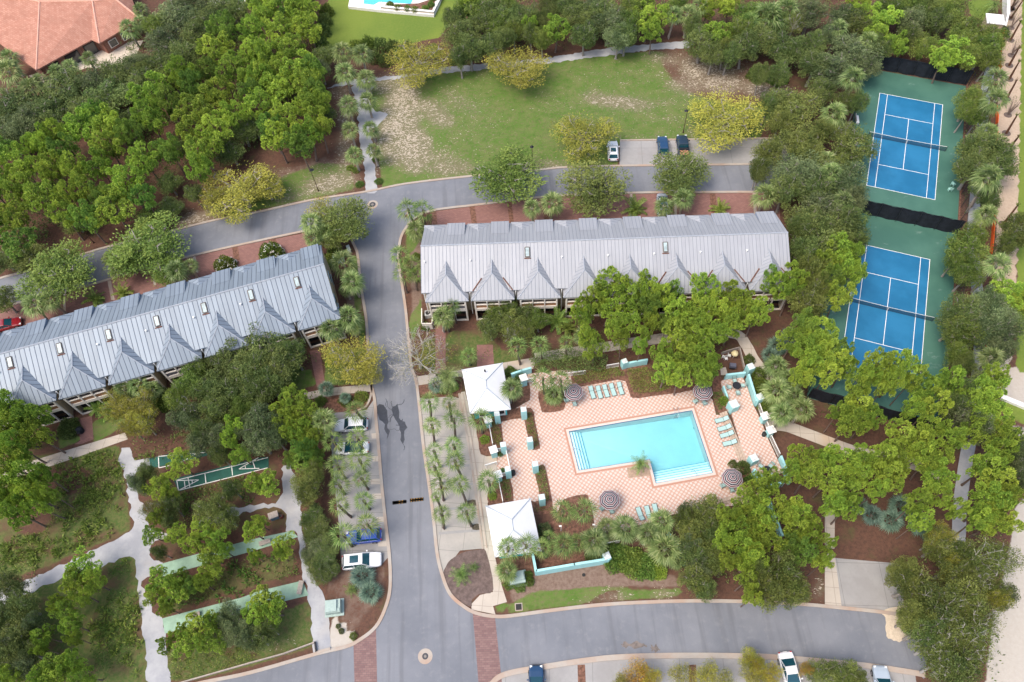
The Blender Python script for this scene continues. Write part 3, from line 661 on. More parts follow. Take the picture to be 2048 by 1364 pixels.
        for s_, xx in ((-1, X0-.02), (1, X1+.02)):
            MB().box(xx, -6.8, 2.6, .12, 1.7, 5.15).build('side_wall', M_tan, t)
        if i in skys:
            sk = MB(); sy, sxx = -1.45, X+2.35
            zz = lambda y: 9+y*.444
            sk.poly([(sxx-.28, sy-.62, zz(sy-.62)+.16), (sxx+.28, sy-.62, zz(sy-.62)+.16), (sxx+.28, sy+.62, zz(sy+.62)+.16), (sxx-.28, sy+.62, zz(sy+.62)+.16)])
            k_ = sk.build('skylight', M_sky, t)
            fr = MB()
            for dx in (-.31, .31): fr.tube([(sxx+dx, sy-.66, zz(sy-.66)+.1), (sxx+dx, sy+.66, zz(sy+.66)+.1)], .1, 4)
            for dy in (-.66, .66): fr.tube([(sxx-.35, sy+dy, zz(sy+dy)+.1), (sxx+.35, sy+dy, zz(sy+dy)+.1)], .1, 4)
            fr.build('frame', plain('bronze_frame', (.12, .10, .085), .5), k_)
            MB().tube([(sxx-.5, sy-.85, zz(sy-.85)+.06), (sxx+.5, sy-.85, zz(sy-.85)+.06)], .1, 4).build('flashing', M_rust, k_)
        if i in vents:
            MB().tube([(X+.6, -2.4, 7.9), (X+.6, -2.4, 8.25)], .09, 6).tube([(X+.6, -2.4, 8.25), (X+.6, -2.4, 8.3)], .15, 6).build('vent_pipe', M_white, t)
    if side_windows:
        x = xb-.12
        for y, z in ((-3.4, 4.3), (1.2, 4.3), (-3.4, 1.6), (2.6, 1.6)):
            o_ = MB().box(x, y, z, .14, 1.5, 1.3).build('window', plain('side_shutter', (.35, .47, .5), .5), t)
            MB().box(x+.06, y, z, .1, 1.2, 1.05).build('pane', M_glass, o_)
    return t
TR = townhouses('townhouse_row', 'long grey metal-roofed townhouse row right of the road, behind the pool', (-12.6, 71.24, 0), R(-3.2), 8, 0, (2, 5), M_rfrontR, (0, 1, 3, 4, 5, 6, 7), False, (1, 4, 5, 6, 7))
TL = townhouses('townhouse_row', 'long blue-grey metal-roofed townhouse row left of the main road', (-27.08, 69.3, 0), R(14.07), 8, -8*UW, (1, 2, 3, 4, 5, 6, 7), M_rfront, (1, 3, 4, 5, 6), True, ())
# end wall pieces of the right row: timber enclosure with air conditioner
t = thing('air_conditioner', 'grey condenser unit inside the timber enclosure at the right row corner', 'air conditioner', G(857, 632))
MB().box(0, 0, .45, .95, .95, .9).build('casing', plain('ac_grey', (.42, .43, .42), .5), t); MB().tube([(0, 0, .9), (0, 0, .93)], .38, 12).build('fan_grille', M_dark, t)
mb = MB(); q = [G(846, 627), G(846, 657), G(866, 657), G(868, 642)]
for a, b in zip(q, q[1:]): ribbon(mb, [a, b], .14, 0, 1.5)
mb.alone('timber_enclosure', M_ivory, 'low pale timber enclosure around the condenser at the row corner', 'fence')
# ---- hip-roofed pool houses
def pavilion(label, corners_px, ridge, rot, hz=3.0, rz=4.6, vent=None):
    cs = W(corners_px, hz); c = sum(cs, Vector())/4; c.z = 0
    t = thing('pool_house', label, 'building', c)
    r = [G(*p, rz) for p in ridge]; mb = MB()
    A, B_, C_, D = cs
    for f in ([A, B_, r[0]], [B_, C_, r[1], r[0]], [C_, D, r[1]], [D, A, r[0], r[1]]):
        a, b, cc = f[0], f[1], f[2]
        if (b-a).cross(cc-a).z < 0: f = f[::-1]
        mb.poly(f)
    low = [p-Vector((0, 0, .22)) for p in cs]
    for k in range(4): mb.poly([cs[k], cs[(k+1) % 4], low[(k+1) % 4], low[k]])
    ro = mb.build('roof', plain('white_roof_coating', (.68, .68, .68), .6, var=.03, scale=.4), t, True)
    cap = MB()
    for a, b in ((A, r[0]), (B_, r[0]), (C_, r[1]), (D, r[1]), (r[0], r[1])): cap.tube([a, b], .09, 5)
    cap.build('ridge_cap', plain('grey_white_seam', (.40, .44, .48), .5, var=.03), ro, False).location = -c
    ins = offset_poly([Vector((p.x, p.y, 0)) for p in cs], -.55)
    MB().prism([(p.x, p.y) for p in ins], 0, hz+.1).build('wall', M_turqd, t, True)
    m_ = (ins[2]+ins[3])/2; dd = (ins[3]-ins[2]).normalized(); n_ = Vector((dd.y, -dd.x, 0)); ang = math.atan2(dd.y, dd.x)
    for s_ in (-1.6, 1.2):
        p = m_+dd*s_
        d_ = MB().box(p.x, p.y, 1.2, 1.0, .1, 2.1, ang).build('door' if s_ < 0 else 'window', M_white, t, True)
        MB().box(p.x, p.y, 1.35, .7, .16, 1.1, ang).build('pane', M_glass, d_).location = -c
    if vent:
        v = G(*vent, 3.9); MB().tube([v, v+Vector((0, 0, .45))], .13, 7).build('roof_vent', M_dkmetal, t, True)
    return t
pavilion('white hip-roofed pool house north of the deck, with a small roof vent', [(923.7, 739), (1005, 725.5), (1021.7, 818), (940, 827)], [(971.5, 761), (973, 776)], 0, vent=(970, 743))
pavilion('white hip-roofed pool house south of the deck, palms against its lower edge', [(971, 1012), (1060.7, 996.6), (1083, 1102), (990, 1114)], [(1023.5, 1039), (1026, 1060)], 0)
# ---- terracotta villa
vt = thing('brick_villa', 'large brick villa with a terracotta tile roof behind the woods', 'building', G(110, 90))
M_terra = mat_brick('terracotta_tiles', (.36, .17, .12), (.44, .235, .17), (.34, .15, .10), R(35), .7, .35, .03)
M_vbrick = mat_brick('villa_brick', (.28, .11, .075), (.2, .08, .06), (.3, .25, .2), 0, .3, .1, .01)
EV, RV = 3.4, 6.3
def vv(x, y, z): return G(*z1('a', x, y), z)
S_ = vv(215, 415, EV); Lc = vv(-60, 215, EV); b_ = vv(235, 8, RV); bl = vv(-160, -60, RV); V1 = vv(545, 235, EV); V2 = vv(548, 5, RV-.3); V3 = vv(590, 257, EV); Rr = vv(832, 112, EV); V4 = vv(680, -10, RV-.5); Rt = vv(700, -200, EV); Tb = vv(300, -330, EV); Tl = vv(-300, -120, EV)
mb = MB()
for f in ([Lc, S_, b_, bl], [S_, V1, V2, b_], [V1, V3, V2], [V3, Rr, V4, V2], [Rr, Rt, V4], [b_, V2, V4, Rt, Tb], [bl, b_, Tb, Tl]):
    a, b, cc = f[0], f[1], f[2]
    if (b-a).cross(cc-a).z < 0: f = f[::-1]
    mb.poly(f)
edge = [Lc, S_, V1, V3, Rr, Rt]
for a, b in zip(edge, edge[1:]): mb.poly([a, b, b-Vector((0, 0, .25)), a-Vector((0, 0, .25))])
rf = mb.build('roof', M_terra, vt, True)
cap = MB()
for a, b in ((b_, S_), (b_, V2), (V2, V3), (V2, V4), (V4, Rr), (bl, b_)): cap.tube([a, b], .2, 6)
cap.build('ridge_tile', plain('pale_ridge_tile', (.56, .31, .23), .8), rf).location = -vt.location
ins = [vv(0, 260, EV), vv(212, 395, EV), vv(290, 352, EV)]
wall_pts = offset_poly([Vector((p.x, p.y, 0)) for p in [Lc, S_, V1, V3, Rr, Rt, Tb, Tl]], -.9)
MB().prism([(p.x, p.y) for p in wall_pts], 0, EV-.05).build('wall', M_vbrick, vt, True)
for k, (i0_, f0, f1, z0, z1_) in enumerate(((1, .12, .3, .1, 2.5), (1, .42, .66, .1, 2.6), (1, .76, .96, .1, 2.6), (3, .12, .34, .7, 2.3), (3, .48, .72, .6, 2.4))):
    a, b = wall_pts[i0_], wall_pts[i0_+1]; d = b-a; p = a+d*((f0+f1)/2); L = d.length*(f1-f0)
    w_ = MB().box(p.x, p.y, (z0+z1_)/2, L, .2, z1_-z0, math.atan2(d.y, d.x)).build('window', M_white if i0_ == 3 else M_dkmetal, vt, True)
    MB().box(p.x, p.y, (z0+z1_)/2, L-.35, .3, z1_-z0-.3, math.atan2(d.y, d.x)).build('pane', M_glass, w_).location = -vt.location
sheet('patio', zp('a', [(170, 450), (260, 490), (520, 400), (760, 420), (850, 240), (600, 260), (240, 430)]), .01, plain('patio_stone', (.55, .47, .38), .9), 0)
# white deck, planter and pool of the villa at the top
t = thing('private_pool', 'private pool on a raised white deck at the top of the lawn', 'swimming pool', G(800, 10))
MB().prism(W(zp('b', [(582, 38), (600, -60), (1150, -60), (1128, 8), (1090, 88), (780, 60)]), .6), 0, .6).build('deck', plain('white_stone_deck', (.74, .70, .66), .8, var=.05), t, True)
MB().prism(W(zp('b', [(675, -8), (675, 22), (735, 28), (765, 10), (955, 22), (990, -60), (690, -60)]), .62), .5, .63).build('water', plain('pool_blue_top', (.10, .48, .58), .1, var=.1), t, True)
MB().prism(W(zp('b', [(782, 30), (790, 50), (1078, 70), (1100, 0), (1075, -5), (1000, 20)]), .62), .55, .66).build('planting_bed', M_mulch, t, True)
mb = MB(); ribbon(mb, W(zp('b', [(780, 62), (1092, 94), (1130, 10), (1145, -30)]), 0), .4, 0, 1.0); mb.build('stone_wall', plain('stacked_stone', (.42, .37, .31), .9, var=.3, scale=3), t, True)
mb = MB(); ribbon(mb, W(zp('b', [(780, 62), (1092, 94), (1130, 10), (1145, -30)]), 0), .55, 1.0, 1.08); mb.build('wall_cap', M_white, t, True)
t = thing('private_pool', 'cut-off corner of a neighbouring pool with a white deck, top edge', 'swimming pool', G(455, 5))
MB().prism(W([(418, -30), (418, 8), (485, 21), (500, -30)], .05), 0, .05).build('deck', MATS['white_stone_deck'], t, True)
MB().sheet(W([(430, -30), (440, 1), (488, 4), (492, -30)], .06), .06).build('water', MATS['pool_blue_top'], t, True)
# ================================================================== POOL COURT
def V3(p): return Vector((p.x, p.y, 0))
pool = [V3(G(*p, -.1)) for p in ((1137.5, 863.6), (1383.8, 821.4), (1425.6, 946.4), (1311.3, 967.5), (1299, 919.5), (1157.3, 941.9))]
deck_px = [(1003, 842), (1022, 822), (1060, 800), (1052, 768), (1056, 748), (1130, 740), (1262, 745), (1290, 790), (1400, 775), (1425, 800), (1432, 830), (1450, 830), (1522, 1000), (1500, 1008), (1440, 1014), (1340, 1030), (1300, 1045), (1200, 1068), (1160, 1075), (1100, 1010), (1062, 1002), (1018, 1005), (996, 912)]
cut = offset_poly(pool, .55)
D_ = MB().sheet([(p.x, p.y) for p in W(deck_px)], .03, ([(p.x, p.y) for p in cut],)); struct('pool_deck', D_, M_tiles)
sheet('pool_deck', [(996, 911), (1020, 906), (1030, 960), (1000, 948), (993, 930)], .026, M_tiles)
t = thing('swimming_pool', 'L-shaped turquoise swimming pool sunk in the checkered deck', 'swimming pool', V3(G(1280, 890)))
def ring(mb, P, d0, d1, z):
    A = offset_poly(P, d0); B = offset_poly(P, d1); n = len(P)
    for i in range(n):
        a, b, c, d = A[i], A[(i+1) % n], B[(i+1) % n], B[i]
        mb.poly([(a.x, a.y, z), (b.x, b.y, z), (c.x, c.y, z), (d.x, d.y, z)][::-1])
    return mb
ring(MB(), pool, .32, .62, .036).build('tile_border', plain('salmon_border', (.40, .215, .15), .8, var=.06), t, True)
mb = ring(MB(), pool, 0, .34, .06)
n = len(pool); P0 = pool; P1 = offset_poly(pool, .34)
for i in range(n):
    a, b = P0[i], P0[(i+1) % n]; mb.poly([(a.x, a.y, .06), (b.x, b.y, .06), (b.x, b.y, -.1), (a.x, a.y, -.1)])
    a, b = P1[i], P1[(i+1) % n]; mb.poly([(a.x, a.y, .02), (b.x, b.y, .02), (b.x, b.y, .06), (a.x, a.y, .06)])
mb.build('coping', plain('pale_coping', (.55, .46, .40), .7, var=.05), t, True)
mb = MB()
for i in range(n):
    a, b = P0[i], P0[(i+1) % n]; mb.poly([(a.x, a.y, -.1), (b.x, b.y, -.1), (b.x, b.y, -2.5), (a.x, a.y, -2.5)])
M_plast = plain('pool_plaster', (.55, .70, .70), .8, var=.04, scale=.3)
mb.build('basin_wall', M_plast, t, True)
u_ = (pool[1]-pool[0]).normalized(); fl_ = [(p.x, p.y, -1.05-.9*min(1, max(0, ((p-pool[0]).dot(u_)-2)/12))) for p in offset_poly(pool, .02)]
MB().sheet(fl_).build('basin_floor', M_plast, t, True)
M_line = plain('navy_tile_line', (.02, .10, .22), .4)
mb = MB(); I1 = offset_poly(pool, -.05)
for i in range(n):
    a, b, c, d = P0[i], P0[(i+1) % n], I1[(i+1) % n], I1[i]
    mb.poly([(a.x, a.y, .052), (b.x, b.y, .052), (c.x, c.y, .052), (d.x, d.y, .052)])
    mb.poly([(d.x, d.y, .052), (c.x, c.y, .052), (c.x, c.y, -.1), (d.x, d.y, -.1)])
mb.build('waterline_tile', M_line, t, True)
# steps: along the left end and the bottom end
M_step = plain('pool_step', (.62, .78, .78), .8, var=.03)
def steps(a, b, side, N, dw, z0, dz):
    d = (b-a).normalized(); nn = Vector((-d.y, d.x, 0))*side; s_ = MB(); e_ = MB()
    for k in range(N):
        w0, w1 = k*dw+.06, (k+1)*dw+.06; z = z0-k*dz
        p = [a+nn*w0, b+nn*w0, b+nn*w1, a+nn*w1]
        s_.poly([(q.x, q.y, z) for q in p]); s_.poly([(p[2].x, p[2].y, z), (p[3].x, p[3].y, z), (p[3].x, p[3].y, z-dz), (p[2].x, p[2].y, z-dz)])
        r_ = [a+nn*(w1-.07), b+nn*(w1-.07), b+nn*w1, a+nn*w1]; e_.poly([(q.x, q.y, z+.006) for q in r_])
    o = s_.build('steps', M_step, t, True); e_.build('step_edge', plain('blue_step_edge', (.03, .30, .42), .5), o, False).location = -t.location
def lerp(a, b, f): return a+(b-a)*f
steps(pool[5], pool[0], -1, 4, .42, -.22, .25)
steps(pool[3], pool[2], 1, 5, .42, -.22, .24)
MB().box(G(1394, 845).x, G(1394, 845).y, -1.88, .35, .35, .1).build('floor_drain', plain('drain_teal', (.03, .25, .28), .5), t, True)
wm = NT('pool_water'); tr = wm.n('BsdfTransparent', {'Color': (.97, .99, 1, 1)}); gl = wm.n('BsdfGlossy', {'Roughness': .08, 'Color': (1, 1, 1, 1)})
nn_ = wm.n('Bump', {'Height': wm.noise(wm.coord('Object'), 1.6, 3, .6), 'Strength': .25, 'Distance': .05}); wm.t.links.new(nn_.outputs[0], gl.inputs['Normal'])
fr_ = wm.n('Fresnel', {'IOR': 1.33, 'Normal': nn_.outputs[0]}); mx = wm.n('MixShader', {0: wm.math('MULTIPLY', fr_.outputs[0], .6), 1: tr.outputs[0], 2: gl.outputs[0]})
wm.t.links.new(mx.outputs[0], wm.out.inputs[0])
va = wm.n('VolumeAbsorption', {'Color': (.43, .84, .89, 1), 'Density': .46}); wm.t.links.new(va.outputs[0], wm.out.inputs['Volume'])
wp = [(p.x, p.y) for p in offset_poly(pool, -.02)]; wb = MB().prism(wp, -2.6, -.12); wb.sheet(wp, -2.6); wb.f[-4:] = [f[::-1] for f in wb.f[-4:]]
wb.build('water', wm.m, t, True)
def rail(label, a, b, mid=None):
    r_ = MB(); pts = [a, a+Vector((0, 0, .75)), (a+b)/2+Vector((0, 0, .9)), b+Vector((0, 0, .5)), b-Vector((0, 0, .3))]
    r_.tube(pts, .03, 6); return r_
rail('', G(1145, 899.5), G(1161, 904)).alone('pool_handrail', M_steel, 'single steel handrail at the left steps of the pool', 'handrail')
rail('', G(1392, 953), G(1384, 941)).alone('pool_handrail', M_steel, 'single steel handrail at the wide lower steps of the pool', 'handrail')
t2 = thing('pool_ladder', 'steel ladder with two curved rails at the upper pool edge', 'ladder', V3(G(1352, 828)))
for dx in (-.28, .28):
    MB().tube([(dx, .75, 0), (dx, .7, .7), (dx, .3, .95), (dx, -.25, .7), (dx, -.35, -.9)], .035, 6).build('rail', M_steel, t2)
for z in (-.25, -.55): MB().box(0, -.34, z, .5, .09, .05).build('rung', M_steel, t2)
# beds
def bed(px, z=.055, sm=3): return sheet('mulch_bed', px, z, M_mulch, sm, 0)
bed(zp('m', [(1005, 480), (1150, 450), (1305, 510), (1305, 650), (1250, 695), (1070, 712), (1035, 670)]))
bed(zp('m', [(700, 380), (860, 330), (908, 420), (910, 540), (880, 578), (730, 600), (660, 520)]))
bed(zp('m', [(560, 760), (640, 685), (920, 658), (965, 800), (1022, 1085), (1010, 1125), (940, 1137), (900, 1050), (845, 800), (830, 780), (700, 790), (575, 818)]), sm=2)
bed(zp('m', [(440, 745), (560, 760), (585, 850), (605, 1040), (590, 1110), (500, 1120), (460, 900)]), sm=2)
bed(zp('m', [(300, 880), (430, 870), (480, 1100), (475, 1205), (350, 1185), (325, 1050)]), .05, 2)
bed(zp('o', [(885, 120), (960, 50), (1000, 80), (1050, 300), (1082, 520), (1045, 560), (880, 572), (840, 450), (925, 430), (930, 300)]), sm=2)
bed(zp('o', [(520, 190), (630, 190), (668, 440), (560, 470), (540, 330)]), sm=2)
bed(zp('o', [(395, 340), (480, 180), (520, 210), (560, 450), (415, 470)]), .05, 2)
bed(zp('o', [(1000, 660), (1090, 640), (1170, 450), (1240, 395), (1420, 360), (1460, 410), (1500, 560), (1530, 735), (1620, 760), (1700, 800), (1690, 1020), (1400, 1090), (905, 1150), (880, 980), (930, 840), (900, 700)]), sm=2)
bed(zp('g', [(430, 1000), (480, 990), (700, 948), (745, 958), (775, 1050), (850, 1050), (1120, 1015), (1190, 1000), (1260, 980), (1270, 1090), (1300, 1150), (1345, 1140), (1350, 1060), (1320, 960), (1300, 900), (700, 850), (420, 920)]), .06, 0)
bed(zp('n', [(0, 365), (140, 340), (280, 335), (330, 380), (365, 545), (560, 530), (800, 500), (1000, 460), (1000, 300), (300, 180), (0, 230)]), .064, 2)
bed([(1478, 925), (1500, 918), (1520, 950), (1515, 985), (1496, 990), (1485, 960)])
sheet('mulch_bed', zp('p', [(275, 82), (520, 48), (530, 158), (290, 186)]), .045, plain('sandy_planter', (.34, .24, .17), .9, var=.2, scale=4))
bed(zp('o', [(530, 1060), (640, 1050), (860, 1010), (880, 1190), (870, 1280), (680, 1330), (560, 1330)]), .03, 2)
# raised terrace with steps
ter = W(zp('q', [(352, 470), (372, 455), (595, 425), (640, 500), (720, 740), (800, 900), (900, 1150), (1060, 1500), (900, 1560), (760, 1600), (620, 1340), (470, 820), (430, 800), (395, 640), (372, 560)]), .4)
mb = MB().prism([(p.x, p.y) for p in ter], 0, .42); struct('terrace', mb, M_tiles)
a0, a1 = G(*z1('q', 405, 815), .2), G(*z1('q', 640, 1385), .2); dd = (a1-a0).normalized(); nn = Vector((dd.y, -dd.x, 0))
if nn.x > 0: nn = -nn
st_ = MB()
for k in range(3):
    c_ = (a0+a1)/2+nn*(.05+k*.33); z = .43-.14*k
    st_.box(c_.x, c_.y, z/2, (a1-a0).length, .33, z, math.atan2(dd.y, dd.x))
tag(st_.build('timber_steps', plain('grey_tan_steps', (.40, .31, .24), .8, var=.2, scale=4)), 'three long weathered steps up to the right-hand terrace beside the loungers', 'steps')
mb = MB()
for k in range(2): ribbon(mb, W(zp('p', [(1215, 425+k*25), (1370, 385+k*28), (1510, 370+k*30)])), .5, 0, .3-.14*k)
tag(mb.build('timber_steps', MATS['grey_tan_steps']), 'short grey steps at the lower right corner of the deck, under the pines', 'steps')
# turquoise pillars and walls
def pillar(px, py, label, w=.78, h=2.7, cap=False, rz=.1, z0=0.):
    t = thing('white_capped_pillar' if cap else 'turquoise_pillar', label, 'pillar', G(px, py), rz, 'white-capped gate pillars' if cap else 'turquoise pillars round the pool deck')
    MB().box(0, 0, h/2, w, w, h).build('shaft', M_turq, t)
    if cap: MB().box(0, 0, h+.06, w*1.35, w*1.35, .12).box(0, 0, h+.22, w*1.15, w*1.15, .2, 0, .2).build('cap', M_white, t)
    else: MB().box(0, 0, h+.025, w*.94, w*.94, .05).box(0, 0, h+.09, w*.5, w*.5, .08).build('cap', plain('worn_pale_cap', (.55, .60, .58), .8, var=.2, scale=4), t)
    return t
for k, x, y, lab in (('m', 545, 832, 'turquoise pillar against the north pool house, left end of the mulch bed'), ('m', 843, 785, 'turquoise pillar at the upper end of the long hedge bed'), ('m', 912, 1122, 'turquoise pillar at the lower tip of the long hedge bed'),
        ('m', 615, 1178, 'turquoise pillar beside the upper gate and a potted plant'), ('o', 897, 132, 'turquoise pillar at the top of the lower hedge bed'), ('o', 967, 474, 'turquoise pillar at the bottom of the lower hedge bed'), ('o', 616, 186, 'turquoise pillar beside the lower gate and the black bin')):
    px, py = z1(k, x, y); pillar(px, py-3, lab)
for k, x, y, lab in (('m', 840, 400, 'white-capped pillar by the entrance right of the north pool house'), ('m', 440, 870, 'white-capped pillar under the palm below the north pool house'), ('m', 503, 1208, 'white-capped pillar at the upper street gate'), ('o', 512, 218, 'white-capped pillar at the lower street gate beside a palm'),
        ('q', 815, 945, 'upper white-capped pillar on the right terrace railing'), ('q', 880, 1100, 'lower white-capped pillar on the right terrace railing, black bin beside it')):
    px, py = z1(k, x, y); pillar(px, py-2, lab, .8, 2.0, True, .25)
for k, x, y, w, h, lab in (('q', 655, 395, .95, 2.1, 'turquoise corner pillar of the terrace next to the grill yard'), ('q', 755, 735, .95, 2.1, 'turquoise pillar where the terrace wall becomes a white railing'), ('q', 470, 810, 1.2, 1.9, 'broad pale turquoise pillar at the head of the timber steps'), ('q', 690, 1420, 1.0, 2.0, 'broad pale turquoise pillar at the foot of the timber steps'),
        ('n', 268, 210, .8, 1.8, 'short turquoise pillar in the hedge above the sun loungers'), ('p', 60, 1040, .9, 2.0, 'turquoise pillar ending the low wall, ivy on it')):
    px, py = z1(k, x, y); pillar(px, py-3, lab, w, h, rz=.3)
def lowwall(px, h, th, label, m=M_turq, z=0.):
    mb = MB(); L = W(px)
    for a, b in zip(L, L[1:]):
        c_ = (a+b)/2; d = b-a; mb.box(c_.x, c_.y, h/2+z, d.length+th*.5, th, h, math.atan2(d.y, d.x))
    tp = mb.alone('garden_wall', m, label, 'wall'); return tp
lowwall(zp('o', [(872, 1030), (905, 1205)]), 2.0, .3, 'short turquoise wall leg running up to the south pool house')
lowwall(zp('o', [(912, 1202), (1300, 1135), (1655, 1078)]), 2.0, .3, 'long low turquoise wall below the palm bed, seen from the road')
lowwall(zp('q', [(392, 452), (600, 428)]), 1.6, .3, 'turquoise wall between the terrace and the grill yard', z=0)
lowwall(zp('q', [(640, 455), (728, 745)]), 1.7, .3, 'long turquoise wall on the right side of the terrace, beside the hedge')
lowwall(zp('q', [(368, 560), (415, 690)]), .95, .25, 'low pale turquoise wall between the hedge bed and the terrace')
lowwall(zp('n', [(295, 200), (525, 158)]), 1.4, .28, 'turquoise wall above the loungers, pine trunks behind it')
lowwall([(1062, 745), (1044, 750), (1024, 757)], 1.5, .28, 'turquoise wall piece right of the north pool house, palm in front')
lowwall(zp('p', [(1560, 130), (1625, 300), (1850, 268)]), 1.4, .3, 'turquoise wall corner under the pines at the lower terrace')
lowwall(zp('p', [(1830, 0), (1925, 250)]), 1.4, .3, 'turquoise wall right of the shaded round table')
lowwall(zp('p', [(1700, 420), (1840, 800)]), 1.4, .3, 'turquoise wall glimpsed between the lower right pine crowns')
lowwall(zp('p', [(690, 775), (770, 880), (850, 1080)]), 1.3, .3, 'turquoise wall glimpsed between the big oak and the palms')
def railing(px, label, h=1.2, z=0., step=.16):
    L = W(px); c = V3(sum(L, Vector())/len(L)); t = thing('white_railing', label, 'railing', c)
    r_ = MB(); b_ = MB()
    for a, b in zip(L, L[1:]):
        d = b-a; n_ = max(2, int(d.length/step)); m_ = (a+b)/2; an = math.atan2(d.y, d.x)
        r_.box(m_.x, m_.y, h+z, d.length, .1, .08, an); MB().box(m_.x, m_.y, .15+z, d.length, .06, .06, an).build('rail', M_white, t, True)
        for k in range(n_+1):
            p = a+d*(k/n_); b_.box(p.x, p.y, h/2+z, .045, .045, h, an)
    r_.build('rail', M_white, t, True); b_.build('balusters', M_white, t, True); return t
railing(zp('m', [(450, 885), (492, 1110)]), 'white railing between two capped pillars left of the deck', 1.5)
railing(zp('m', [(630, 1120), (690, 1400)]), 'white railing between the two gate pillars on the deck side', 1.4)
railing(zp('o', [(512, 225), (560, 470)]), 'white railing running down to the south pool house', 1.5)
railing(zp('m', [(530, 1160), (600, 1150)]), 'short white gate railing beside the potted plant', 1.1)
railing(zp('o', [(535, 170), (600, 165)]), 'short white gate railing beside the black bin', 1.1)
railing(zp('m', [(870, 370), (950, 360)]), 'short white railing at the entrance path', 1.1)
railing(zp('m', [(1330, 300), (1540, 275)]), 'white railing behind the palms above the loungers', 1.1)
railing(zp('n', [(70, 215), (210, 190)]), 'white railing joining the short turquoise pillar in the hedge', 1.1)
railing(zp('q', [(768, 760), (812, 890)]), 'white railing on the terrace above the side gate', 1.2, .0)
railing(zp('q', [(850, 965), (885, 1040)]), 'white side gate between two capped terrace pillars', 1.2, .0)
railing(zp('q', [(900, 1120), (1000, 1330)]), 'white railing on the terrace below the side gate', 1.2, .0)
railing(zp('k', [(625, 560), (700, 545)]), 'white railing at the end of the low wall, below the palms', 1.1)
t = thing('arbour_sign', 'small white slatted bench arbour beside the street pavement', 'bench', G(*z1('m', 470, 1325)), .22)
MB().box(0, 0, 1.1, 1.7, .1, .35).build('slat_board', M_white, t)
for s_ in (-.75, .75): MB().box(s_, 0, .5, .09, .09, 1.).build('leg', M_white, t)
t['label'] = 'small white slatted rack beside the street pavement at the gate'; t['category'] = 'rack'; t.name = 'slatted_rack'
# ---- umbrellas, tables, chairs
def stripes_mat():
    t = NT('striped_canopy'); s = t.n('SeparateXYZ', {'Vector': t.coord('Object')})
    # octagonal radius
    r = t.math('SQRT', t.math('ADD', t.math('POWER', s.outputs[0], 2.), t.math('POWER', s.outputs[1], 2.)))
    an = t.math('ARCTAN2', s.outputs[1], s.outputs[0])
    k = t.math('SUBTRACT', t.math('MODULO', t.math('ADD', an, 2*math.pi+math.pi/8), math.pi/4), math.pi/8)
    r = t.math('MULTIPLY', r, t.math('COSINE', k))
    f = t.math('FRACT', t.math('MULTIPLY', r, 2.3))
    a = t.math('LESS_THAN', f, .38); b = t.math('LESS_THAN', f, .5); c = t.math('LESS_THAN', f, .86)
    col = t.mix(c, (.52, .50, .49), (.11, .028, .035)); col = t.mix(b, col, (.52, .50, .49)); col = t.mix(a, col, (.02, .022, .035))
    t.set(col=col, rough=.85); return t.m
M_stripe = stripes_mat()
def umbrella(px, py, label, z=0., rot=0.):
    t = thing('striped_umbrella', label, 'umbrella', V3(G(px, py, 2.3+z))+Vector((0, 0, z)), rot, 'striped umbrellas over the pool tables')
    c = MB(); Rr_ = 1.42
    def ringpt(r, z, k): return (r*math.cos(k*math.pi/4+math.pi/8), r*math.sin(k*math.pi/4+math.pi/8), z)
    rs = [(.02, 2.62), (.5, 2.5), (1., 2.33), (Rr_, 2.12), (Rr_+.01, 1.98)]
    c.loft([[ringpt(r, zz, k) for k in range(8)] for r, zz in rs], False)
    c.build('canopy', M_stripe, t)
    MB().tube([(0, 0, 0), (0, 0, 2.75)], .03, 6).build('pole', M_steel, t)
    rb_ = MB()
    for k in range(8): rb_.tube([(0, 0, 2.58), ringpt(Rr_, 2.1, k)], .015, 4)
    rb_.build('ribs', M_steel, t); MB().box(0, 0, .06, .5, .5, .12).build('base', M_dkmetal, t)
    return t
def table(px, py, label, z=0., r=.6):
    t = thing('patio_table', label, 'table', V3(G(px, py, z))+Vector((0, 0, z)), 0, 'round patio tables')
    MB().tube([(0, 0, .70), (0, 0, .74)], r, 20).build('tabletop', M_dkmetal if z else plain('dark_tabletop', (.06, .045, .05), .35), t)
    for k in range(4):
        a = k*math.pi/2+.4; MB().tube([(r*.75*math.cos(a), r*.75*math.sin(a), 0), (r*.4*math.cos(a), r*.4*math.sin(a), .7)], .022, 5).build('leg', M_dkmetal, t)
    return t
def chair_proto():
    t = thing('patio_chair', 'x', 'chair', (0, 0, 0), 0, 'patio chairs at the pool tables')
    MB().poly([(-.27, -.27, .44), (.27, -.27, .44), (.27, .27, .40), (-.27, .27, .40)]).poly([(-.27, -.27, .41), (-.27, .27, .37), (.27, .27, .37), (.27, -.27, .41)]).build('seat', M_sling, t)
    MB().box(0, .40, .70, .52, .03, .58).build('backrest', M_sling, t)
    for s_ in (-1, 1):
        MB().tube([(s_*.29, -.28, 0), (s_*.29, -.26, .62), (s_*.29, .3, .64), (s_*.29, .42, .98)], .022, 5).build('arm_frame', M_dkmetal, t)
        MB().tube([(s_*.29, .2, .42), (s_*.29, .42, 0)], .022, 5).build('leg', M_dkmetal, t)
    return t
CH = chair_proto(); ch_used = False
def chair(x, y, z, rz, label):
    global ch_used
    c = copy_tree(CH) if ch_used else CH
    ch_used = True; c.location = (x, y, z); c.rotation_euler = (0, 0, rz); c['label'] = label; return c
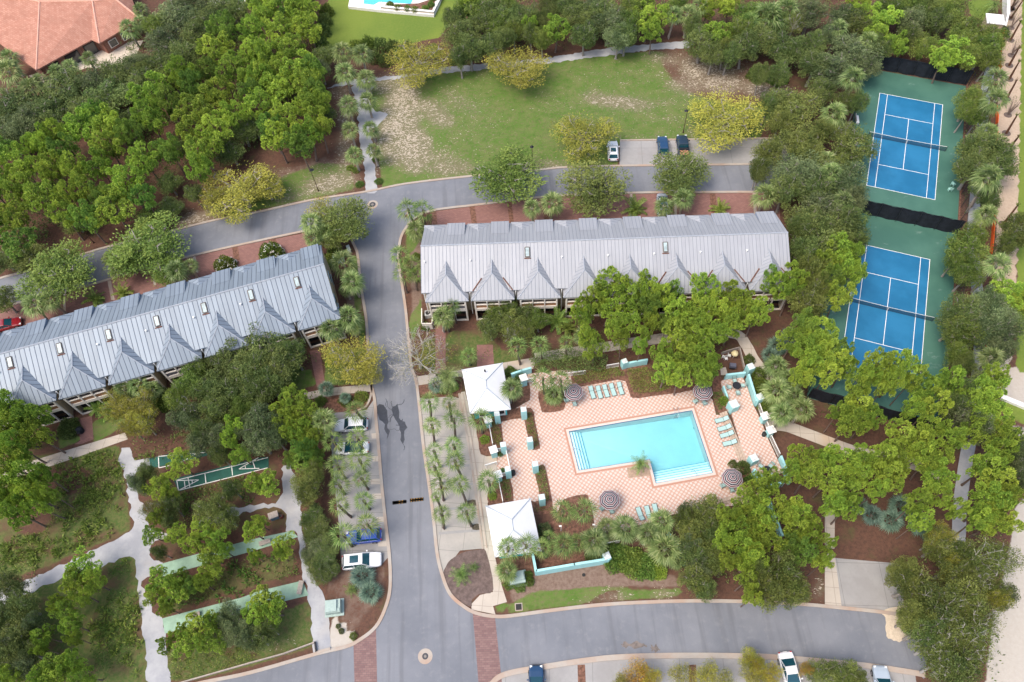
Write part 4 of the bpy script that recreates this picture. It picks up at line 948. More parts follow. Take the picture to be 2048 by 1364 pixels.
def tableset(px, py, where, umb=True, angs=(0, 90, 180, 270), z=0., rot=0.):
    p = G(px, py, 2.3 if umb else .7+z) if umb else G(px, py, .7+z)
    if umb: umbrella(px, py, 'white, red and navy striped umbrella '+where, z, rot); px, py, _ = [float(v) for v in PX(p.x, p.y, z)]
    else: px, py, _ = [float(v) for v in PX(p.x, p.y, z)]
    table(px, py, ('round table shaded by the umbrella ' if umb else 'round dark table in the open ')+where, z)
    names = {0: 'right side', 1: 'far side', 2: 'left side', 3: 'near side'}
    for a in angs:
        q = R(a); x, y = p.x+.98*math.cos(q), p.y+.98*math.sin(q)
        chair(x, y, z, q-math.pi/2, 'pale chair at the %s of table %s' % (names[int(((a % 360)+45)//90) % 4], where))
tableset(1147, 783, 'right of the two tall deck palms', angs=(20, 110, 200, 275))
tableset(1406, 782, 'at the upper right corner of the pool', angs=(30, 120, 215, 290))
tableset(1219, 999, 'on the lower deck above the loungers', angs=(30, 120, 210, 285))
tableset(1465, 955, 'at the lower right corner of the pool', angs=(20, 110, 200, 275))
tableset(1473.5, 771, 'on the raised terrace', False, (5, 92, 180, 270), .42)
tableset(1534, 940, 'on the lower terrace under pine branches', False, (40, 130, 220, 310), .42)
umbrella(1787, 927, 'white, red and navy striped umbrella almost hidden in the right-hand pines', 0)
# ---- sun loungers
def lounger_proto():
    t = thing('sun_lounger', 'x', 'sun lounger', (0, 0, 0), 0, 'aqua sun loungers round the pool')
    MB().poly([(-.3, -.95, .36), (.3, -.95, .36), (.3, .25, .36), (-.3, .25, .36)]).poly([(-.3, -.95, .33), (-.3, .25, .33), (.3, .25, .33), (.3, -.95, .33)]).build('seat', M_sling, t)
    MB().poly([(-.3, .29, .37), (.3, .29, .37), (.3, .92, .72), (-.3, .92, .72)]).poly([(-.3, .29, .34), (-.3, .92, .69), (.3, .92, .69), (.3, .29, .34)]).build('backrest', M_sling, t)
    f = MB()
    for s_ in (-1, 1): f.tube([(s_*.33, -.98, .36), (s_*.33, .27, .36), (s_*.33, .95, .73)], .022, 5)
    for y, z in ((-.98, .36), (.27, .36), (.95, .73)): f.tube([(-.33, y, z), (.33, y, z)], .022, 5)
    f.build('frame', M_dkmetal, t)
    for sx in (-1, 1):
        for y in (-.85, .35): MB().tube([(sx*.33, y, .36), (sx*.33, y-.05, 0)], .022, 5).build('leg', M_dkmetal, t)
    return t
LG = lounger_proto(); lg_used = False
def lounger(foot, head, label, z=0., flat=False):
    global lg_used
    a, b = G(*foot), G(*head); c = LG if not lg_used else copy_tree(LG); lg_used = True
    m_ = (a+b)/2; d = b-a; c.location = (m_.x, m_.y, z); c.rotation_euler = (0, 0, math.atan2(d.y, d.x)-math.pi/2); c['label'] = label
E5 = ('leftmost', 'second from left', 'middle', 'second from right', 'rightmost')
for k, (f, h) in enumerate((((555, 1060), (535, 1000)), ((597, 1058), (578, 1000)), ((637, 1050), (617, 993)), ((678, 1043), (657, 985)), ((722, 1035), (703, 978)))):
    lounger(z1('g', *f), z1('g', *h), '%s of five aqua loungers in a row along the hedge' % E5[k])
for k, (f, h) in enumerate((((285, 935), (425, 900)), ((315, 1030), (455, 990)), ((342, 1105), (480, 1065)), ((378, 1195), (510, 1165)))):
    lounger(z1('q', *f), z1('q', *h), '%s of the four aqua loungers facing the pool from the timber steps' % ('topmost', 'second from the top', 'third from the top', 'lowest')[k])
for k, (f, h) in enumerate((((390, 515), (425, 610)), ((475, 495), (505, 600)), ((555, 480), (580, 575)))):
    lounger(z1('p', *f), z1('p', *h), '%s of the three aqua loungers beside the palms on the lower deck' % ('left', 'middle', 'right')[k])
# bins, pots, grill yard
def bin_(px, py, label, h=.95, r=.32, m=M_black):
    t = thing('litter_bin', label, 'bin', G(px, py)); MB().tube([(0, 0, 0), (0, 0, h)], [r*.9, r], 12).build('drum', m, t); MB().tube([(0, 0, h), (0, 0, h+.14)], [r*1.05, r*.4], 12).build('lid', M_dark, t)
bin_(*z1('o', 665, 150), 'black round litter bin beside the lower gate pillar on the deck'); bin_(*z1('q', 830, 1095), 'black round litter bin on the right terrace')
t = thing('charcoal_grill', 'dark box grill on a stand in the grill yard', 'grill', G(*z1('q', 475, 320)), -.2)
MB().box(0, 0, .82, 1.0, .7, .42, 0, .86).build('lid', plain('grill_grey', (.10, .10, .13), .4), t); MB().box(0, 0, .35, .8, .55, .5).build('cart', M_dark, t)
t = thing('closed_parasol', 'cream round umbrella top beside the grill', 'umbrella', G(*z1('q', 488, 205)))
MB().tube([(0, 0, 0), (0, 0, 1.9)], .03, 5).build('pole', M_white, t); MB().tube([(0, 0, 1.35), (0, 0, 1.6), (0, 0, 1.85)], [.52, .42, .06], 10).build('canopy', plain('cream_canvas', (.60, .50, .28), .8), t)
for k, (x, y) in enumerate(((405, 225), (440, 190), (375, 205))):
    t = thing('garden_chair', ('white metal garden chair nearest the grill', 'white metal garden chair beside the cream umbrella', 'white metal garden chair at the left of the grill yard')[k], 'chair', G(*z1('q', x, y)), k*1.3)
    MB().box(0, 0, .43, .42, .42, .04).build('seat', M_white, t); f = MB()
    for dx in (-.18, 0, .18): f.tube([(dx, .2, .43), (dx, .25, .9)], .025, 4)
    f.tube([(-.2, .25, .9), (.2, .25, .9)], .025, 4); f.build('backrest', M_white, t)
    for sx in (-.18, .18):
        for sy in (-.18, .18): MB().tube([(sx, sy, 0), (sx, sy, .43)], .02, 4).build('leg', M_white, t)
lowwall(zp('q', [(355, 165), (478, 125), (555, 105), (610, 330)]), .7, .12, 'weathered grey plank fence round the grill yard', M_gwood)
sheet('pavement', zp('q', [(345, 320), (405, 310), (430, 390), (385, 400), (350, 400)]), .04, M_walk)
for k, (kk, x, y, lab) in enumerate((('m', 575, 1200, 'leafy plant in a teal pot at the upper gate'), ('o', 550, 125, 'leafy plant in a teal pot at the lower gate'))):
    t = thing('potted_plant', lab, 'potted plant', G(*z1(kk, x, y))); MB().tube([(0, 0, 0), (0, 0, .45)], [.2, .3], 10).build('pot', plain('teal_glaze', (.02, .16, .17), .3), t)
    POT = t if k == 0 else POT; (globals().setdefault('POTS', [])).append(t)
# outdoor showers (thin white posts in the palm bed)
for k, (x, y, lab) in enumerate(((1165, 745, 'thin white shower post in the mulch below the deck, left one'), (1510, 730, 'thin white shower post in the mulch below the deck, right one'))):
    t = thing('shower_post', lab, 'shower', G(*z1('o', x, y))); MB().tube([(0, 0, 0), (0, 0, 2.2)], .05, 6).build('post', M_white, t); MB().box(-.12, 0, 2.2, .35, .2, .06).build('shower_head', M_white, t)

# ================================================================== TENNIS
th = -.4036; c1 = Vector((71.8364, 92.5427, 0)); c2 = Vector((57.3458, 58.7082, 0))
ux = Vector((math.cos(th), math.sin(th), 0)); uy = Vector((-math.sin(th), math.cos(th), 0))
def tc(c, a, b): p = c+ux*a+uy*b; return (p.x, p.y)
M_cgreen = NT('green_court_surface'); v = M_cgreen.coord('Object')
col = M_cgreen.mix(M_cgreen.ss(M_cgreen.noise(v, .12, 4, .6), .35, .65), (.040, .115, .085), (.058, .148, .108))
sm_ = M_cgreen.noise(M_cgreen.n('Mapping', {'Vector': v, 'Scale': (.25, .5, 1)}).outputs[0], 1, 5, .7)
col = M_cgreen.mix(M_cgreen.ss(sm_, .6, .78, 0, .6), col, (.30, .38, .34)); M_cgreen.set(col=col, rough=.6, spec=.4); M_cgreen = M_cgreen.m
M_cblue = NT('blue_court_surface'); v = M_cblue.coord('Object')
col = M_cblue.mix(M_cblue.ss(M_cblue.noise(v, .16, 4, .6), .35, .65), (.009, .115, .235), (.018, .155, .30)); M_cblue.set(col=M_cblue.mix(M_cblue.ss(M_cblue.noise(v, .5, 4, .6), .55, .8, 0, .3), col, (.05, .19, .33)), rough=.5, spec=.4); M_cblue = M_cblue.m
mb = MB().sheet([tc(c2, -9.4, -18.6), tc(c2, 9.2, -18.6), tc(c1, 9.2, 18.2), tc(c1, -9.4, 18.2)], .015); struct('court_surface', mb, M_cgreen)
for c, lab in ((c1, 'upper blue tennis court with white lines on green surround'), (c2, 'lower blue tennis court, pines leaning over its near end')):
    t = thing('tennis_court', lab, 'tennis court', c)
    MB().sheet([tc(c, -5.485, -11.885), tc(c, 5.485, -11.885), tc(c, 5.485, 11.885), tc(c, -5.485, 11.885)], .022).build('playing_surface', M_cblue, t, True)
    l_ = MB(); lw = .09
    def ln(a, b, z): ribbon(l_, [Vector((*tc(c, *a), 0)), Vector((*tc(c, *b), 0))], lw, .02, z)
    for s_ in (-1, 1):
        ln((s_*5.485, -11.93), (s_*5.485, 11.93), .028); ln((s_*4.115, -11.85), (s_*4.115, 11.85), .0275); ln((-5.45, s_*11.885), (5.45, s_*11.885), .0285); ln((-4.08, s_*6.4), (4.08, s_*6.4), .0282)
    ln((0, -6.36), (0, 6.36), .0278); l_.build('court_lines', M_white, t, True)
    nt_ = thing('tennis_net', 'dark net with a white top band across the '+('upper' if c is c1 else 'lower')+' tennis court', 'net', c)
    an = th
    NM = NT('net_mesh'); NM.set(col=(.02, .05, .08), rough=.8); tr_ = NM.n('BsdfTransparent'); mx_ = NM.n('MixShader', {0: .62, 1: tr_.outputs[0], 2: NM.bsdf.outputs[0]}); NM.t.links.new(mx_.outputs[0], NM.out.inputs[0])
    n_ = MB(); bd = MB(); K = 24
    for k in range(K):
        a, b = -6.4+12.8*k/K, -6.4+12.8*(k+1)/K; ha, hb = .914+.16*(abs(a)/6.4)**1.5, .914+.16*(abs(b)/6.4)**1.5
        pa, pb = tc(c, a, 0), tc(c, b, 0); n_.poly([(*pa, .03), (*pb, .03), (*pb, hb), (*pa, ha)])
        m_ = tc(c, (a+b)/2, 0); bd.box(m_[0], m_[1], (ha+hb)/2, 12.8/K+.005, .035, .06, an)
    n_.build('net_mesh', NM.m, nt_, True); bd.build('top_band', M_white, nt_, True)
    MB().box(*tc(c, 0, 0), .48, .06, .03, .9, an).build('centre_strap', M_white, nt_, True)
    for s_ in (-6.45, 6.45):
        p = tc(c, s_, 0); MB().tube([(*p, 0), (*p, 1.12)], .045, 7).build('post', M_dkmetal, nt_, True)
def screen(a, b, label, h=3.0, m=M_black, group=None):
    L = Vector((b[0]-a[0], b[1]-a[1], 0)); n_ = max(2, int(L.length/.5)); rn = random.Random(len(label))
    t = thing('windscreen_fence', label, 'fence', (a[0], a[1], 0)); s_ = MB(); nn = Vector((-L.y, L.x, 0)).normalized()
    P = [Vector((a[0], a[1], 0))+L*(k/n_)+nn*(.09*math.sin(k*1.1)+rn.uniform(-.03, .03)) for k in range(n_+1)]
    H = [h-.12*abs(math.sin(k*math.pi/6)) for k in range(n_+1)]
    for k in range(n_): s_.poly([(P[k].x, P[k].y, .05), (P[k+1].x, P[k+1].y, .05), (P[k+1].x, P[k+1].y, H[k+1]), (P[k].x, P[k].y, H[k])])
    s_.build('windscreen', m, t, True)
    for k in range(0, n_+1, 6):
        q = Vector((a[0], a[1], 0))+L*(k/n_)-nn*.18; MB().tube([(q.x, q.y, 0), (q.x, q.y, h+.1)], .045, 6).build('post', M_dkmetal, t, True)
    e_ = Vector((b[0], b[1], 0))-nn*.18; s0 = Vector((a[0], a[1], 0))-nn*.18; MB().tube([(s0.x, s0.y, h+.08), (e_.x, e_.y, h+.08)], .035, 5).build('top_rail', M_dkmetal, t, True)
screen(tc(c1, -9.4, 18.4), tc(c1, 9.2, 18.4), 'black windscreen fence at the far end of the upper tennis court', 3.2)
mid = (c1+c2)/2
screen(tc(mid, -9.4, 0), tc(mid, 9.2, 0), 'black windscreen fence between the two tennis courts', 3.2)
screen(tc(c2, -9.4, -18.6), tc(c2, 9.2, -18.6), 'black windscreen fence below the lower court, behind pines', 3.0)
CL = NT('chain_link'); CL.set(col=(.03, .03, .03), rough=.6); tr_ = CL.n('BsdfTransparent'); mx_ = CL.n('MixShader', {0: .3, 1: tr_.outputs[0], 2: CL.bsdf.outputs[0]}); CL.t.links.new(mx_.outputs[0], CL.out.inputs[0])
def chain(a, b, label, h=3.0):
    t = thing('chain_link_fence', label, 'fence', (a[0], a[1], 0)); L = Vector((b[0]-a[0], b[1]-a[1], 0)); n_ = int(L.length/3)
    MB().poly([(*a, 0), (*b, 0), (*b, h), (*a, h)]).build('mesh', CL.m, t, True)
    for k in range(n_+1):
        q = Vector((a[0], a[1], 0))+L*(k/n_); MB().tube([(q.x, q.y, 0), (q.x, q.y, h+.1)], .045, 6).build('post', M_dkmetal, t, True)
    MB().tube([(*a, h), (*b, h)], .03, 5).build('top_rail', M_dkmetal, t, True)
chain(tc(c2, 9.5, -18.6), tc(c1, 9.5, 18.2), 'tall chain-link fence along the right side of both tennis courts')
chain(tc(c2, -9.7, -18.6), tc(c1, -9.7, 18.2), 'tall chain-link fence along the left side of the tennis courts, mostly under trees')
sheet('mulch_bed', [tc_ for tc_ in [tuple(float(q) for q in PX(*tc(c, a, b))[:2]) for c, a, b in ((c2, 9.3, -18.6), (c2, 11.8, -18.6), (c1, 11.8, 20), (c1, 9.3, 20))]], .01, M_mulch)
for k, (x, y, lab) in enumerate(((1905, 371, 'pale green plastic chair beside the upper court, the one nearer the fence'), (1899, 381, 'pale green plastic chair beside the upper court, the one nearer the lines'))):
    t = thing('plastic_chair', lab, 'chair', G(x, y), 2+k); mg = plain('mint_plastic', (.35, .6, .52), .5)
    MB().box(0, 0, .42, .55, .55, .06).build('seat', mg, t); MB().box(0, .3, .68, .55, .06, .55).build('backrest', mg, t)
    for sx in (-.24, .24): MB().box(sx, 0, .2, .06, .5, .4).build('leg', mg, t)
t = thing('white_bench', 'white bench standing at the left edge of the upper tennis court', 'bench', G(1713, 242), 1.35)
MB().box(0, 0, .45, 1.9, .55, .06).build('seat', M_white, t); MB().box(0, .3, .75, 1.9, .06, .45).build('backrest', M_white, t)
for sx in (-.8, .8): MB().box(sx, 0, .22, .08, .5, .44).build('leg', M_white, t)

# ================================================================== CARS
M_rubber = plain('tyre_rubber', (.018, .018, .018), .8); M_rim = plain('alloy_rim', (.35, .35, .36), .35, metal=.7)
M_cglass = glassy('car_glass', (.010, .055, .075)); M_lamp = plain('head_lamp', (.6, .62, .62), .15); M_tail = plain('tail_lamp', (.35, .02, .02), .25)
def paint_mat(name, c, metal=.0):
    t = NT(name); t.set(col=c, rough=.28, metal=metal, spec=.6); t.bsdf.inputs['Coat Weight'].default_value = .5; return t.m
def car(kind, name, cat, label, px, py, qx, qy, col, L=4.8, Wd=1.9, H=1.72, roofcol=None, sunroof=False, flip=False, z=0):
    """centre (px,py) and a point (qx,qy) ahead of its nose"""
    c = G(px, py, .8); q = G(qx, qy, .8); a = math.atan2(q.y-c.y, q.x-c.x); c.z = z
    t = thing(name, label, cat, c, a); h = Wd/2
    def sec(x, w, z0, z1_, r=.14):   # rounded box section across the car
        return [(x, -w+r, z0), (x, w-r, z0), (x, w, z0+r*1.4), (x, w*1.0, z1_-.26), (x, w*.93, z1_-.05), (x, w*.72, z1_), (x, -w*.72, z1_), (x, -w*.93, z1_-.05), (x, -w, z1_-.26), (x, -w, z0+r*1.4)]
    belt = 1.02 if kind != 'sedan' else .92; hood = belt-.03
    xs = ((-L/2, .80, .45, belt-.22), (-L/2+.12, .92, .32, belt-.06), (-L/2+.5, .985, .26, belt+.02), (-.6, 1, .24, belt+.02), (L/2-1.5, 1, .24, belt), (L/2-.7, .975, .26, hood-.08), (L/2-.22, .9, .3, hood-.2), (L/2, .72, .42, hood-.36))
    if kind == 'pickup': xs = xs[:3]+((-.2, 1, .24, belt),)+xs[4:]
    b = MB().loft([sec(x, h*w_, z0, z1_) for x, w_, z0, z1_ in xs]); body = b.build('body', col, t, smooth=False)
    rear, front = {'suv': (-L/2+.15, L/2-1.45), 'sedan': (-L/2+.75, L/2-1.35), 'pickup': (-L/2+2.0, L/2-1.45)}[kind]
    rr, rf = {'suv': (rear+.38, front-.85), 'sedan': (rear+.95, front-.95), 'pickup': (rear+.25, front-.8)}[kind]
    def gsec(x, w_, z_): return [(x, -w_, z_), (x, w_, z_)]
    lo = [(rear, -h*.88, belt), (rear, h*.88, belt), (front, h*.86, belt-.02), (front, -h*.86, belt-.02)]
    hi = [(rr, -h*.70, H-.04), (rr, h*.70, H-.04), (rf, h*.70, H-.04), (rf, -h*.70, H-.04)]
    g = MB(); g.loft([lo, hi], True); g.build('window_glass', M_cglass, t)
    top = MB(); e = .05
    top.loft([[(rr-e, -h*.74, H-.05), (rr-e, h*.74, H-.05), (rf+e, h*.74, H-.05), (rf+e, -h*.74, H-.05)], [(rr+.08, -h*.66, H), (rr+.08, h*.66, H), (rf-.08, h*.66, H), (rf-.08, -h*.66, H)]])
    for s_ in (-1, 1):     # pillars
        for (xa_, xb_) in ((rear, rr), (front, rf), ((rear+front)/2-.1, (rr+rf)/2-.05)):
            top.tube([(xa_, s_*h*.875, belt), (xb_, s_*h*.72, H-.04)], .055, 4)
    top.build('roof', roofcol or col, t)
    if sunroof: MB().box((rr+rf)/2+.1, 0, H+.005, (rf-rr)*.5, h*.95, .03).build('sunroof', M_cglass, t)
    if kind == 'pickup':
        MB().box((-L/2+.12+rear)/2+.02, 0, belt+.02, rear+L/2-.35, h*1.55, .06).build('bed_floor', M_dark, t)
        for s_ in (-1, 1): MB().box((-L/2+.1+rear)/2, s_*h*.86, belt+.13, rear+L/2-.1, .12, .3).build('bed_side', col, t)
        MB().box(-L/2+.16, 0, belt+.13, .1, h*1.6, .3).build('tailgate', col, t); MB().box(rear-.35, 0, belt+.17, .5, h*1.6, .34).build('tool_box', M_dkmetal, t)
        ld = MB(); rn = random.Random(4)
        for _ in range(60): ld.box(rn.uniform(-L/2+.35, rear-.75), rn.uniform(-h*.7, h*.7), belt+.12+rn.uniform(0, .16), rn.uniform(.1, .35), rn.uniform(.05, .2), .07, rn.uniform(0, 3))
        ld.build('load', plain('scrap_wood_load', (.42, .22, .13), .8, var=.5, scale=6), t)
    for x in (L*.31, -L*.30):
        for s_ in (-1, 1):
            w_ = MB().tube([(x, s_*(h-.22), .34), (x, s_*(h+.015), .34)], .35, 14).build('wheel', M_rubber, t)
            MB().tube([(x, s_*(h-.02), .34), (x, s_*(h+.03), .34)], .22, 10).build('rim', M_rim, w_)
    for s_ in (-1, 1):
        MB().box(L/2-.2, s_*h*.66, hood-.26, .26, h*.3, .14).build('headlight', M_lamp, t)
        MB().box(-L/2+.04, s_*h*.74, belt-.2, .12, h*.2, .22).build('tail_light', M_tail, t)
        MB().box(front-.35, s_*(h+.1), belt+.08, .16, .22, .14).build('wing_mirror', col, t)
    MB().box(-L/2-.01, 0, .62, .06, .5, .14).build('number_plate', M_white, t)
    MB().box(L/2-.03, 0, .5, .1, h*1.1, .18).build('grille', M_dark, t)
    return t
Cw = paint_mat('white_car_paint', (.70, .70, .70)); Cnavy = paint_mat('dark_blue_car_paint', (.008, .04, .10)); Cblk = paint_mat('blue_black_car_paint', (.008, .022, .04)); Cblue = paint_mat('bright_blue_car_paint', (.01, .06, .36)); Csil = paint_mat('silver_car_paint', (.36, .42, .48)); Cgrey = paint_mat('grey_blue_car_paint', (.30, .33, .37)); Cred = paint_mat('red_car_paint', (.22, .008, .014))
car('suv', 'parked_car', 'car', 'white crossover parked under the edge of the yellow tree, leaves on its roof', 1226, 300, 1224, 250, Cw, 4.7, 1.9, 1.65, sunroof=True)
car('suv', 'parked_car', 'car', 'dark blue hatchback SUV parked left of the black pickup', 1326, 290, 1321, 240, Cnavy, 4.6, 1.9, 1.8)
car('pickup', 'pickup_truck', 'truck', 'black pickup truck with scrap wood in its open bed', 1366, 292, 1360, 240, Cblk, 5.7, 2.05, 1.9)
car('sedan', 'parked_car', 'car', 'pale grey car on the red drive, half hidden by a palm', 1325, 408, 1327, 460, Cgrey, 4.8, 1.85, 1.5)
car('sedan', 'parked_car', 'car', 'red car at the left picture edge behind the left townhouses', 12, 648, 40, 640, Cred, 4.5, 1.8, 1.45)
car('suv', 'parked_car', 'car', 'white boxy off-roader with dark trim, first in the left parking row', 702, 849, 640, 853, Cw, 4.8, 1.95, 1.85)
car('sedan', 'parked_car', 'car', 'white car with black roof beneath two parking-lot palms', 704, 895, 640, 897, Cw, 4.7, 1.85, 1.5, roofcol=Cblk)
car('suv', 'parked_car', 'car', 'bright blue car parked under a palm beside the white SUV', 727, 1072, 660, 1079, Cblue, 4.7, 1.88, 1.6)
car('suv', 'parked_car', 'car', 'white SUV with dark sunroof, lowest in the left parking row', 723, 1121, 800, 1113, Cw, 5.1, 2.0, 1.78, sunroof=True)
car('sedan', 'parked_car', 'car', 'dark teal car cut off by the bottom edge, left of the mulch divider', 1073, 1372, 1072, 1330, Cnavy, 4.7, 1.85, 1.5)
car('sedan', 'parked_car', 'car', 'white sedan parked below the road between the autumn trees', 1582, 1347, 1608, 1440, Cw, 4.8, 1.87, 1.5)
car('suv', 'parked_car', 'car', 'pale silver car cut off by the bottom edge at the right', 1768, 1374, 1760, 1330, Csil, 4.7, 1.88, 1.6)
car('suv', 'parked_car', 'car', 'dark blue car under the oaks at the right end of the upper parking', 1545, 305, 1544, 260, Cnavy, 4.6, 1.9, 1.7)

# ================================================================== STREET FURNITURE
for px, py, r1, r2, lab in ((745, 409, .95, .55, 'round manhole with a pale collar at the upper road bend'), (850.5, 1312.5, .9, .38, 'round manhole with a pale collar at the lower junction')):
    t = thing('manhole', lab, 'manhole', V3(G(px, py))+Vector((0, 0, .012)))
    MB().tube([(0, 0, 0), (0, 0, .012)], r1, 28).build('collar', M_kerb, t); MB().tube([(0, 0, .012), (0, 0, .02)], r2, 20).build('cover', plain('iron_cover', (.05, .05, .055), .6), t); MB().tube([(0, 0, .02), (0, 0, .026)], r2*.45, 12).build('centre', plain('rust_grey', (.2, .18, .16), .7), t)
t = thing('drain_inlet', 'small square drain with a pale frame in the verge by the lower road', 'drain', V3(G(1037.5, 1214)))
MB().box(0, 0, .03, .95, .95, .06).build('frame', M_kerb, t); MB().box(0, 0, .05, .72, .72, .06).build('grate', M_dark, t)
t = thing('valve_cover', 'small black valve cover in the bare soil below the wall', 'cover', V3(G(*z1('k', 492, 735)))); MB().tube([(0, 0, 0), (0, 0, .08)], .22, 10).build('lid', M_dark, t)
M_hy = plain('road_marking_orange', (.42, .22, .04), .7)
for (x0, x1, y, lab, bright) in ((785, 813, 1005, 'worn black rubber speed hump, left of the pair', False), (820, 847, 1000, 'black speed hump with orange bars, right of the pair', True)):
    a, b = G(x0, y+1), G(x1, y-2); c = (a+b)/2; d = b-a; t = thing('speed_hump', lab, 'speed hump', V3(c)+Vector((0, 0, .012)), math.atan2(d.y, d.x), 'rubber speed humps across the road'); L = d.length
    MB().loft([[(-L/2, -.25, 0), (L/2, -.25, 0)], [(-L/2, -.12, .06), (L/2, -.12, .06)], [(-L/2, .12, .06), (L/2, .12, .06)], [(-L/2, .25, 0), (L/2, .25, 0)]], False).build('rubber_body', M_rubber, t)
    for k in range(5):
        x = -L/2+L*(k+.5)/5
        if bright or k in (2, 3): MB().poly([(x-.1, -.2, .045), (x+.05, -.2, .045), (x+.12, .18, .064), (x-.03, .18, .064)]).build('orange_bar', M_hy, t)
# street lamps
def lamp(px, py, label, h=4.6, m=M_dkmetal):
    t = thing('street_lamp', label, 'street lamp', G(px, py), 0, 'black street lamps')
    MB().tube([(0, 0, 0), (0, 0, .6), (0, 0, .62), (0, 0, h)], [.12, .1, .06, .05], 8).build('pole', plain('brown_lamp_pole', (.06, .03, .02), .5), t)
    MB().tube([(0, 0, h), (0, .25, h+.45), (0, .55, h+.3)], .035, 5).build('bracket', m, t)
    MB().tube([(0, .6, h+.32), (0, .6, h+.18), (0, .6, h)], [.05, .2, .36], 12).build('lamp_shade', m, t); MB().tube([(0, .6, h+.02), (0, .6, h-.1)], [.2, .12], 10).build('globe', M_white, t)
lamp(637, 382, 'black street lamp standing in the rubble verge left of the gravel walk'); lamp(1366, 266, 'black street lamp behind the black pickup truck')
lamp(1065, 330, 'black street lamp behind the green oak at the meadow edge', 3.8); lamp(188, 486, 'black street lamp in the woods above the left road')
# utility cabinets
M_ugreen = plain('pale_utility_green', (.31, .39, .35), .6, var=.08)
def cabinet(px, py, label, sx, sy, h, rz, m=M_ugreen, pad=True):
    t = thing('utility_cabinet', label, 'utility box', G(px, py), rz, 'pale green utility cabinets')
    if pad: MB().box(0, 0, .06, sx+.5, sy+.5, .12).build('pad', M_kerb if m is not M_ugreen else M_ugreen, t)
    MB().box(0, 0, h*.4+.12, sx, sy, h*.8).build('casing', m, t); MB().box(0, sy*.08, h*.9+.12, sx*.96, sy*.8, h*.22, 0, .9).build('lid', m, t)
    MB().box(-sx*.32, -sy*.3, h*.86, sx*.22, sy*.3, .3).build('hatch', m, t)
cabinet(669.5, 1216, 'large pale green transformer cabinet beside the gravel path', 1.6, 1.9, 1.3, 1.62)
cabinet(*z1('o', 705, 1250), 'pale green twin cabinet in the hedge below the south pool house', 2.0, 1.5, 1.1, .1)
cabinet(*z1('f', 525, 240), 'pale green cabinet in the shrubs right of the left townhouses', 1.5, .8, 1.0, .25)
t = thing('picnic_cart', 'weathered blue-grey wooden crate on the gravel beside a pine', 'crate', G(*z1('j', 148, 395)), .3)
MB().box(0, 0, .45, 1.1, .8, .9).build('box_body', plain('blue_grey_wood', (.12, .17, .22), .8), t); MB().box(0, 0, .95, 1.3, .9, .08).build('plank_lid', M_gwood, t)
t.name = 'wooden_crate'
t = thing('barrel', 'small rusty red barrel beside the blue-grey crate', 'barrel', G(*z1('j', 188, 395)));MB().tube([(0, 0, 0), (0, 0, .3), (0, 0, .6)], [.24, .3, .25], 10).build('staves', plain('rust_barrel', (.12, .03, .025), .7), t); MB().tube([(0, 0, .6), (0, 0, .64)], .2, 10).build('lid', M_dark, t)
t = thing('white_box', 'small white box standing by the kerb near the left townhouses', 'box', G(*z1('f', 588, 180)), .3); MB().box(0, 0, .3, .5, 1.2, .6).build('casing', M_white, t); MB().box(0, 0, .64, .56, 1.26, .08).build('lid', MATS['worn_pale_cap'], t)
t.name = 'equipment_box'
t = thing('black_kamado', 'rounded black covered grill beside the brick path of the left row', 'grill', G(*z1('e', 485, 1255))); MB().tube([(0, 0, 0), (0, 0, .5), (0, 0, .95), (0, 0, 1.1)], [.4, .5, .42, .1], 12).build('cover', M_black, t); t.name = 'covered_grill'; MB().box(0, -.5, .7, .5, .3, .05).build('shelf', M_dkmetal, t)
# timber edge fence at the lower-left corner
t = thing('timber_rail_fence', 'low grey timber rail along the verge at the lower-left road', 'fence', G(*z1('j', 200, 1200)))
mb = MB(); L = W(zp('i', [(1060, 1372)])+zp('j', [(0, 1255), (200, 1200), (385, 1132)])); ribbon(mb, L, .14, 0, .42); mb.build('rail', M_gwood, t, True)
mb = MB(); L2 = W(zp('j', [(385, 1130), (392, 1188)])); ribbon(mb, L2, .14, 0, .5); mb.build('end_rail', M_dkmetal, t, True)
ribbon(MB(), W(zp('j', [(392, 1190), (475, 1168)])), .3, 0, .2).alone('timber_kerb', M_kerb, 'pale timber baulk across the lower end of the gravel path', 'kerb')
# silt fence, white wall and white shed at the right
t = thing('silt_fence', 'orange silt fence zigzagging beside the bare sand strip', 'fence', G(1990, 200)); M_or = plain('orange_mesh', (.75, .12, .02), .8, var=.15)
for seg in (zp('r', [(462, 190), (462, 240), (445, 330), (440, 400), (450, 415)]), zp('r', [(422, 650), (428, 700), (424, 750)]), zp('r', [(425, 800), (415, 880)]), zp('r', [(410, 1280), (405, 1364)]), zp('h', [(1440, 0), (1435, 60), (1430, 130), (1420, 220)]), zp('h', [(1395, 740), (1400, 760)])):
    mb = MB(); ribbon(mb, smooth_line(W(seg), 4), .1, 0, .9); mb.build('mesh_panel', M_or, t, True)
t = thing('white_wall', 'white garden wall with a flat cap at the upper right corner', 'wall', G(2005, 20))
mb = MB(); ribbon(mb, W(zp('r', [(470, -60), (468, 140), (452, 205)])), .35, 0, 2.0); mb.build('panel', M_white, t, True); mb = MB(); ribbon(mb, W(zp('r', [(470, -60), (468, 140)])), .6, 2.0, 2.1); mb.build('cap', M_white, t, True)
t = thing('white_canopy_roof', 'white flat-roofed shed beside the white wall, black gap between', 'shed', G(1978, 60), -.3)
MB().box(0, 0, 2.4, 3.2, 3.0, .15).build('roof', M_white, t); MB().box(0, 0, 1.15, 2.8, 2.7, 2.3).build('wall', M_tan, t); t.name = 'garden_shed'; MB().box(2.4, -.2, .1, 2.4, 3., .1).build('dark_floor', M_dark, t)
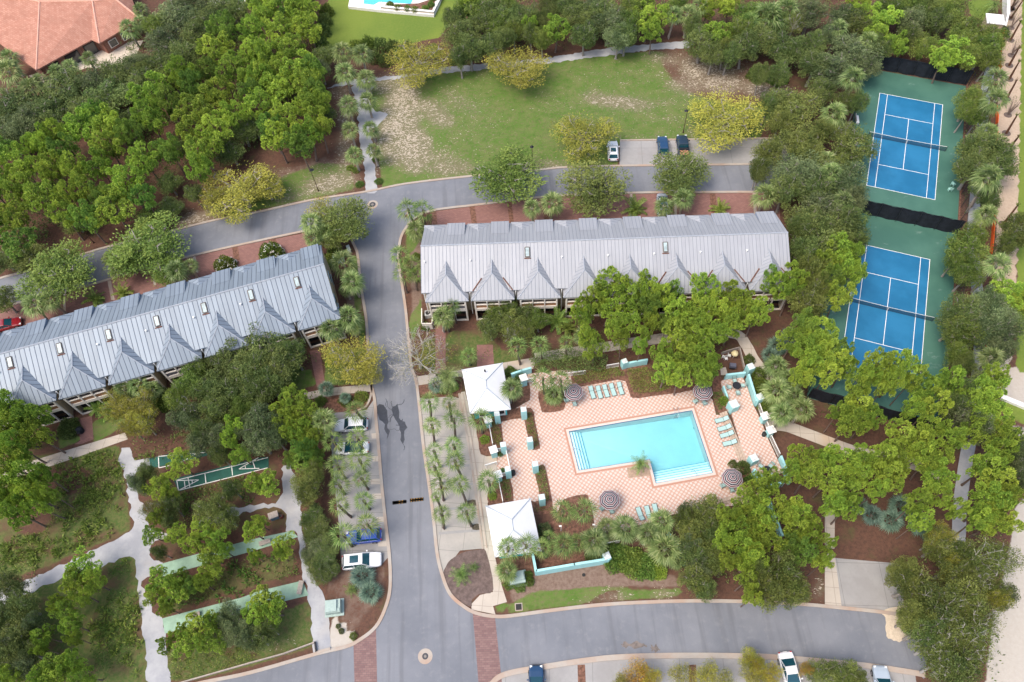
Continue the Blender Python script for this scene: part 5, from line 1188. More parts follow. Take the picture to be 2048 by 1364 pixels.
mb = MB(); ribbon(mb, W([(2000, 795), (2060, 820)]), .7, 0, .5); mb.alone('white_wall', M_white, 'low white retaining wall between the sand and the lawn', 'wall')
# ================================================================== VEGETATION
def tones(seed, n, k): return np.repeat(np.random.default_rng(seed+500).random(n), k)
def quads_mesh(name, V, m, tone=None):
    """V: (n,4,3) array of separate quads"""
    n = len(V); me = bpy.data.meshes.new(name)
    me.vertices.add(n*4); me.vertices.foreach_set('co', V.reshape(-1).astype(np.float32))
    me.loops.add(n*4); me.loops.foreach_set('vertex_index', np.arange(n*4, dtype=np.int32))
    me.polygons.add(n); me.polygons.foreach_set('loop_start', np.arange(0, n*4, 4, dtype=np.int32))
    me.polygons.foreach_set('loop_total', np.full(n, 4, np.int32)); me.materials.append(m)
    at = me.attributes.new('tone', 'FLOAT', 'POINT'); at.data.foreach_set('value', (np.full(n*4, .5) if tone is None else np.repeat(tone, 4)).astype(np.float32)); me.update(); return me
def unit(a): return a/(np.linalg.norm(a, axis=-1, keepdims=True)+1e-9)
def leaves(rg, P, N, L, Wd, tilt=.9):
    """diamond leaves at points P, length along a direction near N"""
    n = len(P); d = unit(N+rg.normal(0, tilt, (n, 3))); s = unit(np.cross(d, rg.normal(0, 1, (n, 3))))
    L = L*(.7+.6*rg.random((n, 1))); Wd = Wd*(.7+.6*rg.random((n, 1)))
    return np.stack([P, P+d*L*.5+s*Wd*.5, P+d*L, P+d*L*.5-s*Wd*.5], 1)
def sph(rg, n): return unit(rg.normal(0, 1, (n, 3)))
def pine_crown(seed, m, R_=3., nc=26, sparse=0.):
    rg = np.random.default_rng(seed); cs = []; tries = 0
    while len(cs) < nc and tries < 2000:
        tries += 1; d = sph(rg, 1)[0]; r = R_*(.25+.72*rg.random()**.6)*(.88+.2*math.sin(3*math.atan2(d[1], d[0])+seed)); c = d*np.array([r, r, r*.72])+np.array([0, 0, 5.6])
        if c[2] < 3.4: continue
        if all(np.linalg.norm((c-o)*(1, 1, .8)) > 1.22 for o, _ in cs): cs.append((c, .52+.42*rg.random()))
    out = []; ctr = np.array([0, 0, 4.6])
    for c, r in cs:
        nt_ = 62; d = sph(rg, nt_); d[:, 2] = np.abs(d[:, 2])*1.1-.3; d = unit(d)
        T = c+d*r*(.5+.5*rg.random((nt_, 1))**.5)
        k = 11; P = np.repeat(T, k, 0); D = np.repeat(d, k, 0)*.9+np.array([0, 0, .35])
        out.append(leaves(rg, P-D*.06, D, .25, .105, .65))
    return quads_mesh('crown', np.concatenate(out), m, tones(seed, len(cs), nt_*k)*.7+tones(seed+1, len(cs)*nt_, k)*.3), [c for c, _ in cs]
def oak_crown(seed, m, R_=3., nc=34, n=290, L=.25, Wd=.125, flat=.72, droop=0., gap=.8, rag=.17):
    rg = np.random.default_rng(seed); cs = []; tries = 0
    while len(cs) < nc and tries < 3000:
        tries += 1; d = sph(rg, 1)[0]; r = R_*(.3+.7*rg.random()**.5)*(.9+rag*math.sin(3*math.atan2(d[1], d[0])+seed)); c = d*np.array([r, r, r*flat])+np.array([0, 0, 5.2])
        if c[2] < 3.5-droop: continue
        if all(np.linalg.norm(c-o) > gap for o, _ in cs): cs.append((c, .55+.5*rg.random()))
    out = []
    for c, r in cs:
        d = sph(rg, n); T = c+d*r*np.array([1.15, 1.15, .8])*(.35+.8*rg.random((n, 1))**.6)
        out.append(leaves(rg, T, d+np.array([0, 0, .2-droop]), L, Wd, .8))
    # stray twigs at the rim
    n2 = 260; d = sph(rg, n2); d[:, 2] = d[:, 2]*.6+.1; T = d*R_*np.array([1., 1., flat])*(.98+.25*rg.random((n2, 1)))+np.array([0, 0, 5.2]); T = T[T[:, 2] > 3.6]
    out.append(leaves(rg, T, unit(T-np.array([0, 0, 5.2])), L*1.1, Wd, .5))
    V = np.concatenate(out); tn = np.full(len(V), .55); tn[:len(cs)*n] = tones(seed, len(cs), n)
    return quads_mesh('crown', V, m, tn), [c for c, _ in cs]
def limbs(seed, cs, m, r0=.24, fork=2.4, nb=14, twig=True, thin=.045):
    rn = random.Random(seed); mb = MB(); top = Vector((rn.uniform(-.3, .3), rn.uniform(-.3, .3), 4.6))
    base = Vector((rn.uniform(-.35, .35), rn.uniform(-.35, .35), 0)); mid_ = (base+top)/2+Vector((rn.uniform(-.2, .2), rn.uniform(-.2, .2), 0))
    mb.tube([base, base*.7+mid_*.3, mid_, top], [r0*1.25, r0, r0*.8, r0*.5], 7)
    for c in rn.sample(cs, min(nb, len(cs))):
        c = Vector(c); s_ = Vector((0, 0, 0)); f = rn.uniform(.45, .95); s_ = mid_*(1-f)+top*f if f > .3 else mid_
        q = (s_+c)/2+Vector((rn.uniform(-.25, .25), rn.uniform(-.25, .25), rn.uniform(-.1, .3)))
        mb.tube([s_, q, c], [r0*.38, r0*.22, thin], 5, False)
        if twig:
            for _ in range(3):
                e = c+Vector((rn.uniform(-.7, .7), rn.uniform(-.7, .7), rn.uniform(.1, .7))); mb.tube([c, (c+e)/2+Vector((0, 0, .1)), e], [thin, thin*.7, thin*.35], 4, False)
    return mb.mesh('trunk', m)
def palm_fronds(seed, m, n=20, R_=2.05, leaf=8, droop=.8, up=.1, wd=.047, feather=False, dead=0):
    rg = np.random.default_rng(seed); Q = []
    for i in range(n):
        a = 2*math.pi*(i*.381966)+rg.normal(0, .15); el = math.radians(84-122*((i+.5)/n)**.9)+rg.normal(0, .12)
        h = np.array([math.cos(a), math.sin(a), 0]); side = np.array([-math.sin(a), math.cos(a), 0]); z = np.array([0, 0, 1.])
        L0 = R_*(.9+.2*rg.random())
        dirv = h*math.cos(el)+z*math.sin(el)
        if not feather:
            pet = L0*.40; c = dirv*pet; drop0 = np.array([0, 0, -.12*L0*math.cos(el)]); c = c+drop0*.3
            s_ = .02; Q.append([side*s_, -side*s_, c-side*s_, c+side*s_])
            nrm = unit(np.cross(side, dirv))
            for j in range(leaf):
                t = (j/(leaf-1)-.5)*2; ang = t*1.12; d = dirv*math.cos(ang)+side*math.sin(ang)+nrm*rg.normal(0, .12)
                d = unit(d); LL = L0*.64*(1-.22*abs(t))*(.9+.2*rg.random()); w_ = wd*(1+.2*rg.random())
                s2 = unit(np.cross(d, nrm)); m1 = c+d*LL*.5+np.array([0, 0, -.03]); e = c+d*LL+np.array([0, 0, -droop*LL*(.25+.35*rg.random())])
                Q.append([c, m1+s2*w_, e, m1-s2*w_])
        else:
            K = 6; prev = np.zeros(3); dcur = dirv.copy()
            for k in range(K):
                dcur = unit(dcur+np.array([0, 0, -droop*.34])); nx_ = prev+dcur*L0/K
                Q.append([prev+side*.02, prev-side*.02, nx_-side*.012, nx_+side*.012])
                for s_ in (-1, 1):
                    for q_ in (.0, .33, .66):
                        p = prev+(nx_-prev)*q_; d = unit(side*s_+dcur*.7+np.array([0, 0, -.25+.15*rg.normal()])); LL = L0*.27*(1-.1*k); s2 = dcur
                        Q.append([p, p+d*LL*.5+s2*wd*.5, p+d*LL, p+d*LL*.5-s2*wd*.5])
                prev = nx_
    return quads_mesh('fronds', np.array(Q), m)
def palm_trunk(seed, m, r=.17, boots=True):
    rn = random.Random(seed); mb = MB(); P = []; Rr_ = []
    bx, by = rn.uniform(-.35, .35), rn.uniform(-.35, .35)
    for k in range(9):
        f = k/8; P.append(Vector((bx*(1-f)**1.6, by*(1-f)**1.6, f))); Rr_.append(r*(1.25 if k == 0 else 1.+rn.uniform(-.05, .05))*(1 if k < 7 else 1.25))
    mb.tube(P, Rr_, 8); return mb.mesh('trunk', m)
def bush_crown(seed, m, n=900, L=.16, Wd=.1, flat=.75):
    rg = np.random.default_rng(seed); d = sph(rg, n); d[:, 2] = np.abs(d[:, 2]); bump_ = 1+.16*np.sin(d[:, :1]*5+seed)*np.cos(d[:, 1:2]*4+seed*2)
    T = d*np.array([1, 1, flat])*(.72+.3*rg.random((n, 1)))*bump_
    core = sph(rg, n//3)*np.array([.7, .7, .55*flat]); core[:, 2] = np.abs(core[:, 2])
    return quads_mesh('foliage', leaves(rg, np.concatenate([T, core]), np.concatenate([d, sph(rg, n//3)]), L, Wd, .8), m)

def dead_skirt(seed):
    rg = np.random.default_rng(seed); Q = []
    for i in range(5):
        a = rg.uniform(0, 6.28); h = np.array([math.cos(a), math.sin(a), 0]); sd_ = np.array([-h[1], h[0], 0]); p0 = np.array([0, 0, -.15]); p1 = p0+h*.55+np.array([0, 0, -.35])
        Q.append([p0+sd_*.03, p0-sd_*.03, p1-sd_*.03, p1+sd_*.03])
        for j in range(6):
            d = unit(h*rg.uniform(.1, .7)+sd_*(j/5-.5)*1.3+np.array([0, 0, -1.])); s2 = unit(np.cross(d, h)); L0 = rg.uniform(.7, 1.1); Q.append([p1, p1+d*L0*.5+s2*.05, p1+d*L0, p1+d*L0*.5-s2*.05])
    return quads_mesh('dead_fronds', np.array(Q), L_dead)
DEAD = [dead_skirt(k) for k in range(4)]
PROTO = {}
def add_proto(kind, meshes): PROTO.setdefault(kind, []).append(meshes)
def remat(me, m): c = me.copy(); c.materials.clear(); c.materials.append(m); return c
for s_ in range(6):
    c, cs = pine_crown(s_+1, L_pine, nc=(22, 27, 25, 20, 26, 29)[s_]); tr = limbs(s_, cs, M_bark, .2, nb=10, twig=False)
    add_proto('pine', (tr, c)); add_proto('dpine', (tr, remat(c, L_pined)))
for s_ in range(6):
    c, cs = oak_crown(s_+21, L_oak, nc=(30, 33, 27, 31, 28, 34)[s_], gap=1.0); tr = limbs(s_+9, cs, M_barkg, .26)
    add_proto('oak', (tr, c)); add_proto('loak', (tr, remat(c, L_oakl))); add_proto('olive', (tr, remat(c, L_olive))); add_proto('grey', (tr, remat(c, L_grey)))
for s_ in range(4):
    c, cs = oak_crown(s_+41, L_yel, nc=31, n=270, L=.23, Wd=.09, droop=.4, gap=.92, rag=.3); tr = limbs(s_+31, cs, M_barkg, .2, nb=26, thin=.04)
    add_proto('yellow', (tr, c)); add_proto('orange', (tr, remat(c, L_ora)))
    c, cs = oak_crown(s_+51, L_olive, nc=30, n=130, L=.24, Wd=.11, droop=.2, gap=.8); tr = limbs(s_+61, cs, M_bleach, .24, nb=28, thin=.05)
    add_proto('lichen', (tr, c)); add_proto('sparse', (tr, remat(c, L_yel)))
for s_ in range(5):
    add_proto('palm', (palm_trunk(s_, M_palmbark), palm_fronds(s_+71, L_palm, (17, 14, 20, 15, 18)[s_], (2.05, 1.9, 2.15, 2.2, 1.95)[s_])))
    add_proto('palmg', (palm_trunk(s_+5, M_palmbarkg, .2), palm_fronds(s_+81, L_palmg, 30, 2.05, 10, .9, wd=.06)))
    add_proto('feather', (palm_trunk(s_+8, M_palmbark, .14), palm_fronds(s_+91, L_palm, 22, 1.9, 0, .75, feather=True)))
for s_ in range(3):
    add_proto('blue', (palm_trunk(s_+15, M_palmbark, .16), palm_fronds(s_+101, L_blue, 26, 1.6, 11, .4)))
    add_proto('pindo', (palm_trunk(s_+18, M_palmbark, .22), palm_fronds(s_+111, L_palmg, 34, 2.1, 0, .95, wd=.07, feather=True)))
    add_proto('fern', (palm_trunk(s_+19, M_palmbark, .1), palm_fronds(s_+121, L_hedge, 20, 1.9, 0, .4, wd=.12, feather=True)))
BUSH = {k: [bush_crown(i*3+j, m) for j in range(3)] for i, (k, m) in enumerate({'hedge': L_hedge, 'lime': L_pine, 'dark': L_oak, 'olive': L_olive, 'grey': L_grey, 'blue': L_blue}.items())}
BIG = {k: [bush_crown(50+i*3+j, m, 2600, .13, .08) for j in range(2)] for i, (k, m) in enumerate({'hedge': L_hedge, 'lime': L_pine, 'dark': L_oak, 'olive': L_olive, 'grey': L_grey, 'blue': L_blue}.items())}

NAME = {'pine': ('pine_tree', 'tree', 'bright green pine'), 'dpine': ('pine_tree', 'tree', 'deep green pine'), 'oak': ('oak_tree', 'tree', 'dark green oak'), 'loak': ('oak_tree', 'tree', 'mid green oak'),
        'olive': ('oak_tree', 'tree', 'olive green oak'), 'grey': ('oak_tree', 'tree', 'grey-green oak'), 'yellow': ('elm_tree', 'tree', 'yellowing elm'), 'orange': ('elm_tree', 'tree', 'orange autumn tree'),
        'lichen': ('oak_tree', 'tree', 'oak with bleached twigs'), 'sparse': ('elm_tree', 'tree', 'thin-leaved yellow tree'), 'palm': ('palm_tree', 'palm', 'sabal palm'), 'palmg': ('palm_tree', 'palm', 'grey-green sabal palm'),
        'feather': ('palm_tree', 'palm', 'feather palm'), 'blue': ('palmetto', 'palm', 'blue-green palmetto'), 'pindo': ('palm_tree', 'palm', 'broad pindo palm'), 'fern': ('fern_palm', 'plant', 'dark green fern palm')}
ORD = ['first', 'second', 'third', 'fourth', 'fifth', 'sixth', 'seventh', 'eighth', 'ninth', 'tenth', 'eleventh', 'twelfth', 'thirteenth', 'fourteenth', 'fifteenth', 'sixteenth', 'seventeenth', 'eighteenth', 'nineteenth', 'twentieth']
TREES = []
tr_rn = random.Random(3)
def tree(kind, px, py, r, label, group, h=None, base=None):
    """crown centre at photo pixel, r = crown radius in photo pixels"""
    palm = kind in ('palm', 'palmg', 'feather', 'blue', 'pindo', 'fern')
    if h is None: h = {'pine': 8.5, 'dpine': 9, 'palm': 5.8, 'palmg': 5.8, 'feather': 3, 'blue': 1.3, 'pindo': 3, 'fern': .8}.get(kind, 7)
    tr, cr = PROTO[kind][tr_rn.randrange(len(PROTO[kind]))]
    if palm:
        c = G(px, py, h); s = float(PX(c.x, c.y, h)[2]); rm = r/s/(2.0 if kind != 'blue' else 1.6)
        t = thing(NAME[kind][0], label, NAME[kind][1], (c.x, c.y, 0), tr_rn.uniform(0, 6.28), group); t.rotation_euler.x = tr_rn.uniform(-.05, .05); t.rotation_euler.y = tr_rn.uniform(-.05, .05); rm *= tr_rn.uniform(1.0, 1.24)
        a = bpy.data.objects.new('trunk', tr); C.objects.link(a); a.parent = t; a.scale = (1, 1, h)
        b = bpy.data.objects.new('fronds', cr); C.objects.link(b); b.parent = t; b.location = (0, 0, h); b.scale = (rm, rm, rm)
        if kind in ('palm', 'palmg') and h > 2.5 and tr_rn.random() < .6:
            e = bpy.data.objects.new('dead_fronds', DEAD[tr_rn.randrange(4)]); C.objects.link(e); e.parent = t; e.location = (0, 0, h); e.rotation_euler = (0, 0, tr_rn.uniform(0, 6)); e.scale = (rm, rm, rm)
    else:
        zc = h*.68; c = G(px, py, zc); s = float(PX(c.x, c.y, zc)[2]); k = r/s/3.3; kz = h/7.6
        t = thing(NAME[kind][0], label, NAME[kind][1], (c.x, c.y, 0), tr_rn.uniform(0, 6.28), group)
        for nm, me_ in (('trunk', tr), ('crown', cr)):
            a = bpy.data.objects.new(nm, me_); C.objects.link(a); a.parent = t; a.scale = (k*tr_rn.uniform(.93, 1.07), k*tr_rn.uniform(.93, 1.07), kz)
    TREES.append((px, py, r)); return t
def row(phrase, group, items, hs=None, order='left', sc=1.):
    """items (kind,px,py,r[,h]); labels count along the row"""
    key = (lambda q: q[1]) if order == 'left' else (lambda q: q[2])
    items = sorted(items, key=key); tot = {}; cnt = {}
    for q in items: tot[NAME[q[0]][2]] = tot.get(NAME[q[0]][2], 0)+1
    for q in items:
        nm = NAME[q[0]][2]; cnt[nm] = cnt.get(nm, 0)+1
        o = '' if tot[nm] == 1 else ', %s from the %s' % (ORD[cnt[nm]-1], 'left' if order == 'left' else 'top')
        o = ('' if tot[nm] == 1 else (', the leftmost' if order == 'left' else ', the topmost')) if cnt[nm] == 1 else o
        if tot[nm] > 1 and cnt[nm] == tot[nm]: o = ', the rightmost' if order == 'left' else ', the lowest'
        tree(q[0], q[1], q[2], q[3]*sc, nm+' '+phrase+o, group, q[4] if len(q) > 4 else hs)
def Q(k, kind, pts, s=None):
    s = s or ZR[k][2]; return [(kind, *z1(k, p[0], p[1]), p[2]*s)+tuple(p[3:]) for p in pts]
# ---- left woods
gW = 'trees of the left woods'
row('in the front row above the left road', gW, Q('a', 'pine', [(80, 1290, 120), (380, 1280, 95), (680, 1250, 140), (250, 1180, 115), (-60, 1330, 110)])+Q('a', 'dpine', [(520, 1300, 95), (860, 1180, 80)]), 9)
row('in the second row of the left woods', gW, Q('a', 'pine', [(470, 1130, 95), (760, 1090, 130), (1210, 900, 125), (1190, 1010, 85), (90, 1100, 110), (870, 960, 105)])+Q('a', 'dpine', [(620, 1170, 80), (-50, 1120, 120)]), 9.5)
row('in the middle of the left woods', gW, Q('a', 'pine', [(110, 970, 125), (310, 1000, 95), (450, 1010, 90), (600, 1000, 100), (640, 870, 110), (250, 850, 90), (1130, 760, 110)])+Q('a', 'dpine', [(-40, 900, 120), (380, 900, 90), (1010, 900, 80)]), 9.5)
row('in the upper middle of the left woods', gW, Q('a', 'pine', [(490, 770, 120), (660, 740, 115), (900, 560, 130), (900, 700, 105), (1200, 640, 130), (1290, 780, 110), (340, 790, 85), (1080, 440, 85), (1380, 700, 90)])+Q('a', 'dpine', [(560, 690, 90), (1010, 620, 90), (780, 800, 80)]), 9.5)
row('in the far part of the left woods', gW, Q('a', 'pine', [(1280, 300, 130), (1400, 420, 120), (1300, 560, 110), (1520, 330, 110), (1540, 480, 90)])+Q('a', 'dpine', [(1150, 520, 80), (1330, 170, 100), (1240, 430, 85)]), 9.5)
row('at the woods edge facing the gravel walk', gW, Q('b', 'pine', [(60, 620, 110), (240, 700, 115), (380, 640, 100), (160, 820, 100), (350, 800, 105), (410, 760, 85)])+Q('b', 'dpine', [(300, 860, 90), (120, 760, 90)]), 9)
row('in the woods nearest the walk palms', gW, Q('b', 'pine', [(230, 300, 110), (300, 420, 120), (180, 520, 120), (340, 520, 110), (70, 340, 110), (130, 420, 95), (60, 480, 100)])+Q('b', 'dpine', [(380, 420, 80), (20, 560, 90), (400, 560, 80)]), 9)
row('left of the mown lawn at the top', gW, Q('b', 'pine', [(300, 60, 105), (90, 80, 100), (180, 180, 105), (350, 180, 90), (20, 180, 100)])+Q('b', 'dpine', [(210, 50, 90), (60, -10, 90), (300, -30, 90)]), 9)
row('between the villa and the pine woods', gW, Q('a', 'grey', [(1050, 90, 150), (980, 240, 120), (1150, 30, 110)])+Q('a', 'oak', [(1270, 90, 130), (1180, 200, 110), (960, 380, 110), (1090, 330, 100), (1370, 40, 100)])+Q('a', 'loak', [(930, 150, 80), (1010, 440, 90)]), 7)
row('below the villa terrace', gW, Q('a', 'oak', [(380, 520, 150), (650, 560, 160), (700, 430, 110), (50, 620, 150), (300, 660, 130), (520, 640, 110), (840, 470, 100), (-60, 700, 140)])+Q('a', 'grey', [(560, 480, 90), (820, 380, 80), (180, 700, 110), (100, 760, 110)])+Q('a', 'lichen', [(640, 590, 70)])+Q('a', 'olive', [(850, 420, 60)]), 6.5)
row('in the shade between the oaks and pines', gW, Q('a', 'oak', [(60, 830, 110), (950, 500, 80), (790, 700, 75), (1000, 1080, 75), (1360, 900, 90), (1440, 780, 90), (1080, 880, 60), (560, 1220, 60), (300, 1130, 55), (1150, 1150, 60)])+Q('b', 'oak', [(440, 680, 75), (440, 330, 75), (30, 750, 80), (250, 820, 50)])+Q('b', 'grey', [(420, 420, 70)]), 5)
row('on the rubble verge edge', gW, [('yellow', 480, 380, 70, 5.5), ('yellow', 430, 395, 34, 4.5), ('yellow', 530, 372, 38, 5)], 5.5)
row('near the road at the foot of the woods', gW, [('loak', 300, 440, 32, 4), ('oak', 340, 415, 26, 3.5), ('olive', 150, 448, 26, 3.5), ('dpine', 40, 490, 42, 7), ('oak', 10, 520, 30, 4)], 4)
row('between the villa and the oaks', 'grey palms round the villa', Q('a', 'palmg', [(50, 420, 75), (180, 530, 80), (60, 340, 60), (340, 430, 55), (410, 390, 45), (520, 350, 50), (760, 170, 55), (830, 60, 55), (240, 490, 60), (830, 130, 50)]), 4.5)
# ---- behind the meadow
gB = 'trees behind the meadow'
row('right of the mown lawn', gB, Q('b', 'loak', [(1310, 60, 110), (1480, 140, 90)])+Q('b', 'oak', [(1250, 190, 110), (1300, 290, 95), (1420, 270, 90), (1210, 110, 70), (1390, 130, 90), (1460, 50, 80), (1240, 340, 70), (1500, 230, 70)])+Q('b', 'pine', [(1290, 50, 80)]), 7)
row('in the dense belt behind the gravel path', gB, Q('c', 'oak', [(60, 110, 100), (180, 100, 80), (460, 90, 95), (620, 70, 100), (500, 210, 85), (400, 40, 80), (740, 210, 80), (560, 130, 80), (180, 200, 50), (240, 120, 60), (300, 40, 70)])+Q('c', 'grey', [(650, 140, 110), (700, 220, 80), (560, 40, 70)])+Q('c', 'pine', [(335, 180, 105), (180, 160, 55), (870, 130, 100), (900, 200, 80), (840, 50, 80), (960, 110, 80)])+Q('c', 'loak', [(790, 60, 90), (250, 230, 60), (780, 140, 80), (80, 190, 60), (60, 40, 60)]), 7)
row('left of the far gate in the shrub belt', 'palms behind the meadow', Q('c', 'palmg', [(1030, 85, 60), (1110, 85, 70), (1180, 40, 55)])+[('palmg', 1534, 37, 34), ('palmg', 1572, 20, 30), ('palm', 1500, 45, 22)], 5.5)
row('at the right end of the gravel path', gB, Q('c', 'pine', [(1290, 220, 100), (1350, 40, 80), (1230, 60, 60)])+Q('c', 'oak', [(1190, 250, 95), (1260, 320, 80), (1440, 280, 100), (1150, 150, 60), (1360, 320, 70)])+Q('c', 'loak', [(1470, 90, 100), (1420, 180, 80), (1060, 20, 60)])+Q('c', 'olive', [(1330, 290, 50)]), 7)
row('in the belt above the tennis courts', gB, Q('d', 'oak', [(60, 230, 110), (220, 290, 130), (150, 130, 90), (640, 130, 90), (940, 220, 80), (1100, 120, 90), (1050, 20, 100), (380, 260, 80), (760, 280, 70)])+Q('d', 'grey', [(350, 80, 110), (560, 100, 100), (960, 120, 90), (480, 200, 80)])+Q('d', 'pine', [(650, 100, 70), (790, 110, 110), (870, 270, 80), (1200, 320, 125), (1140, 370, 80), (740, 220, 90), (640, 30, 70)])+Q('d', 'loak', [(940, 30, 90), (1180, 60, 100), (1290, 170, 110), (830, 50, 80), (1040, 280, 80), (1290, 330, 90), (1400, 280, 100), (1240, 250, 80), (1420, 360, 70)])+Q('d', 'lichen', [(260, 140, 60)]), 7)
row('left of the upper court', gB, Q('d', 'grey', [(620, 320, 150), (480, 420, 130), (700, 400, 80)])+Q('d', 'oak', [(380, 380, 110), (170, 440, 70), (60, 440, 55), (420, 540, 90), (560, 600, 60), (640, 610, 60), (250, 300, 70)])+Q('d', 'olive', [(250, 640, 150), (180, 720, 80), (310, 850, 140), (420, 780, 80)])+Q('d', 'oak', [(110, 620, 60)]), 7)
row('around the upper court', 'grey palms beside the courts', [('palmg', 1704, 158.5, 27, 8), ('palmg', 1667, 229, 26, 5), ('palmg', 1674, 245, 20, 3.5), ('palmg', 1676, 58, 22, 6), ('palmg', 1735, 80, 24, 6), ('palmg', 1650, 320, 24, 5)])
row('between the townhouses and the courts', gB, Q('d', 'grey', [(300, 1030, 150), (560, 1060, 130), (460, 1250, 140), (620, 1180, 80)])+Q('d', 'olive', [(620, 870, 130), (120, 900, 90), (520, 1000, 80), (330, 900, 100)])+Q('d', 'oak', [(60, 1010, 70), (200, 1130, 110), (400, 1130, 110), (560, 1310, 130), (330, 1320, 110)])+Q('d', 'lichen', [(560, 790, 70), (50, 1000, 50)]), 7.5)
row('behind the right end of the townhouses', 'grey palms beside the courts', [('palmg', 1530, 391, 27, 4.5), ('palmg', 1660, 345, 26, 6), ('palmg', 1684, 400, 26, 6)])
row('right of the courts', 'palms in the strip right of the courts', [('palmg', 1992, 199, 28, 8), ('palmg', 1992, 158, 24, 5), ('palmg', 1979, 357, 28, 8), ('palmg', 1975, 265, 24, 5), ('palmg', 1972, 428, 24, 5), ('palmg', 1991, 531, 27, 7), ('palmg', 1985, 716, 28, 5.5), ('palmg', 1962, 757, 20, 4), ('palmg', 1990, 590, 20, 4)], order='top')
row('in the strip right of the upper court', 'trees in the strip right of the courts', Q('d', 'loak', [(1310, 590, 85), (1360, 680, 70), (1290, 660, 60), (1450, 230, 80)])+Q('d', 'oak', [(1400, 870, 140), (1330, 1000, 120), (1480, 1000, 100), (1390, 1110, 90), (1420, 1200, 60), (1330, 880, 90), (1500, 920, 80)]), 7, order='top')
row('in the strip right of the lower court', 'trees in the strip right of the courts', Q('h', 'loak', [(1280, 170, 130), (1330, 90, 80), (1230, 230, 80), (1290, 320, 90), (1260, 680, 120), (1230, 800, 70)])+Q('h', 'grey', [(1440, 560, 130), (1500, 660, 120), (1380, 660, 110), (1400, 480, 90), (1480, 780, 80)])+Q('h', 'oak', [(1270, 540, 110), (1220, 620, 100), (1270, 860, 60)])+Q('h', 'pine', [(1540, 440, 130), (1600, 500, 90)])+Q('h', 'olive', [(1570, 80, 100), (1610, 20, 70), (1520, 150, 60)]), 7, order='top')
# ---- left of the courts and the bottom right woods
gR = 'trees between the pool and the courts'
row('beside the lower court, above the palmettos', gR, Q('h', 'oak', [(440, 110, 160), (560, 60, 130), (330, 200, 100), (620, 160, 70), (300, 60, 80)])+Q('h', 'pine', [(530, 200, 110), (440, 240, 100), (560, 310, 95), (250, 350, 85), (150, 400, 90), (520, 460, 90), (620, 340, 60), (240, 430, 70), (590, 230, 80), (40, 560, 80)])+Q('h', 'olive', [(370, 300, 90), (340, 480, 110), (400, 400, 80)])+Q('h', 'dpine', [(480, 370, 90), (110, 350, 50)]), 9)
row('between the side path and the lower court', gR, Q('h', 'pine', [(400, 660, 110), (250, 730, 90), (490, 820, 105), (340, 780, 100), (430, 750, 90), (560, 880, 80), (450, 920, 80), (300, 930, 80), (350, 870, 80)])+Q('h', 'dpine', [(320, 620, 80), (540, 780, 60)]), 8)
row('leaning over the near end of the lower court', gR, Q('h', 'pine', [(760, 870, 85), (880, 900, 105), (680, 960, 80), (1040, 1010, 105), (1180, 960, 75), (720, 920, 70), (960, 950, 60), (620, 1010, 80), (820, 980, 70), (1080, 1100, 85)]), 11)
row('over the mulch below the lower court', gR, Q('h', 'pine', [(640, 1120, 100), (600, 1210, 90), (700, 1190, 75), (880, 1300, 110), (1050, 1240, 85), (960, 1120, 70), (1000, 1310, 90), (1180, 1300, 90), (520, 1150, 60)]), 9)
row('at the lower right corner of the courts', gR, Q('h', 'pine', [(1400, 1030, 110), (1340, 1150, 110), (1450, 1180, 100), (1260, 1080, 80), (1440, 950, 80), (1300, 1270, 90), (1480, 1300, 100)])+Q('h', 'grey', [(1230, 1170, 100), (1360, 1240, 80), (1540, 1330, 80)])+Q('h', 'oak', [(1240, 1010, 90), (1200, 1100, 70)]), 9)
row('along the lower right pavement', gR, Q('l', 'pine', [(300, 60, 100), (340, 160, 95), (460, 180, 90), (540, 80, 95), (620, 160, 85), (440, 60, 80), (560, 260, 85), (570, 340, 90), (480, 330, 80), (640, 60, 80), (240, 140, 70)]), 9)
row('over the shaded palmettos', gR, Q('l', 'pine', [(760, 60, 95), (800, 170, 100), (740, 240, 60), (850, 90, 80), (1060, 60, 100), (1090, 160, 100), (1080, 270, 90), (960, 330, 75), (1000, 30, 80), (990, 430, 65), (1200, 360, 60)]), 10)
row('beside the right-hand gravel path', gR, Q('l', 'pine', [(1390, 100, 110), (1440, 210, 110), (1400, 320, 110), (1450, 420, 100), (1340, 410, 90), (1470, 20, 90), (1490, 300, 80)])+Q('l', 'grey', [(1560, 180, 70), (1570, 60, 80)]), 10)
row('beside the lower right corner of the pool court', gR, Q('l', 'pine', [(100, 200, 90), (210, 350, 85), (280, 380, 90), (260, 480, 85), (350, 450, 70), (50, 340, 100), (60, 430, 100), (110, 530, 95), (20, 560, 90), (330, 540, 60), (440, 560, 60), (420, 660, 60), (0, 640, 90), (40, 240, 80)]), 9)
row('left of the pines above the lower road', gR, Q('k', 'olive', [(1210, 370, 115), (1080, 400, 60), (1130, 490, 100), (1230, 620, 110), (1150, 760, 100)])+Q('k', 'oak', [(1160, 620, 105), (1240, 500, 85), (1200, 820, 70)])+Q('k', 'grey', [(1120, 560, 70), (1080, 350, 40), (1170, 690, 80)]), 6)
row('above the lower road', gR, Q('l', 'olive', [(190, 740, 130), (110, 820, 110), (250, 840, 90)])+Q('l', 'dpine', [(300, 610, 80), (220, 570, 70)])+Q('l', 'oak', [(40, 720, 70)])+Q('k', 'pine', [(1440, 330, 100), (1380, 470, 100), (1470, 430, 90), (1300, 540, 60), (1420, 560, 90), (1480, 640, 90), (1340, 660, 60), (1450, 760, 70), (1480, 860, 60), (1340, 400, 80)]), 9)
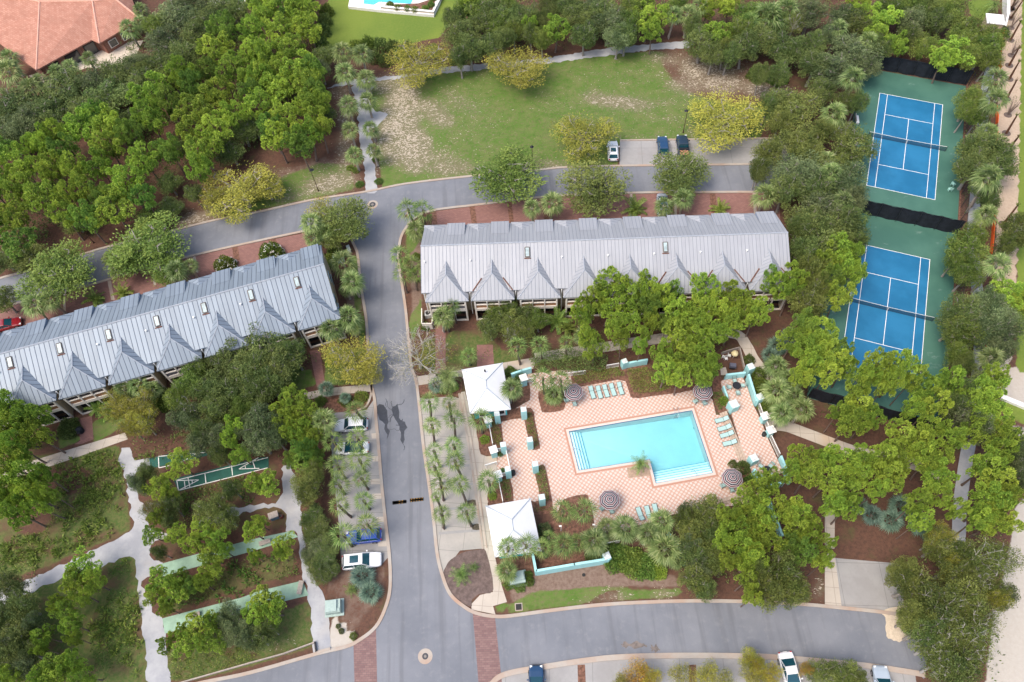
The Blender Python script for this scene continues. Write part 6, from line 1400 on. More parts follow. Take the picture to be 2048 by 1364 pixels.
row('at the lower right road end', 'big oaks at the lower right corner', Q('l', 'olive', [(960, 800, 130), (900, 720, 90), (960, 980, 100), (1250, 870, 130)])+Q('l', 'oak', [(1100, 940, 150), (1200, 1280, 130), (1010, 1060, 100)])+Q('l', 'lichen', [(1080, 1150, 120), (1300, 1080, 120), (1180, 900, 100), (1360, 640, 140), (1350, 760, 110), (1350, 1000, 120), (1180, 1060, 110), (1280, 1200, 120), (1120, 1260, 110), (1480, 640, 110)])+Q('l', 'olive', [(1120, 560, 100), (1200, 700, 110), (1240, 620, 90), (1480, 850, 80)])+Q('l', 'yellow', [(1110, 510, 70), (1190, 690, 60), (1450, 880, 60)]), 8)
row('below the lower road', 'autumn trees along the bottom edge', Q('k', 'orange', [(810, 1350, 110), (880, 1330, 70)])+Q('k', 'yellow', [(1210, 1330, 85), (1470, 1220, 60), (1500, 1320, 80)])+Q('k', 'sparse', [(1060, 1330, 80), (1320, 1350, 60)])+Q('l', 'orange', [(30, 1260, 60), (110, 1330, 85), (330, 1290, 40)])+Q('l', 'olive', [(430, 1320, 100), (560, 1330, 100), (640, 1350, 60)])+Q('k', 'yellow', [(710, 1370, 50)]), 5)
# ---- in front of the right townhouses
gP = 'pines and oaks in front of the right townhouses'
row('in front of the right townhouses, upper tier', gP, Q('g', 'pine', [(650, 390, 105), (870, 410, 95), (560, 480, 85), (770, 470, 90), (720, 400, 70), (960, 470, 75), (1200, 410, 90), (1130, 540, 105), (1390, 470, 100), (1280, 520, 90), (1440, 540, 75), (1040, 560, 90)])+Q('g', 'dpine', [(1020, 440, 60), (880, 520, 75)]), 9)
row('in front of the right townhouses, middle tier', gP, Q('g', 'pine', [(500, 590, 70), (640, 520, 90), (700, 640, 85), (780, 620, 75), (1060, 680, 100), (1160, 640, 100), (1360, 620, 100), (1280, 680, 80), (470, 540, 60), (900, 600, 60)])+Q('g', 'dpine', [(980, 620, 50)]), 8)
row('between the hedge and the right townhouses', gP, Q('g', 'pine', [(560, 760, 85), (510, 700, 60), (830, 760, 50), (960, 790, 75), (980, 900, 95), (1090, 830, 100), (1200, 800, 95), (1210, 920, 90), (1060, 940, 85), (1250, 870, 60), (720, 720, 50), (860, 700, 40), (1150, 740, 80)]), 7.5)
row('at the left end of the right townhouses', gP, Q('g', 'olive', [(40, 600, 85), (130, 640, 80)])+Q('g', 'loak', [(60, 520, 60), (220, 590, 65), (-30, 560, 60)])+Q('g', 'oak', [(-60, 640, 70), (150, 560, 60)])+Q('g', 'lichen', [(60, 680, 60)]), 5)
# ---- street trees
row('between the right townhouses and the upper road', 'round street trees along the upper road', [('loak', 1017, 352, 76, 7.5), ('olive', 1188, 376, 66, 7), ('olive', 1361, 348, 60, 6)])
row('standing on the meadow', 'yellow trees round the meadow', [('yellow', 838, 125, 62, 6.5), ('yellow', 1040, 132, 58, 6.5), ('yellow', 1166, 272, 60, 6.5), ('yellow', 1447, 235, 72, 6.5)])
row('by the junction above the left townhouses', 'street trees by the junction', [('olive', 690, 440, 55, 7), ('sparse', 645, 425, 38, 6), ('olive', 665, 470, 34, 5)])
row('between the left road and the left townhouses', 'round street trees along the left road', [('loak', 298, 490, 78, 7), ('loak', 335, 545, 34, 5), ('loak', 112, 545, 72, 7), ('olive', 60, 520, 36, 6), ('olive', 5, 600, 30, 5), ('loak', 250, 520, 42, 5)])
row('at the kerb right of the left townhouses', 'street trees by the main road', [('yellow', 708, 718, 56, 6.5), ('olive', 690, 740, 34, 5), ('yellow', 735, 745, 30, 5)])
row('between the left townhouses and the parking', 'trees below the left townhouses', Q('f', 'oak', [(90, 740, 150), (180, 860, 130), (30, 900, 130), (250, 790, 90), (40, 1010, 110), (120, 960, 90)])+Q('f', 'pine', [(260, 1080, 110), (340, 1150, 90), (200, 1170, 90), (310, 1270, 90), (370, 1300, 80), (250, 1240, 80)])+Q('f', 'grey', [(80, 1200, 120), (60, 1310, 100), (150, 1290, 80)])+Q('f', 'dpine', [(330, 1360, 80)]), 7)
row('below the middle of the left townhouses', 'trees below the left townhouses', Q('e', 'oak', [(1400, 760, 150), (1480, 880, 130), (1320, 860, 110), (1250, 1000, 110), (1380, 1010, 120), (1500, 1020, 100), (1280, 1130, 90), (1200, 1250, 80)])+Q('e', 'loak', [(1130, 970, 100), (1050, 1060, 80), (1180, 900, 70), (1440, 1120, 70)])+Q('e', 'grey', [(1100, 1170, 90), (1300, 1280, 90), (1180, 1330, 80), (1480, 1230, 80)])+Q('e', 'lichen', [(1120, 1120, 80)])+Q('e', 'yellow', [(700, 1110, 90), (830, 1100, 100), (850, 1190, 90), (780, 1230, 60)])+Q('e', 'pine', [(1400, 1230, 85), (1370, 1310, 60)]), 6.5)
row('at the left edge below the left townhouses', 'trees below the left townhouses', Q('e', 'pine', [(60, 1120, 100), (190, 1180, 110), (60, 1240, 120), (230, 1280, 90), (-40, 1330, 110), (130, 1340, 100)]), 9)
# ---- lower left garden
gL = 'small pines of the lower left garden'
row('in the big clump at the left edge', gL, Q('i', 'pine', [(60, 80, 110), (160, 150, 110), (40, 220, 100), (180, 260, 100), (120, 370, 105), (240, 330, 75), (260, 150, 70), (20, 330, 90), (290, 260, 60)]), 9)
row('around the shuffleboard lanes', gL, Q('i', 'pine', [(1070, 90, 95), (940, 220, 95), (1000, 260, 60), (1420, 30, 70), (1500, 200, 60)])+Q('i', 'oak', [(860, 130, 60), (1010, 330, 70), (1290, 30, 60), (1360, 230, 60)])+Q('i', 'grey', [(800, 190, 50), (850, 230, 40)])+Q('i', 'olive', [(1240, 350, 100), (1330, 400, 80)]), 5.5)
row('around the path junction', gL, Q('i', 'pine', [(1050, 500, 75), (1190, 470, 85), (1150, 560, 75), (1250, 620, 85), (1240, 700, 80), (1270, 520, 80), (1330, 590, 50), (900, 500, 65), (930, 400, 55), (1200, 780, 60)])+Q('i', 'lichen', [(890, 360, 70), (960, 330, 50)])+Q('i', 'oak', [(940, 600, 45), (1000, 420, 50)]), 5)
row('left of the lower mint lane', gL, Q('i', 'pine', [(950, 780, 100), (1020, 850, 95), (920, 860, 75), (1060, 760, 65), (980, 930, 55)])+Q('i', 'dpine', [(1130, 800, 60)]), 5)
row('below the lower mint lane', gL, Q('i', 'pine', [(1180, 1040, 110), (1120, 1130, 95), (1260, 1130, 90), (980, 1150, 60), (1250, 1020, 70), (1060, 1080, 60)])+Q('i', 'grey', [(1350, 960, 75), (1380, 1060, 85), (1320, 1000, 60), (1460, 1110, 70)])+Q('j', 'oak', [(60, 1110, 80), (120, 1050, 50)]), 5)
row('in the scrub left of the long gravel path', gL, Q('i', 'pine', [(500, 680, 100), (440, 770, 80), (560, 780, 75), (490, 860, 70), (390, 940, 80), (430, 1030, 70), (340, 910, 55), (260, 1100, 70), (240, 1170, 45), (440, 1110, 50)]), 5.5)
row('at the lower left picture edge', gL, Q('i', 'oak', [(60, 800, 85), (130, 920, 90), (40, 960, 100), (100, 1080, 110), (-20, 1060, 90), (140, 1190, 90), (30, 1200, 90)])+Q('i', 'grey', [(200, 1010, 60), (60, 1140, 70), (150, 1270, 80)])+Q('i', 'pine', [(330, 1290, 110), (430, 1260, 80), (500, 1330, 80), (80, 1340, 80), (250, 1350, 70), (10, 1330, 60)]), 6)
row('right of the second gravel path', gL, Q('j', 'pine', [(100, 200, 90), (60, 430, 60), (20, 480, 70), (210, 560, 75), (180, 610, 50), (90, 890, 100), (40, 960, 85), (140, 950, 85), (30, 620, 45)])+Q('j', 'olive', [(340, 200, 100), (370, 130, 70), (330, 270, 70)])+Q('j', 'dpine', [(320, 60, 95), (250, 60, 60), (400, 50, 60)]), 5)
row('in the hedge strip beside the left parking', gL, Q('j', 'oak', [(370, 380, 65), (410, 460, 70), (360, 500, 60), (450, 560, 70), (430, 640, 75), (380, 680, 60), (470, 700, 60), (330, 420, 40), (420, 740, 60)])+Q('j', 'grey', [(390, 580, 75), (340, 620, 50), (450, 660, 50)]), 2.6)
# ---- palms
row('in the left line of the gravel walk', 'palms lining the gravel walk', [('palmg', 684, 104, 22, 6), ('palmg', 691, 143, 21, 5), ('palmg', 697, 211, 21, 4.5), ('palmg', 702, 258, 20, 4.3), ('palmg', 707, 309, 20, 4.2)], order='top')
row('in the right line of the gravel walk', 'palms lining the gravel walk', [('palmg', 724, 106, 22, 6), ('palmg', 731, 156, 21, 4), ('palmg', 736, 202, 21, 4), ('palmg', 741, 255, 18, 3.5), ('palmg', 747, 300, 18, 3.8)], order='top')
row('at the rounded corner of the upper road', 'palms at the road corner', [('palm', 818, 418, 22, 5), ('palm', 844, 420, 24, 5), ('palmg', 832, 458, 24, 3.5)])
row('on the verge right of the main road', 'palms on the verge of the main road', [('palm', 800, 509, 22, 4.5), ('palm', 826, 528, 24, 4.5), ('palm', 806, 549, 22, 5), ('palm', 829, 548, 18, 4)], order='top')
row('between the left townhouses and the main road', 'palms on the verge of the main road', [('palmg', 689, 525, 27, 5), ('palmg', 704, 560, 24, 5), ('palmg', 692, 578, 14, 2.5), ('palmg', 696, 632, 27, 4.5), ('palmg', 664, 655, 25, 4.5), ('palmg', 708, 655, 16, 3)], order='top')
row('below the junction tree', 'palms at the road corner', [('palmg', 620, 446, 24, 6), ('palmg', 628, 476, 22, 4.5), ('palmg', 652, 462, 20, 4.5)])
row('against the right townhouse corner', 'palms in front of the right townhouses', [('palm', 901, 608, 20, 5), ('palmg', 885, 634, 22, 4), ('palm', 938, 712, 20, 3.5), ('palm', 894, 640, 16, 3.5)])
row('in front of the north pool house', 'pindo palms beside the north pool house', [('pindo', 893, 755, 32, 3), ('blue', 872, 770, 18, 1.8), ('blue', 653, 777, 18, 2), ('blue', 690, 795, 14, 1.2)])
PK = 'palms in the parking rows'
row('in the left column of the right parking', PK, [('palm', 856, 806, 23), ('palm', 861, 852, 22), ('palm', 869, 898, 20), ('palm', 874, 932, 22), ('palm', 879, 970, 23), ('palm', 876, 996, 14), ('palm', 883, 1026, 21)], 6., 'top')
row('in the right column of the right parking', PK, [('palm', 896, 806, 18), ('palm', 903, 840, 23), ('palm', 912, 888, 21), ('palm', 912, 926, 21), ('palm', 921, 971, 25), ('palm', 930, 1026, 24)], 6., 'top')
row('in the left column of the left parking', PK, [('palmg', 646, 842, 26, 5), ('palm', 666, 878, 26), ('palm', 674, 927, 26), ('palm', 676, 967, 25), ('palm', 681, 1012, 22), ('palm', 688, 1067, 27)], 5, 'top')
row('in the right column of the left parking', PK, [('palm', 712, 818, 25), ('palm', 718, 874, 24), ('palm', 716, 920, 25), ('palm', 724, 955, 21), ('palm', 725, 998, 22), ('palm', 735, 1050, 27)], 5, 'top')
row('in the mulch island below the left parking', 'low palms in the road islands', [('blue', 724, 1152, 27, .9), ('blue', 741, 1184, 26, .9), ('feather', 704, 1178, 18, .6)])
row('in the mulch island below the right parking', 'low palms in the road islands', [('feather', 921, 1148, 26, .9), ('feather', 948, 1133, 14, .8)])
row('in front of the townhouses north of the pool', 'palms north of the pool', [('palm', 1035, 695, 23, 4.8), ('palm', 1083, 690, 22, 4.5), ('palm', 1132, 683, 20, 4), ('palmg', 1172, 672, 24, 3.5)])
row('in the deck bed beside the umbrella', 'tall deck palms', [('palm', 1087, 757, 28, 5.5), ('palm', 1126, 762, 27, 5.5), ('palmg', 1108, 790, 20, 1.2)])
row('right of the north pool house', 'palms by the north pool house', [('palmg', 1022, 776, 26, 4.5)])
row('on the street side of the deck railing', 'palms by the street railing', [('palm', 960, 837, 23, 4.6), ('palm', 979, 958, 25, 4.6)], order='top')
row('in the planter on the lower pool edge', 'palms in the pool planter', [('feather', 1281, 925, 27, 2.2)])
row('in the mulch below the lower deck edge', 'palms of the lower bed', [('palm', 1126, 1023, 25, 4.8), ('palm', 1167, 1018, 25, 4.6)])
row('in the line across the lower bed', 'palms of the lower bed', [('palm', 1012, 1095, 24, 5.2), ('palm', 1050, 1089, 24, 4.8), ('palm', 1086, 1093, 23, 4.6), ('palm', 1124, 1090, 27, 4.8), ('palm', 1152, 1086, 22, 4.4), ('palmg', 1187, 1083, 29, 4.2), ('palmg', 1014, 1143, 26, 3), ('palm', 1098, 1076, 15, 3)])
row('below the three loungers', 'palms below the deck', [('palmg', 1251, 1057, 32, 4.2), ('palmg', 1294, 1066, 24, 4.2), ('palmg', 1322, 1042, 28, 4), ('palmg', 1333, 1096, 34, 3.8), ('palmg', 1216, 1058, 22, 2.5), ('palmg', 1352, 1120, 20, 2.2)])
row('right of the terrace railing', 'palms right of the terrace', [('palmg', 1551, 733, 24, 3.5), ('palmg', 1549, 778, 27, 4.5), ('palmg', 1583, 760, 26, 4.5), ('palmg', 1567, 826, 27, 4.2), ('palmg', 1603, 818, 29, 4.2), ('palmg', 1590, 790, 20, 3)], order='top')
row('behind the right townhouses', 'palms behind the right townhouses', [('palmg', 1064, 417, 20, 4.5), ('palmg', 1104, 403, 25, 4.5), ('palmg', 1327, 410, 20, 3.5), ('palmg', 1367, 396, 23, 4.5)])
row('behind the left townhouses', 'palms behind the left townhouses', [('palmg', 352, 538, 24, 4.5), ('palmg', 66, 608, 26, 4.5), ('palmg', 98, 600, 22, 4.5), ('palmg', 382, 530, 16, 4)])
row('against the left townhouse porches', 'palms behind the left townhouses', [('palmg', 276, 770, 26, 4), ('palmg', 248, 778, 22, 4), ('palmg', 305, 780, 18, 3)])
row('behind the right townhouses on the drive', 'fern palms by the townhouses', [('fern', 1270, 415, 28, .9), ('fern', 1440, 418, 20, .6), ('fern', 190, 597, 26, .9), ('fern', 245, 585, 20, .7), ('fern', 1115, 640, 30, 1.5), ('fern', 1135, 655, 22, 1.2), ('fern', 195, 815, 22, 1.2), ('fern', 215, 825, 18, 1)])
for k, (x, y, r, nm) in enumerate(((1580, 672, 20, 'upper left'), (1555, 690, 22, 'left'), (1540, 710, 20, 'lower left'), (1745, 1030, 24, 'leftmost lower'), (1782, 1040, 24, 'middle'), (1840, 1050, 22, 'right'), (1800, 1010, 22, 'upper middle'), (1720, 1010, 18, 'far left'), (1830, 1020, 20, 'upper right'), (1860, 1065, 18, 'far right'))):
    tree('blue', x, y, r, ('%s blue-green palmetto in the bark bed between terrace and court' if k < 3 else '%s blue-green palmetto of the clump above the grey parking bay') % nm, 'blue-green palmettos', 1.1)
for o in C.objects:
    if o.get('label', '').startswith('dark green fern palm behind the right townhouses on the drive'): o['label'] = o['label'].replace('behind the right townhouses on the drive', 'planted against one of the townhouse rows')
    if 'left of the far gate' in o.get('label', ''): o['label'] = o['label'].replace('left of the far gate in the shrub belt', 'in the shrub belt behind the meadow')
# ---- bare tree over the main road
def bare(seed, m):
    rn = random.Random(seed); mb = MB()
    def br(p, d, L, r, lv):
        q = p+d*L*.5+Vector((rn.uniform(-.1, .1), rn.uniform(-.1, .1), rn.uniform(-.05, .1)))*L; e = q+(d+Vector((rn.uniform(-.35, .35), rn.uniform(-.35, .35), rn.uniform(-.15, .2)))).normalized()*L*.5
        mb.tube([p, q, e], [r, r*.8, r*.6], 5 if lv < 3 else 3, False)
        if lv < 6:
            for _ in range(3 if lv in (1, 2, 3, 5) else 2):
                nd = (d+Vector((rn.uniform(-.9, .9), rn.uniform(-.9, .9), rn.uniform(-.45, .45)))).normalized(); br(e if rn.random() < .7 else q, nd, L*rn.uniform(.62, .82), r*.64, lv+1)
    for k in range(7):
        a = k*.9+rn.uniform(-.2, .2); br(Vector((0, 0, 1.6+.15*k)), Vector((math.cos(a)*.9, math.sin(a)*.9, .55)), 1.9, .11, 1)
    mb.tube([(0, 0, 0), (.1, 0, 1.2), (.1, .05, 2.6)], [.26, .2, .13], 8)
    return mb.mesh('branches', m)
c = G(832, 706, 4.5); t = thing('bare_tree', 'nearly leafless grey tree overhanging the main road', 'tree', (c.x, c.y, 0), .4)
o = bpy.data.objects.new('branches', bare(5, mat_bark('pale_dead_twigs', (.30, .28, .245), (.43, .41, .37)))); C.objects.link(o); o.parent = t; o.scale = (1.02, 1.02, 1.05)
rg = np.random.default_rng(9); P = np.concatenate([rg.normal(0, 1, (600, 3))*np.array([1.4, 1.3, .6])+np.array([2.2, -.3, 4.6]), rg.normal(0, 1, (900, 3))*np.array([1.9, 1.7, .55])+np.array([.2, -.6, 4.4])]); o = bpy.data.objects.new('remaining_leaves', quads_mesh('remaining_leaves', leaves(rg, P, sph(rg, 1500), .2, .09), L_yel)); C.objects.link(o); o.parent = t; t.rotation_euler = (0, 0, 0)
# ---- bushes and hedges
def bush(kind, px, py, r, label, h=1.2, group=None, big=False):
    c = G(px, py, h*.5); s = float(PX(c.x, c.y, h*.5)[2]); k = r/s
    me_ = (BIG if big else BUSH)[kind][tr_rn.randrange(2)]; o = bpy.data.objects.new('shrub', me_); C.objects.link(o)
    o.location = (c.x, c.y, .02); o.scale = (k, k, h/.75); o.rotation_euler = (0, 0, tr_rn.uniform(0, 6.28)); tag(o, label, 'shrub', group)
SH = [('hedge', 1518, 748, 16, 1.6, 'round green shrub at the top of the hedge right of the terrace'), ('hedge', 1523, 768, 17, 1.6, 'second round shrub of the hedge right of the terrace'), ('hedge', 1528, 788, 17, 1.6, 'third round shrub of the hedge right of the terrace'), ('hedge', 1534, 806, 18, 1.6, 'lowest round shrub of the hedge right of the terrace'),
      ('dark', 1499, 718, 11, 1.2, 'small dark shrub between the grill yard and the side path'), ('olive', 498, 0, 5, 1, 'low shrub by the neighbouring pool'), ('hedge', 655, 520, 18, 1.4, 'clipped dark hedge mass right of the left townhouses'), ('hedge', 668, 505, 16, 1.4, 'clipped hedge mass above the pale green cabinet'),
      ('dark', 136, 855, 22, 1.6, 'dark round shrub left of the brick path of the left row'), ('hedge', 330, 800, 22, 1.6, 'dark round shrub below the left porches'), ('dark', 318, 790, 18, 1.5, 'dark shrub next to the porch of the left row'),
      ('hedge', 1232, 1112, 30, 1.5, 'bright green shrub mass below the lower palm group, left part'), ('hedge', 1262, 1122, 30, 1.5, 'bright green shrub mass below the lower palm group, middle part'), ('hedge', 1292, 1132, 28, 1.4, 'bright green shrub mass below the lower palm group, right part'), ('lime', 1318, 1140, 18, 1.2, 'yellow-green shrub at the right tip of the lower shrub mass'),
      ('dark', 1186, 1107, 17, 1.7, 'dark vine-covered shrub hanging over the low turquoise wall'), ('dark', 1206, 1100, 14, 1.6, 'dark shrub at the right end of the low turquoise wall'),
      ('dark', 995, 1065-14, 10, 1, 'dark shrub hidden by the south pool house'), ('grey', 1090, 1060, 16, 1.3, 'grey-green wispy shrub at the right edge of the south pool house'), ('dark', 1084, 1074, 12, 1.2, 'dark shrub below the wispy shrub by the south pool house'),
      ('hedge', 1056, 1150, 10, .9, 'green hedge right of the twin cabinet, upper end'), ('hedge', 1058, 1163, 10, .9, 'green hedge right of the twin cabinet, lower end'), ('hedge', 1040, 1172, 12, .7, 'low hedge in front of the twin cabinet'), ('hedge', 1018, 1168, 12, .9, 'low hedge left of the twin cabinet'),
      ('hedge', 1020, 742, 12, 1.2, 'dark shrub beside the north pool house, left one'), ('hedge', 1036, 748, 12, 1.2, 'dark shrub beside the north pool house, right one'), ('lime', 969, 878, 10, .7, 'yellow-green shrub under the palm by the street railing'), ('lime', 985, 991, 9, .7, 'yellow-green shrub above the south pool house'),
      ('dark', 1466, 935-8, 9, 1.1, 'dark shrub above the lower right umbrella'), ('dark', 1487, 935, 15, 1.6, 'dark shrub at the lower right corner of the pool deck'), ('hedge', 1500, 960, 12, 1.3, 'green shrub between the lower right umbrella and the pines'), ('lime', 1448, 800, 9, 1.4, 'feathery yellow-green shrub below the low terrace wall'),
      ('hedge', 640, 802, 12, 1., 'shrub in the bed above the boxy off-roader, left one'), ('hedge', 690, 800, 14, .9, 'shrub in the bed above the boxy off-roader, middle one'), ('hedge', 722, 793, 15, .9, 'shrub in the bed above the boxy off-roader, right one'),
      ('lime', 665, 720, 16, .9, 'bright green low shrub below the left row porch'), ('hedge', 850, 652, 10, 1., 'dark round shrub at the verge above the bare tree'), ('hedge', 832, 512, 9, 1., 'small dark shrub left of the right row, upper one'), ('lime', 905, 772, 12, .7, 'low shrub under the pindo palm, right one'), ('hedge', 882, 776, 14, .7, 'low shrub under the pindo palm, left one'),
      ('olive', 706, 1272, 8, .6, 'yellow-green grass tuft at the brick crossing'), ('olive', 682, 1262, 6, .6, 'dark grass tuft beside the sand patch, right one'), ('olive', 676, 1252, 5, .5, 'dark grass tuft beside the sand patch, left one'), ('hedge', 1509, 148, 16, 1.6, 'green shrub at the rubble edge behind the meadow, left one'), ('hedge', 1556, 152, 22, 1.8, 'green shrub at the rubble edge behind the meadow, right one'),
      ('hedge', 700, 335, 8, .5, 'low clipped shrub under the left walk palms'), ('hedge', 757, 362, 9, .5, 'low clipped shrub at the road end of the walk, right side'), ('hedge', 719, 368, 9, .5, 'low clipped shrub at the road end of the walk, left side'), ('hedge', 750, 318, 7, .5, 'low shrub among the right walk palms'), ('hedge', 712, 340, 8, .5, 'low shrub halfway along the left walk palms')]
for k, px, py, r, h, lab in SH: bush(k, px, py, r, lab, h, None, r > 16)
for k, (x, y) in enumerate(((735, 85), (760, 88), (785, 92), (712, 92), (748, 112), (770, 118), (800, 108), (815, 95), (866, 100), (655, 100), (646, 60), (640, 85), (652, 20), (648, 40), (820, 112))):
    bush('dark' if k % 3 else 'hedge', x, y, 15, '%s shrub of the hedge round the mown lawn, counted from the left' % ORD[sorted(range(15), key=lambda q: (735, 760, 785, 712, 748, 770, 800, 815, 866, 655, 646, 640, 652, 648, 820)[q]).index(k)], 2.2, 'hedge shrubs round the mown lawn')
# planter shrubs on the villa pool wall
for k, (x, y) in enumerate(((780, 8), (795, 14), (815, 16), (830, 18), (850, 16), (862, 8), (866, -4))):
    c = G(x, y, 1.); o = bpy.data.objects.new('shrub', BUSH['hedge'][k % 3]); C.objects.link(o); o.location = (c.x, c.y, .64); o.scale = (.8, .8, 1.1); tag(o, '%s shrub in the raised planter by the private pool, from the left' % ORD[k], 'shrub', 'planter shrubs by the private pool')
for k, (x, y, r) in enumerate(((412+0, 0, 0),)): pass
for k, t_ in enumerate(POTS):
    o = bpy.data.objects.new('leaves', BUSH['hedge'][k]); C.objects.link(o); o.parent = t_; o.location = (0, 0, .4); o.scale = (.4, .4, .6)
# flowering oleanders
for k, (x, y, r, lab) in enumerate(((450, 528, 22, 'white-flowering shrub at the left, on the brick drive behind the left townhouses'), (541, 502, 24, 'white-flowering shrub nearest the junction, behind the left townhouses'))):
    c = G(x, y, 1.2); s = float(PX(c.x, c.y, 1)[2]); t = thing('flowering_shrub', lab, 'shrub', (c.x, c.y, 0), k*2., 'white-flowering shrubs'); kk = r/s
    o = bpy.data.objects.new('foliage', BIG['hedge'][k]); C.objects.link(o); o.parent = t; o.scale = (kk, kk, 3.0)
    rg = np.random.default_rng(k); d = sph(rg, 90); d[:, 2] = np.abs(d[:, 2]); P = d*np.array([kk, kk, 2.1])*1.02; fl = np.concatenate([leaves(rg, P, sph(rg, 90), .2, .18) for _ in range(4)])
    o = bpy.data.objects.new('blossom', quads_mesh('blossom', fl, plain('white_blossom', (.75, .72, .66), .8))); C.objects.link(o); o.parent = t
# hedge beds and ground cover built as leaf masses
def inpoly(poly, n, rg):
    P = np.array([(p.x, p.y) for p in W(poly)]); lo, hi = P.min(0), P.max(0); out = np.zeros((0, 2))
    L = [(a, b) for a, b in P]
    while len(out) < n:
        q = lo+(hi-lo)*rg.random((n*2, 2)); out = np.concatenate([out, q[seg_dist(q[:, 0], q[:, 1], L) > 0]])
    return out[:n]
def cover(name, label, cat, poly, dens, h, m, L=.16, Wd=.09, seed=1, kind=None, lump=.35):
    rg = np.random.default_rng(seed); P = np.array([(p.x, p.y) for p in W(poly)]); a = abs(sum(P[i-1][0]*P[i][1]-P[i][0]*P[i-1][1] for i in range(len(P))))/2
    n = int(a*dens); q = inpoly(poly, n, rg)
    if lump > .8: q = q[(np.sin(q[:, 0]*.9+seed)+np.cos(q[:, 1]*1.1+seed*2)+np.sin(q[:, 0]*.37-q[:, 1]*.51)+rg.normal(0, .25, len(q))) > -.35]; n = len(q)
    hh = h*(1-lump/2+lump*(.5*np.sin(q[:, :1]*2.3+seed)+.5*np.cos(q[:, 1:]*2.7)))
    T = np.concatenate([q, hh*(1-.55*rg.random((n, 1))**2.2)], 1); off = np.array([q[:, 0].mean(), q[:, 1].mean(), 0]); T = T-off
    N_ = sph(rg, n); N_[:, 2] = np.abs(N_[:, 2])+.5
    o = bpy.data.objects.new(name, quads_mesh(name, leaves(rg, T, N_, L, Wd, .7), m)); C.objects.link(o); o.location = off
    if kind: o['kind'] = kind
    else: tag(o, label, cat)
    return o
cover('hedge', 'long low hedge in the bed between the two deck pillars, upper bed', 'hedge', zp('m', [(862, 720), (925, 720), (1010, 1085), (960, 1120), (935, 980), (885, 960)]), 130, .6, L_hedge, seed=1)
cover('hedge', 'low hedge left of the small checkered terrace, beside the railing', 'hedge', zp('m', [(460, 830), (545, 830), (595, 1040), (565, 1100), (500, 1080)]), 130, .6, L_hedge, seed=2)
cover('hedge', 'long low hedge in the lower deck bed, between two turquoise pillars', 'hedge', zp('o', [(905, 90), (960, 65), (990, 90), (1045, 420), (1000, 440), (990, 350), (930, 340), (905, 180)]), 130, .55, L_hedge, seed=3)
cover('hedge', 'low hedge above the south pool house, right of the railing', 'hedge', zp('o', [(535, 210), (620, 210), (650, 420), (580, 430), (550, 320)]), 130, .5, L_hedge, seed=4)
cover('hedge', 'sparse low hedge at the foot of the lower deck bed', 'hedge', zp('o', [(880, 500), (1040, 480), (1050, 530), (890, 550)]), 80, .4, L_olive, seed=5)
cover('hedge', 'long clipped hedge behind the five loungers', 'hedge', zp('g', [(430, 930), (560, 905), (700, 880), (745, 930), (690, 945), (520, 970), (445, 985)]), 150, .9, L_hedge, seed=6)
cover('hedge', 'deep block of hedge between the loungers and the upper right umbrella', 'hedge', zp('g', [(750, 900), (860, 880), (960, 960), (1010, 1010), (900, 1035), (790, 1035), (760, 960)]), 150, .9, L_hedge, seed=7)
cover('hedge', 'dark tall hedge behind the railing north of the deck', 'hedge', zp('g', [(170, 850), (250, 800), (420, 790), (640, 840), (620, 910), (430, 930), (330, 900), (200, 900)]), 170, 1.9, L_oak, .2, .12, seed=8)
cover('hedge', 'green hedge along the low terrace wall right of the upper right umbrella', 'hedge', zp('q', [(245, 620), (330, 590), (400, 690), (370, 790), (320, 820), (270, 720)]), 150, .8, L_hedge, seed=9)
cover('hedge', 'green hedge piece left of the grill yard', 'hedge', zp('g', [(880, 870), (990, 880), (1000, 960), (900, 940)]), 120, 1.1, L_oak, seed=10)
# undergrowth (nobody could count it)
def under(polys, dens, h, m, seed, L=.34, Wd=.16): 
    for k, p in enumerate(polys): cover('undergrowth', None, None, p, dens, h, m, L, Wd, seed*10+k, 'stuff', .9)
under([[(-120, 300), (60, 200), (330, 60), (520, 0), (640, 0), (650, 120), (650, 250), (560, 270), (470, 330), (330, 400), (200, 470), (-120, 530)]], 26, 2.2, L_oak, 1)
under([[(880, 100), (905, 40), (915, -40), (1900, -40), (1960, 30), (1980, 100), (1900, 150), (1760, 110), (1600, 150), (1440, 115), (1360, 72), (1200, 92), (1000, 118), (900, 118)]], 15, 2.2, L_oak, 2)
under([[(1560, 210), (1680, 200), (1740, 300), (1700, 420), (1640, 560), (1600, 480), (1580, 400), (1520, 300)]], 15, 2.4, L_oak, 3)
under([[(1930, 480), (2010, 520), (2010, 720), (1930, 800), (1890, 700), (1915, 560)], [(1930, 150), (1960, 150), (1975, 400), (1925, 440), (1920, 380)]], 9, 1.6, L_oak, 4)
under([[(380, 760), (640, 700), (640, 830), (620, 930), (440, 920), (300, 870)], [(270, 880), (440, 860), (560, 900), (520, 925), (350, 945), (260, 905)], [(-100, 790), (160, 850), (20, 930), (-100, 960)], [(-100, 1150), (80, 1130), (70, 1364), (-100, 1400)]], 12, 1.4, L_oak, 5)
under([[(1830, 1120), (1990, 1060), (1990, 1400), (1850, 1400), (1790, 1200)], [(1340, 1040), (1560, 1010), (1600, 1090), (1570, 1180), (1380, 1160)]], 12, 1.6, L_oak, 6)
under([zp('j', [(310, 340), (420, 320), (480, 500), (540, 700), (440, 800), (330, 650)])], 40, 1.4, L_hedge, 7, .26, .13)
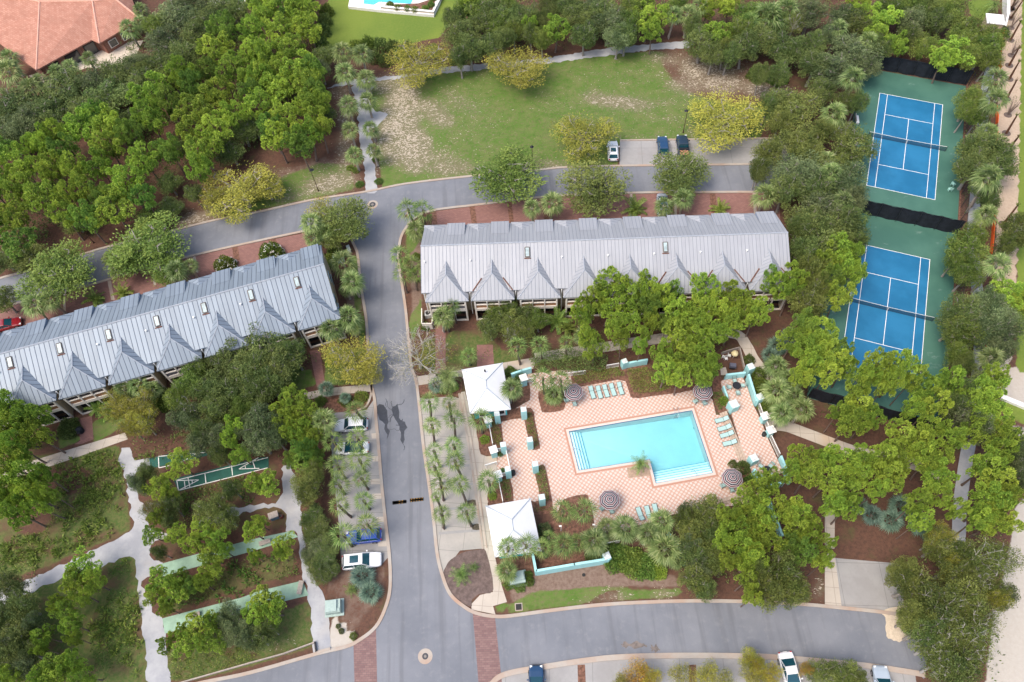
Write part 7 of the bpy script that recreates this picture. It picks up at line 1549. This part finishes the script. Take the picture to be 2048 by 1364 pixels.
LLG = [zp('i', [(330, 80), (690, 0), (740, 200), (760, 440), (640, 520), (350, 640), (100, 740), (0, 720), (0, 520), (280, 480), (330, 300)]), zp('i', [(640, 690), (770, 650), (820, 900), (850, 1364), (560, 1364), (520, 1000), (640, 850)]), zp('i', [(1050, 270), (1420, 160), (1500, 300), (1100, 480)]), zp('i', [(1080, 760), (1420, 660), (1529, 640), (1420, 850), (1060, 940)]), zp('j', [(20, 640), (280, 620), (290, 740), (180, 770), (0, 780)]), zp('i', [(1000, 1210), (1290, 1200), (1529, 1100), (1529, 1230), (1200, 1320), (1010, 1364)])]
under(LLG, 48, .6, L_hedge, 8, .22, .11)
under([LLG[2], LLG[3], LLG[4]], 24, 1.0, L_oak, 9, .3, .15)
under([zp('g', [(60, 600), (300, 560), (520, 640), (900, 600), (1480, 620), (1440, 760), (1300, 800), (900, 860), (700, 820), (450, 780), (200, 780), (60, 760)]), zp('k', [(1080, 640), (1400, 600), (1400, 860), (1100, 840)]), zp('q', [(800, 60), (960, 60), (1000, 300), (860, 340)]), zp('h', [(360, 1040), (760, 1120), (900, 1200), (860, 1330), (500, 1240), (380, 1150)]), zp('f', [(1165, 700), (1340, 720), (1500, 800), (1340, 860), (1170, 850)]), zp('f', [(1010, 640), (1100, 690), (1100, 880), (1000, 880)])], 9, .9, L_hedge, 10, .25, .12)
# palmetto scrub of the lower left garden
def scrub(polys, dens, seed):
    rg = np.random.default_rng(seed)
    for poly in polys:
        P = np.array([(p.x, p.y) for p in W(poly)]); a = abs(sum(P[i-1][0]*P[i][1]-P[i][0]*P[i-1][1] for i in range(len(P))))/2
        q = inpoly(poly, int(a*dens), rg); keepm = (np.sin(q[:, 0]*.55+seed)+np.cos(q[:, 1]*.6)+rg.normal(0, .6, len(q))) > -.45; q = q[keepm]; T = []; N_ = []
        for x, y in q:
            k = 16; d = sph(rg, k); d[:, 2] = np.abs(d[:, 2])*.7+.15; T.append(np.array([x, y, .12])+d*.12); N_.append(unit(d))
        if not T: continue
        T = np.concatenate(T); N_ = np.concatenate(N_); off = T.mean(0); off[2] = 0
        o = bpy.data.objects.new('palmetto_scrub', quads_mesh('palmetto_scrub', leaves(rg, T-off, N_, .62, .15, .25), L_hedge)); C.objects.link(o); o.location = off; o['kind'] = 'stuff'
scrub([zp('i', [(330, 80), (690, 0), (740, 200), (760, 440), (640, 520), (350, 640), (100, 740), (0, 720), (0, 520), (280, 480), (330, 300)]), zp('i', [(640, 690), (770, 650), (820, 900), (850, 1364), (560, 1364), (520, 1000), (640, 850)]), zp('i', [(160, 850), (330, 770), (330, 900), (180, 1000)]),
       zp('i', [(1050, 260), (1420, 150), (1500, 300), (1100, 400)]), zp('i', [(1080, 760), (1420, 640), (1529, 640), (1420, 850), (1060, 940)]), zp('i', [(990, 1210), (1290, 1200), (1200, 1300), (1010, 1350)]), zp('j', [(20, 640), (280, 620), (290, 740), (180, 770), (0, 780)]), zp('i', [(780, -10), (950, -10), (900, 50), (800, 50)])], 1.5, 3)
# grass blades and clover tufts of the meadow keep to the ground sheet; a thin leafy layer breaks its flatness
cover('meadow_grass', None, None, [(800, 150), (1100, 125), (1380, 100), (1560, 180), (1500, 270), (1240, 278), (1080, 332), (950, 346), (840, 350), (900, 260)], 9, .16, mat_leaf('meadow_blades', (.08, .14, .02), (.13, .17, .03), (.2, .2, .07), .2), .16, .05, 77, 'stuff')
# ---- newly planted palm trunks in the sand strip: (base, top) in the zoomed strip
CP = [((515, 55), (540, 5)), ((515, 108), (580, 10)), ((512, 238), (570, 135)), ((505, 388), (560, 290)), ((505, 470), (562, 370)), ((490, 585), (545, 485)), ((488, 790), (548, 690)), ((515, 870), (560, 810)), ((470, 1330), (550, 1225))]
for k, (b_, t_) in enumerate(CP):
    B = G(*z1('r', *b_)); T = G(*z1('r', *t_), 4.8); t = thing('transplanted_palm', 'newly planted bare palm in the sand strip, %s from the top' % ORD[k], 'palm', B, 0, 'newly planted palm trunks')
    MB().tube([(0, 0, 0), tuple((T-B)*.5), tuple(T-B)], [.22, .17, .13], 8).build('trunk', plain('brown_palm_trunk', (.15, .075, .045), .9, var=.35, scale=4), t)
    MB().tube([(0, 0, .0), (0, 0, .03)], .75, 14).build('soil_ring', plain('dark_soil', (.12, .09, .075), .95), t)
    rg = np.random.default_rng(k); P = np.tile(np.array(T-B), (26, 1)); d = unit(np.array(T-B)+rg.normal(0, 1.2, (26, 3))); o = bpy.data.objects.new('tied_fronds', quads_mesh('tied_fronds', leaves(rg, P, d, .9, .1, .1), L_dead if k % 2 else L_olive)); C.objects.link(o); o.parent = t
for k, (x, y) in enumerate(((515, 165), (518, 328), (497, 682), (522, 50))):
    B = G(*z1('r', x, y)); t = thing('young_tree', 'young wispy tree in a dark soil ring on the sand strip, %s from the top' % ORD[(1, 2, 3, 0)[k]], 'tree', B, 0, 'young trees on the sand strip')
    mb = MB(); rn = random.Random(k)
    for _ in range(26):
        a = rn.uniform(0, 6.28); e = Vector((math.cos(a)*rn.uniform(.3, 1.3)+.5, math.sin(a)*rn.uniform(.3, 1.2)+.8, rn.uniform(1.6, 3.4))); mb.tube([(0, 0, 0), tuple(e*.5+Vector((0, 0, .3))), tuple(e)], [.04, .025, .012], 3, False)
    mb.build('stems', M_bark, t); MB().tube([(0, 0, 0), (0, 0, .03)], .7, 14).build('soil_ring', MATS['dark_soil'], t)
    rg = np.random.default_rng(k+50); P = rg.normal(0, 1, (90, 3))*np.array([.7, .7, .6])+np.array([.5, .8, 2.6]); o = bpy.data.objects.new('leaves', quads_mesh('leaves', leaves(rg, P, sph(rg, 90), .2, .08), L_olive)); C.objects.link(o); o.parent = t
tree('feather', 1990, 8, 22, 'feather palm in the planted bed beside the white corner wall', None, 2.2)
